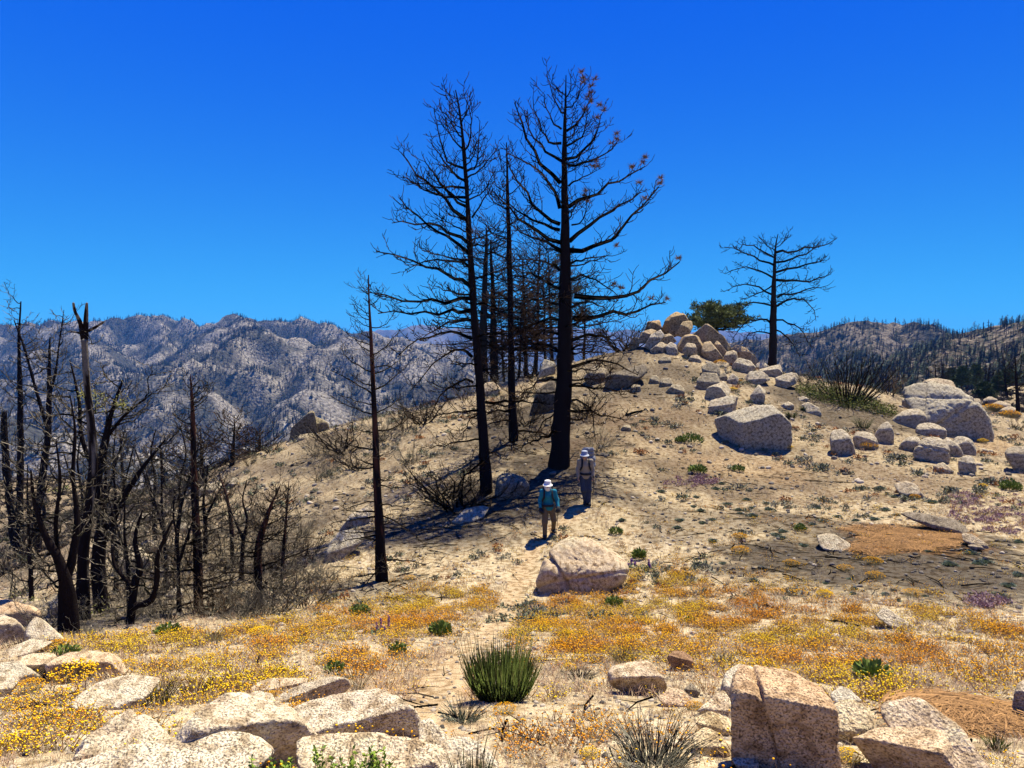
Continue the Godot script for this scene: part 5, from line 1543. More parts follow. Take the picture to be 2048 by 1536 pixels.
func clump_meshes(seed_: int, heads: int, radius: float, tall: float, head: float, a: Color, b: Color) -> Array:
	var rng := RandomNumberGenerator.new()
	rng.seed = seed_
	var f := Geo.new()
	var l := Geo.new()
	for i in heads:
		var w := rng.randf() * TAU
		var r := sqrt(rng.randf())
		var q := Vector3(cos(w) * r * radius * 0.5, -0.02, sin(w) * r * radius * 0.5)
		var tip := Vector3(cos(w) * r * radius, tall * rng.randf_range(0.75, 1.05) * (1.0 - 0.45 * r * r), sin(w) * r * radius)
		flower(f, q, tip, head * rng.randf_range(0.75, 1.2), a.lerp(b, rng.randf()), Color(0.2, 0.16, 0.07), rng)
	for i in heads * 2:
		var w := rng.randf() * TAU
		var r := sqrt(rng.randf()) * radius * 0.8
		var q := Vector3(cos(w) * r, rng.randf_range(0, tall * 0.45), sin(w) * r)
		leaf_at(l, q, Vector3(rng.randf_range(-1, 1), rng.randf_range(0.1, 1), rng.randf_range(-1, 1)).normalized() * 0.035, 0.006, rng, Color(0.11, 0.13, 0.055) * rng.randf_range(0.6, 1.4))
	return [f.mesh(), l.mesh()]

func blades(g: Geo, n: int, radius: float, tall: float, lean: float, width: float, a: Color, b: Color, rng: RandomNumberGenerator, droop := 0.0) -> void:
	for i in n:
		var w := rng.randf() * TAU
		var r := sqrt(rng.randf())
		var q := Vector3(cos(w) * r * radius, -0.02, sin(w) * r * radius)
		var h := tall * rng.randf_range(0.45, 1.0)
		var w2 := w + rng.randf_range(-0.6, 0.6)
		var out := Vector3(cos(w2), 0, sin(w2)) * lean * h * (0.25 + r)
		var mid := q + out * 0.4 + Vector3(0, h * 0.6, 0)
		var tip := q + out + Vector3(0, h * (1.0 - droop * rng.randf()), 0)
		var c := a.lerp(b, rng.randf())
		g.tube(PackedVector3Array([q, mid, tip]), PackedFloat32Array([width, width * 0.8, width * 0.3]), 3, c * 0.85, c)

func tuft(called: String, label: String, group: String, px: float, py: float, n: int, wide_px: float, tall_px: float, lean: float, width: float, a: Color, b: Color, seed_: int, droop := 0.0) -> void:
	var rng := RandomNumberGenerator.new()
	rng.seed = seed_
	var p := spot(px, py)
	var k := -p.z / FOCAL
	var g := Geo.new()
	blades(g, n, wide_px * 0.28 * k, tall_px * k, lean, width, a, b, rng, droop)
	var m := part(called, g.mesh(), M.leaf, self)
	m.position = p
	tag(m, label, "plant", group)

func make_plants() -> void:
	var rng := RandomNumberGenerator.new()
	rng.seed = 600
	# --- the broom-like green bush by the path: parts are its green stems, dry stems and base litter
	var p := spot(1003, 1402)
	var k := -p.z / FOCAL
	var bush := thing("broom_bush", p, "dense bush of upright green leafless stems beside the path", "bush")
	var g := Geo.new()
	var dry := Geo.new()
	for i in 720:
		var w := rng.randf() * TAU
		var r := sqrt(rng.randf())
		var q := Vector3(cos(w) * r * 30 * k, -0.03, sin(w) * r * 26 * k)
		var h := rng.randf_range(70, 138) * k * (1.0 - 0.2 * r)
		if i < 40:
			h = rng.randf_range(130, 165) * k
			q.x -= 12 * k
		var tip := q + Vector3(cos(w) * r * 54 * k + rng.randfn() * 5 * k, h, sin(w) * r * 36 * k)
		var mid := q.lerp(tip, 0.5) + Vector3(cos(w), 0, sin(w)) * r * 9 * k
		var old := rng.randf() < (0.22 if q.x > 20 * k else 0.05)
		var c := Color(0.24, 0.36, 0.085).lerp(Color(0.34, 0.44, 0.12), rng.randf()) if not old else Color(0.3, 0.25, 0.12)
		var tgt := dry if old else g
		tgt.tube(PackedVector3Array([q, mid, tip]), PackedFloat32Array([0.0032, 0.0028, 0.0013]), 3, c, c.lerp(Color(0.22, 0.25, 0.07), 0.4))
		if rng.randf() < 0.5:
			var t2 := mid + Vector3(rng.randfn() * 9, rng.randf_range(30, 55), rng.randfn() * 8) * k
			tgt.tube(PackedVector3Array([mid, mid.lerp(t2, 0.5) + Vector3(rng.randfn() * 2 * k, 0, 0), t2]), PackedFloat32Array([0.0026, 0.0022, 0.0011]), 3, c, c)
	for i in 26:
		var w := rng.randf() * TAU
		var q := Vector3(cos(w) * 30 * k, 0, sin(w) * 34 * k)
		dry.tube(PackedVector3Array([q, q + Vector3(rng.randfn() * 16, rng.randf_range(25, 70), rng.randf_range(0, 16)) * k]), PackedFloat32Array([0.003, 0.0012]), 3, Color(0.35, 0.3, 0.24), Color(0.42, 0.38, 0.32))
	part("green_stems", g.mesh(), M.leaf, bush)
	part("dry_stems", dry.mesh(), M.leaf, bush)
	# --- cushions
	var cm := [cushion_mesh(1), cushion_mesh(2), cushion_mesh(3)]
	var spots := []
	for e in [[350, 360], [650, 405], [815, 335], [865, 290], [625, 485], [690, 520], [915, 470], [1010, 515], [1025, 545], [1080, 430], [1120, 495], [1130, 565], [1250, 460], [1270, 510], [1435, 495], [1690, 500], [1860, 575], [510, 605], [785, 600], [705, 625], [1640, 640], [1730, 615], [1330, 730], [1390, 700], [1380, 755], [1570, 820], [655, 935], [880, 970], [1205, 1005], [1140, 1120], [1965, 1105], [1755, 1140], [2000, 1190], [1990, 1230], [180, 1360], [15, 600], [490, 665], [790, 780]]:
		spots.append([1240 + e[0] / 4.267, 900 + e[1] / 4.267])
	for e in [[865, 515], [820, 330], [940, 400], [1100, 495], [1265, 450], [960, 560], [770, 595], [610, 605], [870, 1240], [965, 1290], [1160, 1340], [1410, 980], [1655, 975], [1550, 815], [1590, 885], [1920, 1165], [1830, 1245], [2010, 1075], [2005, 790], [1185, 655], [930, 1200], [1200, 1250], [1230, 870], [1720, 960], [1880, 1290]]:
		spots.append([1568 + e[0] / 4.267, 900 + e[1] / 4.267])
	for e in spots:
		var q := spot(e[0], e[1])
		var s := rng.randf_range(5.5, 10.5) * -q.z / FOCAL
		if e[0] > 1880 and e[1] > 1100:
			s *= 1.4
		var m := part("cushion_plant", cm[rng.randi() % 3], M.leaf, self)
		m.position = q
		m.rotation.y = rng.randf() * TAU
		m.scale = Vector3(s * 1.15, s, s * 1.15)
		tag(m, "grey-green cushion plant on the ashy slope", "plant", "grey-green cushions on the slope")
	# --- flower clumps that stand out
	var gold := Color(0.8, 0.46, 0.01)
	var lemon := Color(0.9, 0.62, 0.015)
	var amber := Color(0.75, 0.33, 0.01)
	var kinds := [clump_meshes(11, 300, 0.5, 0.45, 0.026, gold, lemon), clump_meshes(12, 240, 0.5, 0.42, 0.024, amber, gold), clump_meshes(13, 200, 0.5, 0.38, 0.022, gold, amber)]
	var cl := [[1226, 1172, 48, 0, "yellow flower clump against the large pinkish boulder"], [150, 1362, 96, 0, "dense bright yellow flower mound beside the low reddish rock"], [1480, 1078, 34, 1, "orange flower clump at the top of the ash patch"], [1482, 1108, 40, 1, "orange flower clump just below another on the ash patch"], [1138, 1342, 34, 0, "yellow flower clump right of the green bush"], [1115, 1258, 28, 0, "yellow flower clump in the orange carpet by the path"], [1136, 1270, 26, 0, "smaller yellow flower clump in the orange carpet by the path"],
		[740, 1325, 52, 2, "loose orange flower clump by a dead stem"], [520, 1272, 50, 0, "yellow flower clump at the edge of the dead brush"], [258, 1334, 36, 0, "yellow flower clump on bare sand behind the white rock"], [385, 1330, 36, 0, "yellow flower clump on pale sand"], [420, 1320, 30, 0, "second yellow flower clump on pale sand"], [1745, 1128, 40, 2, "yellow flower clump below the needle bed"], [1750, 1158, 40, 2, "wide flower clump on the ash below the needle bed"], [1825, 1192, 42, 2, "orange-topped green clump on the lower ash"], [1582, 1132, 34, 2, "yellow-topped green clump at the ash edge"], [1690, 1142, 34, 2, "yellow-topped green clump in the middle of the ash"],
		[1650, 1196, 36, 0, "bright yellow clump below the ash patch"], [1600, 1192, 34, 1, "orange clump below the ash patch"], [1555, 1190, 34, 1, "orange clump beside a dead stick below the ash"], [1830, 998, 22, 1, "small orange clump at the half-buried white rock"], [1466, 782, 18, 0, "yellow clump between two boulders below the crest"], [1440, 730, 26, 1, "orange clump against the leaning slabs"], [1460, 822, 20, 1, "orange clump beside the long two-step boulder"], [1578, 898, 18, 0, "yellow clump at the right foot of the broad white-topped boulder"], [1736, 898, 38, 1, "orange flowers at the foot of the low rounded boulder"], [1505, 716, 30, 1, "orange flowers on the crest behind the pale boulders"], [1478, 764, 14, 1, "small orange clump beside the white-topped boulder"], [1894, 868, 14, 0, "tiny yellow clump on top of the boulder pile"], [1965, 886, 22, 0, "yellow clump at the foot of the leaning boulder"], [1966, 975, 18, 0, "small yellow clump right of the pile on the bare slope"], [1985, 822, 40, 1, "orange flowers in front of the boulder row"], [2020, 836, 40, 1, "orange flowers at the end of the boulder row"], [1840, 820, 36, 1, "orange flowers behind the domed boulder"],
		[590, 1430, 50, 1, "orange flowers in the gap between the foreground rocks"], [545, 1400, 40, 1, "orange flowers trailing between the flat rocks"], [60, 1385, 60, 1, "orange flower clump by the small white rock at the edge"], [1010, 1428, 52, 1, "orange flower clump below the green bush"], [1390, 1420, 40, 1, "orange flower clump left of the low yellowish rock"], [1695, 1525, 60, 0, "yellow flowers at the foot of the rounded cream rock"], [760, 1395, 30, 1, "orange flowers above the flat-topped block"], [820, 1160, 26, 1, "orange clump beside the slender tree"], [115, 1300, 50, 1, "orange flowers above the white sloping rock"], [1180, 1515, 44, 0, "yellow flowers beside the grey twiggy bush"]]
	for i in cl.size():
		var e: Array = cl[i]
		var q := spot(e[0], e[1])
		var s: float = e[2] * -q.z / FOCAL
		var root := thing("flower_clump", q, e[4], "flowers", "flower clumps standing out of the carpet")
		root.rotation.y = rng.randf() * TAU
		root.scale = Vector3(s, s * rng.randf_range(0.85, 1.1), s)
		part("flowers", kinds[e[3]][0], M.petal, root)
		part("leaves", kinds[e[3]][1], M.leaf, root)
	# --- lupines
	for e in [[757, 1272, [[-4, 30], [6, 36], [22, 44], [16, 20]], "purple lupine with four flower spikes at the edge of the orange carpet"], [1262, 1140, [[0, 22], [8, 16], [-6, 14]], "purple lupine beside the large pinkish boulder"], [1297, 1142, [[0, 24], [5, 16]], "purple lupine uphill right of the large pinkish boulder"]]:
		var q := spot(e[0], e[1])
		var kk := -q.z / FOCAL
		var root := thing("lupine", q, e[3], "flowers", "purple lupines")
		var l := Geo.new()
		for i in 120:
			leaf_at(l, Vector3(rng.randfn() * 9 * kk, rng.randf_range(0, 12) * kk, rng.randfn() * 9 * kk), Vector3(rng.randf_range(-1, 1), rng.randf_range(0.1, 0.8), rng.randf_range(-1, 1)).normalized() * 5 * kk, 1.2 * kk, rng, Color(0.09, 0.13, 0.07) * rng.randf_range(0.7, 1.3))
		part("leaves", l.mesh(), M.leaf, root)
		for sp in e[2]:
			var f := Geo.new()
			var b := Vector3(sp[0] * kk, 0, rng.randfn() * 3 * kk)
			var t := b + Vector3(rng.randfn() * 2 * kk, sp[1] * kk, 0)
			f.tube(PackedVector3Array([b, t]), PackedFloat32Array([0.004, 0.002]), 3, Color(0.1, 0.12, 0.06), Color(0.1, 0.1, 0.08))
			for i in 60:
				var c := b.lerp(t, rng.randf_range(0.45, 1.0)) + Vector3(rng.randfn(), 0, rng.randfn()) * 1.1 * kk
				f.blob(c, Vector3.ONE * 0.95 * kk, Color(0.13, 0.04, 0.2) * rng.randf_range(0.7, 1.5))
			part("flower_spike", f.mesh(), M.petal, root)
	# --- green leafy plants
	for e in [[1232, 1068, 26, 18, "bright green leafy plant on the slope uphill of the pinkish boulder"], [1278, 1116, 26, 24, "green leafy plant between the pinkish boulder and the lupines"], [1745, 1362, 70, 52, "tall green leafy plant on the flower slope"], [1382, 884, 50, 22, "patch of bright green leaves on the brown slope"], [1360, 884, 20, 14, "small green plant beside the bright green patch"], [1476, 942, 26, 16, "small green plant below the broad white-topped boulder"], [1228, 1212, 34, 24, "rounded green plant below the pinkish boulder"], [2020, 980, 36, 26, "dark green plant on the bare right slope"], [720, 1230, 40, 26, "green plant with orange flowers above the lupine"], [880, 1270, 40, 36, "green stemmed plant left of the path"], [795, 1310, 36, 30, "grey-green plant on the sand beside the path"], [668, 1345, 40, 28, "green plant with yellow flowers on the sand"], [1395, 945, 36, 22, "olive tuft on the bare slope"], [1600, 1060, 24, 16, "olive plant on the ash"], [335, 1270, 50, 30, "green plant at the edge of the dead brush"], [1380, 1246, 24, 16, "low olive plant inside the orange carpet"], [130, 1318, 56, 34, "yellow-green plant above the yellow mound"]]:
		var q := spot(e[0], e[1])
		var kk := -q.z / FOCAL
		var l := Geo.new()
		for i in 260:
			var w := rng.randf() * TAU
			var r := sqrt(rng.randf())
			var qq := Vector3(cos(w) * r * e[2] * 0.45, rng.randf() * e[3] * 0.8 * (1.0 - 0.5 * r), sin(w) * r * e[2] * 0.45) * kk
			leaf_at(l, qq, Vector3(cos(w) * r, rng.randf_range(0.3, 1.2), sin(w) * r).normalized() * e[3] * 0.3 * kk, e[3] * 0.07 * kk, rng, Color(0.075, 0.125, 0.02).lerp(Color(0.16, 0.19, 0.04), rng.randf()))
		var m := part("leafy_plant", l.mesh(), M.leaf, self)
		m.position = q
		tag(m, e[4], "plant", "green plants on the slope")
	# --- the bright herb in front of the foreground slabs
	var herb := spot(640, 1590)
	var hk := -herb.z / FOCAL
	var hroot := thing("green_herb", herb, "bright green small-leaved herb growing in front of the dark-faced boulder", "plant")
	for s in 46:
		var st := Geo.new()
		var x := rng.randf_range(-130, 165) * hk
		var b := Vector3(x, 0, rng.randf_range(-0.1, 0.15))
		b.y = ground_y(herb.x + b.x, herb.z + b.z) - herb.y
		var h := rng.randf_range(50, 105) * hk
		if x < -40 * hk:
			h *= 0.75
		var t := b + Vector3(rng.randfn() * 14 * hk, h, rng.randfn() * 10 * hk)
		st.tube(PackedVector3Array([b, b.lerp(t, 0.5) + Vector3(rng.randfn() * 3 * hk, 0, 0), t]), PackedFloat32Array([0.0025, 0.002, 0.001]), 3, Color(0.1, 0.13, 0.04), Color(0.12, 0.16, 0.04))
		for i in 34:
			var c := b.lerp(t, rng.randf_range(0.2, 1.0))
			var d := Vector3(rng.randf_range(-1, 1), rng.randf_range(-0.1, 0.9), rng.randf_range(-1, 1)).normalized()
			leaf_at(st, c, d * rng.randf_range(7, 14) * hk, 3.0 * hk, rng, Color(0.12, 0.2, 0.025).lerp(Color(0.24, 0.3, 0.04), rng.randf()))
		part("stem", st.mesh(), M.leaf, hroot)
	# --- grasses and wiry tufts
	var straw := Color(0.42, 0.32, 0.15)
	var green := Color(0.1, 0.13, 0.05)
	tuft("grass_tuft", "wiry green-brown grass tuft in front of the broad white rock", "", 312, 1412, 110, 90, 78, 0.55, 0.0022, green, Color(0.25, 0.17, 0.08), 701)
	tuft("grass_tuft", "rusty grass tuft beside the wiry green-brown one", "", 385, 1398, 120, 70, 60, 0.45, 0.0022, Color(0.25, 0.12, 0.05), Color(0.36, 0.22, 0.1), 702)
	tuft("grass_tuft", "dry grey grass hanging by the undercut left rock", "", 60, 1362, 90, 60, 46, 0.9, 0.002, Color(0.3, 0.25, 0.18), Color(0.42, 0.37, 0.29), 703, 0.6)
	tuft("rush_tuft", "upright dark green stems along the bottom edge before the white rock", "", 945, 1590, 60, 130, 120, 0.2, 0.003, Color(0.05, 0.09, 0.03), Color(0.11, 0.15, 0.06), 704)
	tuft("grass_tuft", "pale golden grass behind the undercut cream rock", "", 1245, 1326, 110, 60, 42, 0.7, 0.0025, straw, Color(0.55, 0.45, 0.25), 705)
	tuft("grass_tuft", "pale golden grass in the orange carpet", "", 1446, 1326, 80, 40, 34, 0.7, 0.0028, straw, Color(0.55, 0.45, 0.25), 706)
	tuft("grass_tuft", "small green grass tuft by the egg-shaped stone", "", 1582, 838, 60, 22, 20, 0.5, 0.008, Color(0.06, 0.1, 0.03), Color(0.12, 0.15, 0.05), 707)
	tuft("grass_tuft", "wide-leaved green grass tuft above the low rounded boulder", "", 1725, 856, 70, 40, 28, 0.8, 0.008, Color(0.07, 0.1, 0.04), Color(0.14, 0.17, 0.08), 708)
	tuft("grass_tuft", "green grass tuft beside the white broken slab", "", 1606, 822, 50, 16, 14, 0.5, 0.008, Color(0.07, 0.11, 0.03), Color(0.12, 0.16, 0.05), 709)
	tuft("grass_tuft", "fresh green grass tuft below the right-hand needle bed", "", 1992, 1502, 90, 44, 40, 0.5, 0.0024, Color(0.1, 0.15, 0.03), Color(0.22, 0.24, 0.07), 710)
	tuft("rush_tuft", "dark green stems before the long pale slab", "", 1925, 1532, 50, 60, 60, 0.4, 0.0026, Color(0.06, 0.09, 0.04), Color(0.14, 0.15, 0.08), 711)
	tuft("twiggy_bush", "silvery grey twiggy bush at the bottom right of centre", "", 1305, 1532, 260, 190, 90, 0.9, 0.0026, Color(0.24, 0.23, 0.19), Color(0.42, 0.4, 0.34), 712)
	tuft("twiggy_bush", "silvery low bush beside the broom-like green bush", "", 925, 1442, 170, 80, 42, 0.9, 0.0026, Color(0.16, 0.19, 0.15), Color(0.34, 0.34, 0.28), 713)
	tuft("twiggy_bush", "grey-brown low bush right of the broom-like green bush", "", 1160, 1356, 150, 70, 22, 1.2, 0.003, Color(0.16, 0.14, 0.11), Color(0.32, 0.28, 0.22), 714)
	tuft("grass_tuft", "golden bunch of dry grass beside the dead brush", "", 425, 1284, 90, 50, 30, 0.7, 0.004, straw, Color(0.55, 0.45, 0.25), 715)
	tuft("grass_tuft", "dead grass with tall stalks on the sand above the flat-topped block", "", 716, 1385, 34, 30, 60, 0.5, 0.002, Color(0.3, 0.22, 0.12), straw, 716)
	tuft("grass_tuft", "dark stems poking up beside the triangular rock", "", 1780, 1532, 24, 40, 90, 0.3, 0.0024, Color(0.12, 0.12, 0.07), Color(0.22, 0.2, 0.13), 717)
	# --- fallen wood
	var logs := [[1252, 832, 1284, 824, 0.07, "short charred log lying on the open slope"], [1528, 1212, 1560, 1222, 0.03, "blackened stick among orange clumps"], [1720, 1255, 1650, 1240, 0.02, "thin grey stick in the orange carpet"], [820, 1206, 770, 1196, 0.03, "charred stick lying below the slender tree"]]
	for e in logs:
		var a := spot(e[0], e[1])
		var b := spot(e[2], e[3])
		var gg := Geo.new()
		var lift := Vector3(0, e[4] * 0.7, 0)
		gg.tube(bow(lift, lift + (b - a) * 0.5 + Vector3(0, 0.02, 0), b - a + lift, 6, rng, 0.015), taper(e[4], e[4] * 0.6, 6), 8, CHAR, Color(0.04, 0.035, 0.03))
		var m := part("log", gg.mesh(), M.bark, self)
		m.position = a
		tag(m, e[5], "log", "charred wood on the ground")
	var sp := spot(1985, 1428)
	var stump := thing("stump", sp, "broken weathered stump on the right-hand needle bed", "stump")
	var kk := -sp.z / FOCAL
	var sg := Geo.new()
	sg.tube(PackedVector3Array([Vector3(-14, -4, 0) * kk, Vector3(-4, 10, 4) * kk, Vector3(8, 22, 8) * kk, Vector3(14, 32, 8) * kk]), PackedFloat32Array([0.055, 0.05, 0.042, 0.02]), 9, Color(0.16, 0.12, 0.085), Color(0.3, 0.25, 0.19), bark_bump, 0.5)
	sg.smooth()
	part("trunk", sg.mesh(), M.bark, stump)
	for s in 5:
		var rg := Geo.new()
		var w := rng.randf() * TAU
		rg.tube(PackedVector3Array([Vector3(-8, 2, 0) * kk, Vector3(cos(w) * 14 - 8, 3, sin(w) * 10) * kk, Vector3(cos(w) * 26 - 8, -3, sin(w) * 20) * kk]), PackedFloat32Array([0.03, 0.02, 0.008]), 6, Color(0.12, 0.095, 0.07), Color(0.2, 0.16, 0.12))
		part("root", rg.mesh(), M.bark, stump)

# ---------------------------------------------------------------- people
# Surface nets round a set of tapered capsules [from, to, radius, radius] that melt into each other.
func flesh(g: Geo, bones: Array, cell: float, soft: float, clip_low := -1e9, clip_high := 1e9) -> void:
	var lo := Vector3.ONE * 1e9
	var hi := Vector3.ONE * -1e9
	for b in bones:
		var r: float = maxf(b[2], b[3]) + soft * 2.0 + cell * 2.0
		lo = lo.min(b[0] - Vector3.ONE * r).min(b[1] - Vector3.ONE * r)
		hi = hi.max(b[0] + Vector3.ONE * r).max(b[1] + Vector3.ONE * r)
	var nx := int((hi.x - lo.x) / cell) + 2
	var ny := int((hi.y - lo.y) / cell) + 2
	var nz := int((hi.z - lo.z) / cell) + 2
	var f := PackedFloat32Array()
	f.resize(nx * ny * nz)
	f.fill(0.0)
	var k := 1.0 / soft
	for b in bones:
		var a: Vector3 = b[0]
		var e: Vector3 = b[1] - a
		var ra: float = b[2]
		var rb: float = b[3]
		var ee := maxf(e.length_squared(), 1e-9)
		var m := maxf(ra, rb) + soft * 4.0
		var l: Vector3 = ((a.min(b[1]) - Vector3.ONE * m - lo) / cell).floor().max(Vector3.ZERO)
		var h: Vector3 = ((a.max(b[1]) + Vector3.ONE * m - lo) / cell).ceil().min(Vector3(nx - 1, ny - 1, nz - 1))
		for z in range(int(l.z), int(h.z) + 1):
			for y in range(int(l.y), int(h.y) + 1):
				var row := (z * ny + y) * nx
				for x in range(int(l.x), int(h.x) + 1):
					var q := lo + Vector3(x, y, z) * cell - a
					var t := clampf(q.dot(e) / ee, 0.0, 1.0)
					var d := (q - e * t).length() - (ra + (rb - ra) * t)
					if d < soft * 4.0:
						f[row + x] += exp(-d * k)
	for i in f.size():
		f[i] = log(f[i]) * soft if f[i] > 1e-6 else -soft * 5.0
	if clip_low > -1e8 or clip_high < 1e8:
		for z in nz:
			for y in ny:
				var wy := lo.y + y * cell
				var cut := minf(wy - clip_low, clip_high - wy)
				for x in nx:
					var i := (z * ny + y) * nx + x
					f[i] = minf(f[i], cut)
	var made := {}
	var sx := 1
	var sy := nx
	var sz := nx * ny
	for z in nz - 1:
		for y in ny - 1:
			for x in nx - 1:
				var i := z * sz + y * sy + x
				var mask := 0
				for c in 8:
					if f[i + (c & 1) * sx + ((c >> 1) & 1) * sy + (c >> 2) * sz] > 0.0:
						mask += 1
				if mask == 0 or mask == 8:
					continue
				var s := Vector3.ZERO
				var n := 0
				for c in 8:
					for ax in 3:
						if (c >> ax) & 1:
							continue
						var c2 := c | (1 << ax)
						var va := f[i + (c & 1) * sx + ((c >> 1) & 1) * sy + (c >> 2) * sz]
						var vb := f[i + (c2 & 1) * sx + ((c2 >> 1) & 1) * sy + (c2 >> 2) * sz]
						if (va > 0.0) != (vb > 0.0):
							var p := Vector3(c & 1, (c >> 1) & 1, c >> 2)
							p[ax] += va / (va - vb)
							s += p
							n += 1
				made[i] = g.v.size()
				g.v.append(lo + (Vector3(x, y, z) + s / n) * cell)
	for i in made:
		var inside := f[i] > 0.0
		for ax in 3:
			var st: int = [sx, sy, sz][ax]
			if (f[i + st] > 0.0) == inside:
				continue
			var u: int = [sy, sz, sx][ax]
			var w: int = [sz, sx, sy][ax]
			if not (made.has(i - u) and made.has(i - w) and made.has(i - u - w)):
				continue
			var q := [made[i], made[i - u], made[i - u - w], made[i - w]]
			var order := [0, 1, 2, 0, 2, 3] if inside else [0, 2, 1, 0, 3, 2]
			for o in order:
				g.ix.append(q[o])

func hand_bones(wrist: Vector3, down: Vector3, inward: Vector3, curl: float) -> Array:
	var fwd := inward.cross(down).normalized()
	var out := []
	var palm := wrist + down * 0.085
	for s in [-0.026, -0.009, 0.009, 0.026]:
		out.append([wrist + down * 0.015 + fwd * s * 0.6, palm + fwd * s, 0.014, 0.012])
	var i := 0
	for s in [-0.03, -0.0105, 0.0105, 0.03]:
		var l: float = [0.062, 0.078, 0.084, 0.074][i]
		var p: Vector3 = palm + fwd * s
		var d := down
		for j in 3:
			d = (d + inward * curl * 0.75).normalized()
			var e: Vector3 = p + d * l * [0.45, 0.32, 0.23][j]
			out.append([p, e, 0.0095 - 0.0008 * j, 0.0088 - 0.0008 * j])
			p = e
		i += 1
	var tp := wrist + down * 0.03 + fwd * 0.028
	var t2 := tp + (fwd * 0.7 + down * 0.7 + inward * 0.35).normalized() * 0.042
	out.append([tp, t2, 0.013, 0.0105])
	out.append([t2, t2 + (down * 0.8 + inward * 0.7).normalized() * 0.034, 0.0105, 0.0085])
	return out

func cloth(called: String, bones: Array, swell: float, cell: float, mat: Material, parent: Node3D, low := -1e9, high := 1e9) -> MeshInstance3D:
	var g := Geo.new()
	var wide := []
	for b in bones:
		wide.append([b[0], b[1], b[2] + swell, b[3] + swell])
	flesh(g, wide, cell, 0.02, low, high)
	g.smooth()
	return part(called, g.mesh(), mat, parent)

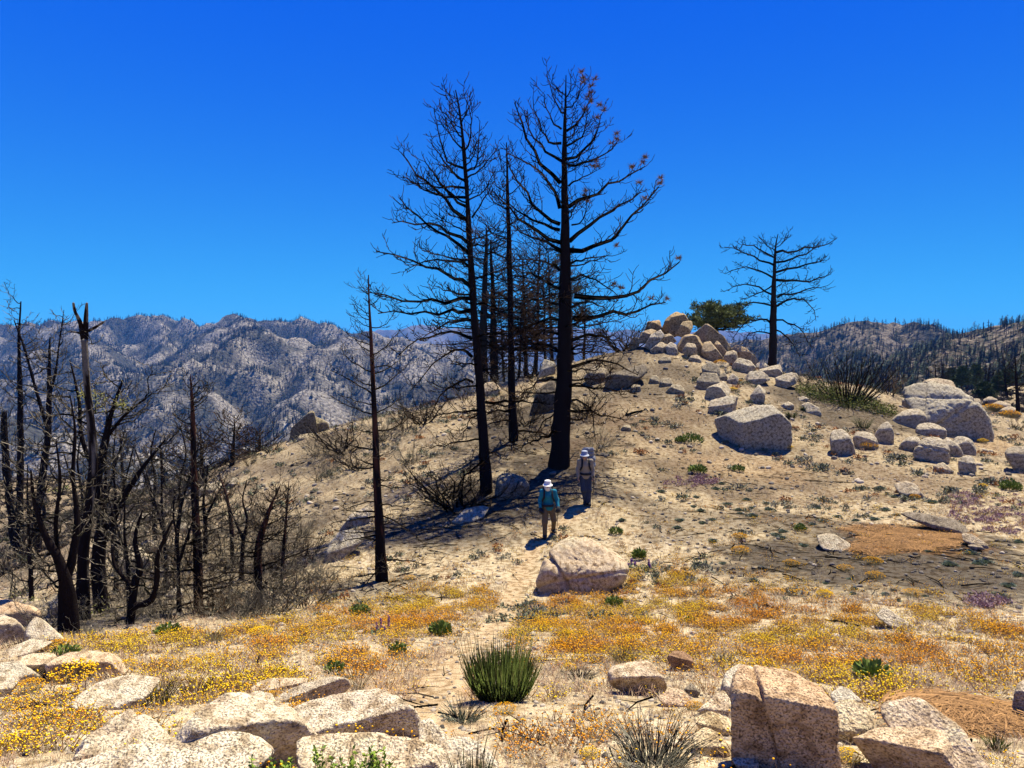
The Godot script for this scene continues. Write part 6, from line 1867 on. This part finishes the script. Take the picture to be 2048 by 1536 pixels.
# p: pose with joints in metres, x to the picture's right, y up from the ground, z towards the eye
func person(label: String, at_: Vector3, height: float, p: Dictionary) -> Node3D:
	var root := thing("person", at_, label, "person")
	root.scale = Vector3.ONE * height / 1.72
	var hips: Vector3 = p.hips
	var chest: Vector3 = p.chest
	var neck: Vector3 = p.neck
	var head: Vector3 = p.head
	var mid := hips.lerp(chest, 0.45)
	var torso := [[hips + Vector3(-0.07, 0, 0), hips + Vector3(0.07, 0, 0), 0.105, 0.105], [hips, mid, 0.125, 0.11], [mid, chest, 0.115, 0.125], [chest + Vector3(-0.06, 0, 0), chest + Vector3(0.06, 0, 0), 0.11, 0.11], [chest, neck, 0.1, 0.06], [p.shoulder_l, p.shoulder_r, 0.062, 0.062]]
	var arms := []
	for s in ["l", "r"]:
		arms.append([p["shoulder_" + s], p["elbow_" + s], 0.054, 0.043])
		arms.append([p["elbow_" + s], p["wrist_" + s], 0.042, 0.029])
	var legs := []
	var feet := []
	for s in ["l", "r"]:
		legs.append([p["hip_" + s], p["knee_" + s], 0.092, 0.062])
		legs.append([p["knee_" + s], p["ankle_" + s], 0.06, 0.042])
		var toe: Vector3 = p["ankle_" + s] + p["toe_" + s]
		feet.append([p["ankle_" + s] + Vector3(0, -0.04, -0.03), toe, 0.046, 0.038])
		feet.append([p["ankle_" + s], p["ankle_" + s] + Vector3(0, -0.05, -0.03), 0.044, 0.046])
	var skull := [[head + Vector3(0, 0.035, -0.012), head + Vector3(0, 0.04, 0.012), 0.083, 0.083], [head + Vector3(0, -0.02, 0.02), head + Vector3(0, -0.075, 0.042), 0.066, 0.044], [neck, head + Vector3(0, -0.03, -0.01), 0.052, 0.055]]
	var body := Geo.new()
	flesh(body, torso + arms + legs + feet + skull, 0.018, 0.016)
	# a finer head and hands, grown out of the same surface
	var face := skull.duplicate()
	face.append([head + Vector3(0, 0.012, 0.092), head + Vector3(0, -0.024, 0.104), 0.011, 0.016])          # nose
	face.append([head + Vector3(-0.028, -0.055, 0.08), head + Vector3(0.028, -0.055, 0.08), 0.009, 0.009])   # lips
	for s in [-1.0, 1.0]:
		face.append([head + Vector3(s * 0.088, 0.02, -0.012), head + Vector3(s * 0.09, -0.025, -0.004), 0.014, 0.01])   # ears
		face.append([head + Vector3(s * 0.02, 0.03, 0.088), head + Vector3(s * 0.05, 0.03, 0.078), 0.012, 0.012])       # brows
		face.append([head + Vector3(s * 0.035, -0.015, 0.07), head + Vector3(s * 0.045, -0.03, 0.06), 0.024, 0.02])     # cheeks
	flesh(body, face, 0.007, 0.008)
	for s in ["l", "r"]:
		var down: Vector3 = (p["wrist_" + s] - p["elbow_" + s]).normalized()
		flesh(body, hand_bones(p["wrist_" + s], (down + Vector3(0, -0.3, 0.2)).normalized(), Vector3(1 if s == "l" else -1, 0, 0.1).normalized(), p["curl_" + s]), 0.006, 0.005)
	body.smooth()
	part("body", body.mesh(), M.skin, root)
	cloth("shirt", torso + arms, 0.018, 0.016, p.shirt, root, hips.y - 0.09, neck.y + 0.02)
	var bottoms := [[hips + Vector3(-0.07, 0, 0), hips + Vector3(0.07, 0, 0), 0.108, 0.108]]
	for b in legs:
		bottoms.append([b[0], b[1], b[2] + 0.004, b[3] + 0.012])
	cloth("trousers", bottoms, 0.012, 0.016, p.trousers, root, -1e9, hips.y + 0.08)
	for s in [0, 2]:
		cloth("boot", [feet[s], feet[s + 1]], 0.012, 0.013, M.black_cloth, root)
	# hat: crown and brim in one shell, with its own band
	var hat := Geo.new()
	var hc := head + Vector3(0, 0.055, -0.004)
	var rings := [[0.1, 0.1], [0.088, 0.104], [0.05, 0.108], [0.0, 0.112], [-0.004, 0.14], [-0.022, 0.185], [-0.03, 0.188], [-0.014, 0.13], [-0.01, 0.104]] if p.brim else [[0.1, 0.1], [0.088, 0.104], [0.05, 0.108], [0.0, 0.112], [-0.01, 0.104]]
	var pts := [[0.122, 0.02], [0.118, 0.06]] + rings
	for j in pts.size():
		for i in 28:
			var w := TAU * i / 28.0
			var r: float = pts[j][1]
			var front := maxf(0.0, sin(w))
			if r > 0.12:
				r = lerpf(r, 0.125, 0.5 * (1.0 - front))
			hat.v.append(hc + Vector3(cos(w) * r * 0.93, pts[j][0] - (0.02 * front if r > 0.13 else 0.0), sin(w) * r * 1.06))
	for j in pts.size() - 1:
		for i in 28:
			var a := j * 28 + i
			var b := j * 28 + (i + 1) % 28
			hat.ix.append_array([a, b, a + 28, b, b + 28, a + 28])
	var topv := hat.v.size()
	hat.v.append(hc + Vector3(0, 0.124, 0))
	for i in 28:
		hat.ix.append_array([topv, (i + 1) % 28, i])
	hat.smooth()
	part("hat", hat.mesh(), p.hat, root)
	# dark glasses
	var gl := Geo.new()
	for s in [-1.0, 1.0]:
		gl.blob(head + Vector3(s * 0.034, 0.012, 0.088), Vector3(0.03, 0.022, 0.012), Color(1, 1, 1))
		gl.tube(PackedVector3Array([head + Vector3(s * 0.06, 0.018, 0.078), head + Vector3(s * 0.09, 0.018, 0.0)]), PackedFloat32Array([0.004, 0.004]), 4, Color(1, 1, 1), Color(1, 1, 1))
	gl.tube(PackedVector3Array([head + Vector3(-0.012, 0.018, 0.1), head + Vector3(0.012, 0.018, 0.1)]), PackedFloat32Array([0.004, 0.004]), 4, Color(1, 1, 1), Color(1, 1, 1))
	part("sunglasses", gl.mesh(), M.glass_dark, root)
	if p.gaiter:
		cloth("neck_gaiter", [[neck + Vector3(0, -0.01, 0), head + Vector3(0, -0.06, 0.01), 0.075, 0.08], [head + Vector3(0, -0.06, 0.02), head + Vector3(0, -0.045, -0.03), 0.072, 0.085]], 0.006, 0.01, M.white_cloth, root, -1e9, head.y - 0.015)
		cloth("hat_cape", [[head + Vector3(-0.06, 0.03, -0.05), head + Vector3(-0.07, -0.1, -0.04), 0.03, 0.035], [head + Vector3(0.06, 0.03, -0.05), head + Vector3(0.07, -0.1, -0.04), 0.03, 0.035], [head + Vector3(0, 0.03, -0.08), head + Vector3(0, -0.12, -0.07), 0.03, 0.035]], 0.004, 0.01, M.white_cloth, root)
	if p.glove:
		var gb := []
		for s in ["l", "r"]:
			var down: Vector3 = (p["wrist_" + s] - p["elbow_" + s]).normalized()
			gb = hand_bones(p["wrist_" + s], (down + Vector3(0, -0.3, 0.2)).normalized(), Vector3(1 if s == "l" else -1, 0, 0.1).normalized(), p["curl_" + s])
			cloth("glove", gb, 0.0035, 0.006, M.black_cloth, root)
	return root

func strap(parent: Node3D, called: String, pts: PackedVector3Array, width: float, mat: Material) -> void:
	var g := Geo.new()
	var n := pts.size()
	for i in n:
		var t := (pts[mini(i + 1, n - 1)] - pts[maxi(i - 1, 0)]).normalized()
		var out := Vector3(pts[i].x * 0.6, 0, pts[i].z).normalized()
		var s := t.cross(out).normalized() * width * 0.5
		for q in [pts[i] - s, pts[i] + s, pts[i] + s + out * 0.012, pts[i] - s + out * 0.012]:
			g.v.append(q)
	for i in n - 1:
		for e in 4:
			var a := i * 4 + e
			var b := i * 4 + (e + 1) % 4
			g.ix.append_array([a, b, a + 4, b, b + 4, a + 4])
	g.smooth()
	part(called, g.mesh(), mat, parent)

func backpack(label: String, at_: Vector3, scale_: float, back: Vector3, tall: float, wide: float, mat: Material, shoulders: Array, hips_y: float) -> void:
	var root := thing("backpack", at_, label, "backpack")
	root.scale = Vector3.ONE * scale_
	var b := Geo.new()
	var bones := []
	for i in 4:
		var y := back.y + tall * i / 3.0
		var w: float = wide * [0.42, 0.5, 0.5, 0.36][i]
		bones.append([Vector3(back.x - w + 0.08, y, back.z), Vector3(back.x + w - 0.08, y, back.z - 0.02), 0.1, 0.1])
		bones.append([Vector3(back.x - w * 0.7, y + 0.06, back.z - 0.08), Vector3(back.x + w * 0.7, y + 0.03, back.z - 0.08), 0.085, 0.09])
	flesh(b, bones, 0.016, 0.022)
	for i in b.v.size():
		b.v[i] += Vector3.ONE * 0.012 * rock_chip.get_noise_3dv(b.v[i] * 5.0)
	b.smooth()
	part("sack", b.mesh(), mat, root)
	var lid := Geo.new()
	flesh(lid, [[back + Vector3(-wide * 0.28, tall + 0.1, 0), back + Vector3(wide * 0.28, tall + 0.12, 0.02), 0.075, 0.075], [back + Vector3(-wide * 0.2, tall + 0.11, -0.09), back + Vector3(wide * 0.2, tall + 0.11, -0.09), 0.07, 0.07]], 0.014, 0.02)
	for i in lid.v.size():
		lid.v[i] += Vector3.ONE * 0.014 * rock_chip.get_noise_3dv(lid.v[i] * 6.0)
	lid.smooth()
	part("lid", lid.mesh(), mat, root)
	for s in shoulders:
		strap(root, "shoulder_strap", s, 0.06, M.black_cloth)
	var belt := PackedVector3Array()
	for i in 15:
		var w := lerpf(-0.35, PI + 0.35, i / 14.0)
		belt.append(Vector3(cos(w) * 0.172, hips_y, sin(w) * 0.152))
	strap(root, "hip_belt", belt, 0.07, M.black_cloth)

func trekking_pole(label: String, top: Vector3, foot: Vector3) -> void:
	var root := thing("trekking_pole", foot, label, "pole", "trekking poles")
	var a := top - foot
	var g := Geo.new()
	g.tube(PackedVector3Array([Vector3.ZERO, a * 0.02, a * 0.5, a * 0.86]), PackedFloat32Array([0.003, 0.006, 0.008, 0.009]), 7, Color(1, 1, 1), Color(1, 1, 1))
	part("shaft", g.mesh(), M.pole, root)
	var h := Geo.new()
	h.tube(PackedVector3Array([a * 0.85, a * 0.9, a * 0.97, a]), PackedFloat32Array([0.012, 0.015, 0.015, 0.019]), 9, Color(1, 1, 1), Color(1, 1, 1))
	part("grip", h.mesh(), M.cork, root)
	var k := Geo.new()
	k.tube(PackedVector3Array([a * 0.05, a * 0.058]), PackedFloat32Array([0.03, 0.02]), 10, Color(1, 1, 1), Color(1, 1, 1))
	part("basket", k.mesh(), M.black_cloth, root)

func make_people() -> void:
	# the hiker in teal, stepping down towards the eye, right leg behind on the higher ground
	var a := spot(1095, 1076)
	var ka := -a.z / FOCAL
	var ha := 116.0 * ka
	var back_y := (ground_y(a.x + 0.2, a.z - 0.42) - a.y) * 1.72 / ha
	var pa := {"hips": Vector3(0.03, 0.93, -0.06), "chest": Vector3(0.02, 1.27, -0.03), "neck": Vector3(0.01, 1.45, -0.02), "head": Vector3(0.0, 1.585, 0.01),
		"shoulder_l": Vector3(-0.155, 1.4, -0.03), "elbow_l": Vector3(-0.225, 1.13, -0.05), "wrist_l": Vector3(-0.215, 0.92, 0.06), "shoulder_r": Vector3(0.19, 1.4, -0.03), "elbow_r": Vector3(0.285, 1.14, -0.05), "wrist_r": Vector3(0.31, 0.95, 0.1),
		"hip_l": Vector3(-0.06, 0.9, -0.05), "knee_l": Vector3(-0.085, 0.49, 0.06), "ankle_l": Vector3(-0.08, 0.095, 0.02), "toe_l": Vector3(-0.02, -0.055, 0.15),
		"hip_r": Vector3(0.12, 0.9, -0.07), "knee_r": Vector3(0.195, 0.54, -0.08), "ankle_r": Vector3(0.2, back_y + 0.12, -0.4), "toe_r": Vector3(0.03, -0.07, 0.14), "curl_l": 0.9, "curl_r": 1.1,
		"shirt": M.teal, "trousers": M.khaki, "hat": M.white_cloth, "brim": true, "gaiter": true, "glove": true}
	person("hiker in a teal long-sleeved shirt, white hat and brown trousers striding down the path", a, ha, pa)
	var sa := ha / 1.72
	backpack("small dark backpack worn by the hiker in teal", a, sa, Vector3(0.02, 1.06, -0.24), 0.3, 0.3, M.black_cloth, [PackedVector3Array([Vector3(-0.1, 1.47, -0.13), Vector3(-0.105, 1.49, -0.02), Vector3(-0.1, 1.42, 0.1), Vector3(-0.11, 1.25, 0.125), Vector3(-0.16, 1.12, 0.06)]), PackedVector3Array([Vector3(0.13, 1.47, -0.13), Vector3(0.135, 1.49, -0.02), Vector3(0.13, 1.42, 0.1), Vector3(0.14, 1.25, 0.125), Vector3(0.19, 1.12, 0.06)])], 1.0)
	trekking_pole("trekking pole held by the hiker in teal", a + Vector3(0.315, 0.99, 0.15) * sa, put(a.x + 0.24, a.z + 0.1))
	# the hiker in tan, upright, big pack, behind and uphill
	var b := spot(1171, 1010)
	var kb := -b.z / FOCAL
	var hb := 110.0 * kb
	var pb := {"hips": Vector3(0.0, 0.93, -0.02), "chest": Vector3(-0.02, 1.27, 0.02), "neck": Vector3(-0.03, 1.45, 0.04), "head": Vector3(-0.05, 1.575, 0.1),
		"shoulder_l": Vector3(-0.19, 1.4, 0.02), "elbow_l": Vector3(-0.245, 1.13, 0.0), "wrist_l": Vector3(-0.25, 0.92, 0.08), "shoulder_r": Vector3(0.15, 1.4, 0.02), "elbow_r": Vector3(0.225, 1.13, -0.02), "wrist_r": Vector3(0.235, 0.91, 0.08),
		"hip_l": Vector3(-0.09, 0.9, -0.02), "knee_l": Vector3(-0.075, 0.5, 0.05), "ankle_l": Vector3(0.0, 0.11, -0.06), "toe_l": Vector3(-0.02, -0.06, 0.15),
		"hip_r": Vector3(0.09, 0.9, -0.02), "knee_r": Vector3(0.1, 0.5, 0.04), "ankle_r": Vector3(0.1, 0.1, 0.04), "toe_r": Vector3(0.02, -0.055, 0.15), "curl_l": 0.7, "curl_r": 1.1,
		"shirt": M.tan_shirt, "trousers": M.navy, "hat": M.grey_cloth, "brim": true, "gaiter": false, "glove": false}
	person("hiker in a tan shirt, pale brimmed hat and dark trousers standing before the thick trunk", b, hb, pb)
	var sb := hb / 1.72
	backpack("tall silvery backpack rising above the head of the hiker in tan", b, sb, Vector3(0.1, 1.02, -0.27), 0.58, 0.44, M.silver, [PackedVector3Array([Vector3(-0.12, 1.47, -0.12), Vector3(-0.125, 1.49, 0.02), Vector3(-0.12, 1.42, 0.14), Vector3(-0.13, 1.25, 0.17), Vector3(-0.18, 1.12, 0.1)]), PackedVector3Array([Vector3(0.09, 1.47, -0.12), Vector3(0.095, 1.49, 0.02), Vector3(0.09, 1.42, 0.14), Vector3(0.1, 1.25, 0.17), Vector3(0.15, 1.12, 0.1)])], 1.0)
	trekking_pole("trekking pole held by the hiker in tan", b + Vector3(0.24, 0.95, 0.13) * sb, put(b.x + 0.2, b.z + 0.22))

# ---------------------------------------------------------------- what nobody could count
var flower_zones := []

func flower_zone(px: float, py: float, rx: float, ry: float, s: float) -> void:
	var c := spot(px, py)
	var rz := clampf(maxf(absf(spot(px, py - ry).z - c.z), absf(spot(px, py + ry).z - c.z)), 0.25, 4.0)
	flower_zones.append([c.x, c.z, rx * -c.z / FOCAL, rz, s])

func flowers_at(x: float, z: float) -> float:
	var s := 0.0
	for q in flower_zones:
		var dx: float = (x - q[0]) / q[2]
		var dz: float = (z - q[1]) / q[3]
		var r2 := dx * dx + dz * dz
		if r2 < 1.7:
			s = maxf(s, q[4] * clampf(1.7 - r2, 0.0, 1.0))
	return s

func pebble_mesh(seed_: int) -> ArrayMesh:
	ico(1)
	var g := Geo.new()
	g.ix = ico_i[1]
	for d: Vector3 in ico_v[1]:
		g.v.append(d * Vector3(1.0, 0.6, 0.8) * (1.0 + 0.5 * rock_lump.get_noise_3dv(d * 1.3 + Vector3.ONE * seed_)))
		g.c.append(Color(1, 1, 1))
	g.smooth()
	return g.mesh()

func make_cover() -> void:
	var rng := RandomNumberGenerator.new()
	rng.seed = 900
	for q in [[780, 1240, 150, 35, 0.9], [880, 1210, 120, 22, 1.0], [1150, 1262, 140, 40, 1.0], [1350, 1220, 180, 50, 0.95], [1500, 1262, 160, 50, 0.8], [1600, 1330, 100, 50, 0.9], [1750, 1290, 60, 30, 0.7], [1870, 1290, 90, 40, 0.6], [1990, 1262, 80, 40, 0.7], [1680, 1230, 60, 25, 0.8], [1320, 1172, 80, 28, 0.95], [1180, 1208, 90, 14, 0.95],
			[500, 1372, 90, 34, 0.95], [620, 1262, 120, 24, 0.8], [450, 1335, 140, 36, 0.65], [720, 1320, 90, 30, 0.5], [1600, 1165, 150, 28, 0.4], [1750, 1112, 60, 22, 0.6], [1870, 1420, 80, 22, 0.85], [1750, 1400, 60, 22, 0.85], [120, 1470, 140, 50, 0.85], [40, 1430, 80, 40, 0.6], [1000, 1462, 60, 20, 0.5], [1130, 1482, 150, 40, 0.35], [1950, 1350, 80, 40, 0.5], [1830, 1182, 60, 18, 0.4], [320, 1280, 130, 18, 0.7], [200, 1300, 90, 16, 0.7], [930, 1185, 60, 14, 0.6], [1700, 1330, 60, 40, 0.6], [1420, 1300, 130, 30, 0.6], [1080, 1160, 20, 14, 0.2]]:
		flower_zone(q[0], q[1], q[2], q[3], q[4])
	# flowering tufts: the plant itself is small, so each is a handful of stems
	var tuft_meshes := []
	for v in 5:
		var g := Geo.new()
		var a: Color = [Color(0.86, 0.42, 0.008), Color(0.88, 0.5, 0.008), Color(0.78, 0.31, 0.01), Color(0.9, 0.62, 0.012), Color(0.5, 0.27, 0.06)][v]
		for i in 15:
			var w := rng.randf() * TAU
			var r := sqrt(rng.randf()) * 0.13
			var q := Vector3(cos(w) * r * 0.4, -0.01, sin(w) * r * 0.4)
			var tip := Vector3(cos(w) * r, rng.randf_range(0.025, 0.095), sin(w) * r)
			flower(g, q, tip, rng.randf_range(0.0055, 0.0105), a * rng.randf_range(0.75, 1.25), Color(0.3, 0.2, 0.1).lerp(Color(0.24, 0.12, 0.05), rng.randf()), rng)
		for i in 10:
			leaf_at(g, Vector3(rng.randfn() * 0.03, 0.005, rng.randfn() * 0.03), Vector3(rng.randf_range(-1, 1), rng.randf_range(0.1, 0.7), rng.randf_range(-1, 1)).normalized() * 0.03, 0.004, rng, Color(0.14, 0.13, 0.06))
		tuft_meshes.append(g.mesh())
	var patch := fnoise(901, 1.3, 3)
	var hue := fnoise(902, 0.35, 2)
	var sets := [[], [], [], [], []]
	var made := 0
	var tries := 0
	while made < 6900 and tries < 400000:
		tries += 1
		var z := -rng.randf_range(2.6, 26.0)
		var x := rng.randf_range(-0.72, 0.74) * -z
		if rng.randf() > 0.12 - z / 15.0:
			continue
		var dens := flowers_at(x, z)
		if z < -3.0 and z > -25.0 and x > -4.5:
			dens = maxf(dens, 0.1)
		dens *= 1.0 - 0.85 * zone_at(x, z, 0, 0.0)
		if rng.randf() > dens * clampf(0.2 + patch.get_noise_2d(x, z) * 1.7, 0.04, 0.7):
			continue
		if path_dist(x, z) < 0.26 + 0.1 * patch.get_noise_2d(x * 3.0, z):
			continue
		var hn := hue.get_noise_2d(x, z) + rng.randf_range(-0.22, 0.22)
		var kind := 1 if hn > -0.05 else 0
		if hn < -0.36:
			kind = 2
		if hn > 0.2 or (x < -2.0 and rng.randf() < 0.4):
			kind = 3
		if rng.randf() < 0.14:
			kind = 4
		var s := rng.randf_range(0.7, 1.4) * (0.8 if z > -5.5 else 1.0)
		sets[kind].append(Transform3D(Basis(Vector3.UP, rng.randf() * TAU).scaled(Vector3(s, s * rng.randf_range(0.8, 1.3), s)), put(x, z)))
		made += 1
	var fn := ["carpet of orange flowers over the sandy slope", "golden flowers mixed through the carpet on the sandy slope", "deep rusty-orange flowers in the carpet on the sandy slope", "lemon-yellow flowers in the carpet on the sandy slope", "withered brown flowers in the carpet on the sandy slope"]
	for v in 5:
		scatter("flower_carpet", tuft_meshes[v], M.petal, sets[v], PackedColorArray(), fn[v], "flowers")
	# dry annual stems and straw
	var straw := []
	for v in 3:
		var g := Geo.new()
		var c: Color = [Color(0.5, 0.4, 0.24), Color(0.34, 0.22, 0.13), Color(0.2, 0.165, 0.13)][v]
		for i in 9:
			var w := rng.randf() * TAU
			var q := Vector3(rng.randfn() * 0.03, -0.01, rng.randfn() * 0.03)
			var tip := q + Vector3(cos(w) * 0.06, rng.randf_range(0.03, 0.12), sin(w) * 0.06)
			var s := Vector3(-sin(w), 0, cos(w)) * 0.0028
			g.tri(q - s, q + s, tip, c * rng.randf_range(0.7, 1.3))
			var t2 := q.lerp(tip, 0.5)
			g.tri(t2 - s, t2 + s, t2 + Vector3(rng.randfn() * 0.03, 0.03, rng.randfn() * 0.03), c * rng.randf_range(0.7, 1.3))
		straw.append(g.mesh())
	sets = [[], [], []]
	for i in 30000:
		var far := i > 15000
		var z := -(rng.randf_range(2.4, 15.0) if not far else rng.randf_range(13.0, 46.0))
		var x := rng.randf_range(-0.74, 0.76) * -z
		if zone_at(x, z, 0, 0.0) > 0.4 and rng.randf() < 0.75 or patch.get_noise_2d(x + 40.0, z) < -0.2 or path_dist(x, z) < 0.22 and z > -26.0:
			continue
		var kind := 0 if rng.randf() < 0.45 else 1
		if zone_at(x, z, 0, 0.0) > 0.3 or rng.randf() < (0.4 if far else 0.12):
			kind = 2
		var s := rng.randf_range(0.5, 1.2) * (1.5 if far else (0.6 if z > -6.0 else 1.0))
		sets[kind].append(Transform3D(Basis(Vector3.UP, rng.randf() * TAU).scaled(Vector3.ONE * s), put(x, z)))
	for v in 3:
		scatter("dry_grass", straw[v], M.matte, sets[v], PackedColorArray(), ["straw-coloured dead annuals standing all over the slope", "reddish-brown dead stems standing all over the slope", "grey ashy dead stems on the burnt ground"][v], "dry grass")
	# gravel, from grit near the feet to stones on the knoll
	sets = [[], []]
	var tints := [PackedColorArray(), PackedColorArray()]
	for i in 30000:
		var band := 0 if i % 5 < 2 else (1 if i % 5 < 4 else 2)
		var z := -(rng.randf_range(2.3, 12.0) if band == 0 else (rng.randf_range(10.0, 28.0) if band == 1 else rng.randf_range(26.0, 50.0)))
		var x := rng.randf_range(-0.74, 0.76) * -z
		var s := pow(rng.randf(), 4.0) * 0.022 + 0.004
		if band == 1:
			s = pow(rng.randf(), 5.0) * 0.06 + 0.009
		elif band == 2:
			s = pow(rng.randf(), 6.0) * 0.13 + 0.016
		if s > 0.03 and path_dist(x, z) < 0.3:
			continue
		var v := i % 2
		var p := put(x, z)
		p.y += s * 0.15
		sets[v].append(Transform3D(Basis.from_euler(Vector3(rng.randf_range(-0.4, 0.4), rng.randf() * TAU, rng.randf_range(-0.4, 0.4))).scaled(Vector3.ONE * s), p))
		var c := Color(0.34, 0.285, 0.215) * rng.randf_range(0.5, 1.15)
		if rng.randf() < 0.3 or zone_at(x, z, 0, 0.0) > 0.3 and rng.randf() < 0.85:
			c = Color(0.09, 0.078, 0.066) * rng.randf_range(0.4, 1.4)
		tints[v].append(c)
	for v in 2:
		scatter("gravel", pebble_mesh(v * 9), M.matte, sets[v], tints[v], ["loose granite grit and pebbles strewn over the slope", "angular granite chips strewn over the slope"][v], "gravel")
	# low dark-green and grey seedlings dotting the knoll, charred twigs, fallen needles, purple haze
	var seedling := Geo.new()
	for i in 40:
		leaf_at(seedling, Vector3(rng.randfn() * 0.05, rng.randf() * 0.05, rng.randfn() * 0.05), Vector3(rng.randf_range(-1, 1), rng.randf_range(0.2, 1), rng.randf_range(-1, 1)).normalized() * 0.06, 0.014, rng, Color(1, 1, 1) * rng.randf_range(0.7, 1.3))
	var spots := []
	var tint := PackedColorArray()
	for i in 5200:
		var z := -rng.randf_range(13.0, 46.0)
		var x := rng.randf_range(-0.45, 0.76) * -z
		if patch.get_noise_2d(x * 0.25 + 90.0, z * 0.25) < rng.randf_range(-0.1, 0.35) or zone_at(x, z, 0, 0.0) > 0.4:
			continue
		var s := rng.randf_range(0.5, 1.6) * (1.0 if z > -24.0 else 1.5)
		spots.append(Transform3D(Basis(Vector3.UP, rng.randf() * TAU).scaled(Vector3.ONE * s), put(x, z)))
		var kind := rng.randf()
		tint.append(Color(0.1, 0.11, 0.065) if kind < 0.5 else (Color(0.2, 0.19, 0.13) if kind < 0.85 else Color(0.3, 0.14, 0.05)))
	scatter("seedlings", seedling.mesh(), M.leaf, spots, tint, "tiny dark plants dotted over the knoll", "plants")
	spots = []
	tint = PackedColorArray()
	for q in [[1990, 1010, 90, 26], [2020, 1050, 60, 22], [1925, 1000, 40, 14], [1380, 965, 60, 10], [1970, 1205, 40, 12], [1410, 960, 30, 10], [1960, 1030, 70, 20]]:
		for i in 42:
			var w := rng.randf() * TAU
			var r := sqrt(rng.randf())
			var p := spot(q[0] + cos(w) * r * q[2], q[1] + sin(w) * r * q[3])
			spots.append(Transform3D(Basis(Vector3.UP, rng.randf() * TAU).scaled(Vector3.ONE * rng.randf_range(0.6, 1.2)), p))
			tint.append(Color(0.22, 0.12, 0.17).lerp(Color(0.34, 0.25, 0.2), rng.randf()))
	scatter("purple_flowers", seedling.mesh(), M.petal, spots, tint, "haze of tiny purple flowers in patches on the slope", "flowers")
	var stick := Geo.new()
	stick.tube(PackedVector3Array([Vector3(-0.5, 0, 0), Vector3(-0.1, 0.04, 0.03), Vector3(0.5, 0, -0.04)]), PackedFloat32Array([0.02, 0.017, 0.008]), 4, Color(1, 1, 1), Color(1, 1, 1))
	stick.tube(PackedVector3Array([Vector3(-0.1, 0.04, 0.03), Vector3(0.1, 0.08, 0.25)]), PackedFloat32Array([0.012, 0.005]), 3, Color(1, 1, 1), Color(1, 1, 1))
	spots = []
	tint = PackedColorArray()
	for i in 3600:
		var z := -rng.randf_range(3.0, 44.0)
		var x := rng.randf_range(-0.74, 0.76) * -z
		if zone_at(x, z, 0, 0.3) < rng.randf() * 0.9 - 0.12:
			continue
		var s := rng.randf_range(0.12, 0.5) * (1.0 if z > -14.0 else 1.7)
		var p := put(x, z)
		p.y += 0.01
		spots.append(Transform3D(Basis(Vector3.UP, rng.randf() * TAU).scaled(Vector3.ONE * s), p))
		tint.append(Color(0.03, 0.026, 0.024) if rng.randf() < 0.7 else Color(0.2, 0.17, 0.14))
	scatter("fallen_twigs", stick.mesh(), M.matte, spots, tint, "charred twigs littering the burnt ground", "twigs")
	var needle := Geo.new()
	for i in 14:
		var w := rng.randf() * TAU
		var q := Vector3(rng.randfn() * 0.05, 0.004 + 0.012 * rng.randf(), rng.randfn() * 0.05)
		var d := Vector3(cos(w), rng.randf_range(-0.05, 0.25), sin(w)) * 0.09
		var s := Vector3(-sin(w), 0, cos(w)) * 0.0042
		needle.tri(q - s, q + s, q + d, Color(1, 1, 1) * rng.randf_range(0.6, 1.4))
	spots = []
	tint = PackedColorArray()
	for q in [[1830, 1080, 100, 22, 1500], [1750, 1098, 50, 12, 300], [1900, 1075, 46, 16, 400], [1800, 1060, 120, 10, 250], [1950, 1450, 90, 16, 1300], [1890, 1428, 40, 10, 300]]:
		for i in q[4]:
			var w := rng.randf() * TAU
			var r := sqrt(rng.randf())
			var p := spot(q[0] + cos(w) * r * q[2], q[1] + sin(w) * r * q[3])
			spots.append(Transform3D(Basis(Vector3.UP, rng.randf() * TAU).scaled(Vector3.ONE * rng.randf_range(1.0, 2.2)), p))
			tint.append(Color(0.12, 0.06, 0.022).lerp(Color(0.4, 0.22, 0.085), rng.randf()))
	scatter("pine_needles", needle.mesh(), M.matte, spots, tint, "bed of rusty fallen pine needles", "needles")
	# dark scrub stubble on the valley sides
	var stub := Geo.new()
	for i in 60:
		var d := Vector3(rng.randf_range(-1, 1), rng.randf_range(0.1, 1.2), rng.randf_range(-1, 1)).normalized() * rng.randf_range(0.4, 1.0)
		var sd := d.cross(Vector3(rng.randf_range(-1, 1), 0.2, rng.randf_range(-1, 1))).normalized() * 0.05
		stub.tri(-sd, sd, d, Color(1, 1, 1) * rng.randf_range(0.6, 1.4))
	spots = []
	tint = PackedColorArray()
	for i in 9000:
		var z := -rng.randf_range(38.0, 140.0)
		var x := rng.randf_range(-0.72, 0.76) * -z
		if z > -52.0 and x > -16.0:
			continue
		spots.append(Transform3D(Basis(Vector3.UP, rng.randf() * TAU).scaled(Vector3.ONE * rng.randf_range(0.25, 0.9)), put(x, z)))
		var kind := rng.randf()
		tint.append(Color(0.05, 0.042, 0.036) if kind < 0.6 else (Color(0.17, 0.14, 0.11) if kind < 0.85 else Color(0.09, 0.1, 0.05)))
	scatter("scrub", stub.mesh(), M.matte, spots, tint, "dark burnt scrub dotting the valley sides", "scrub")
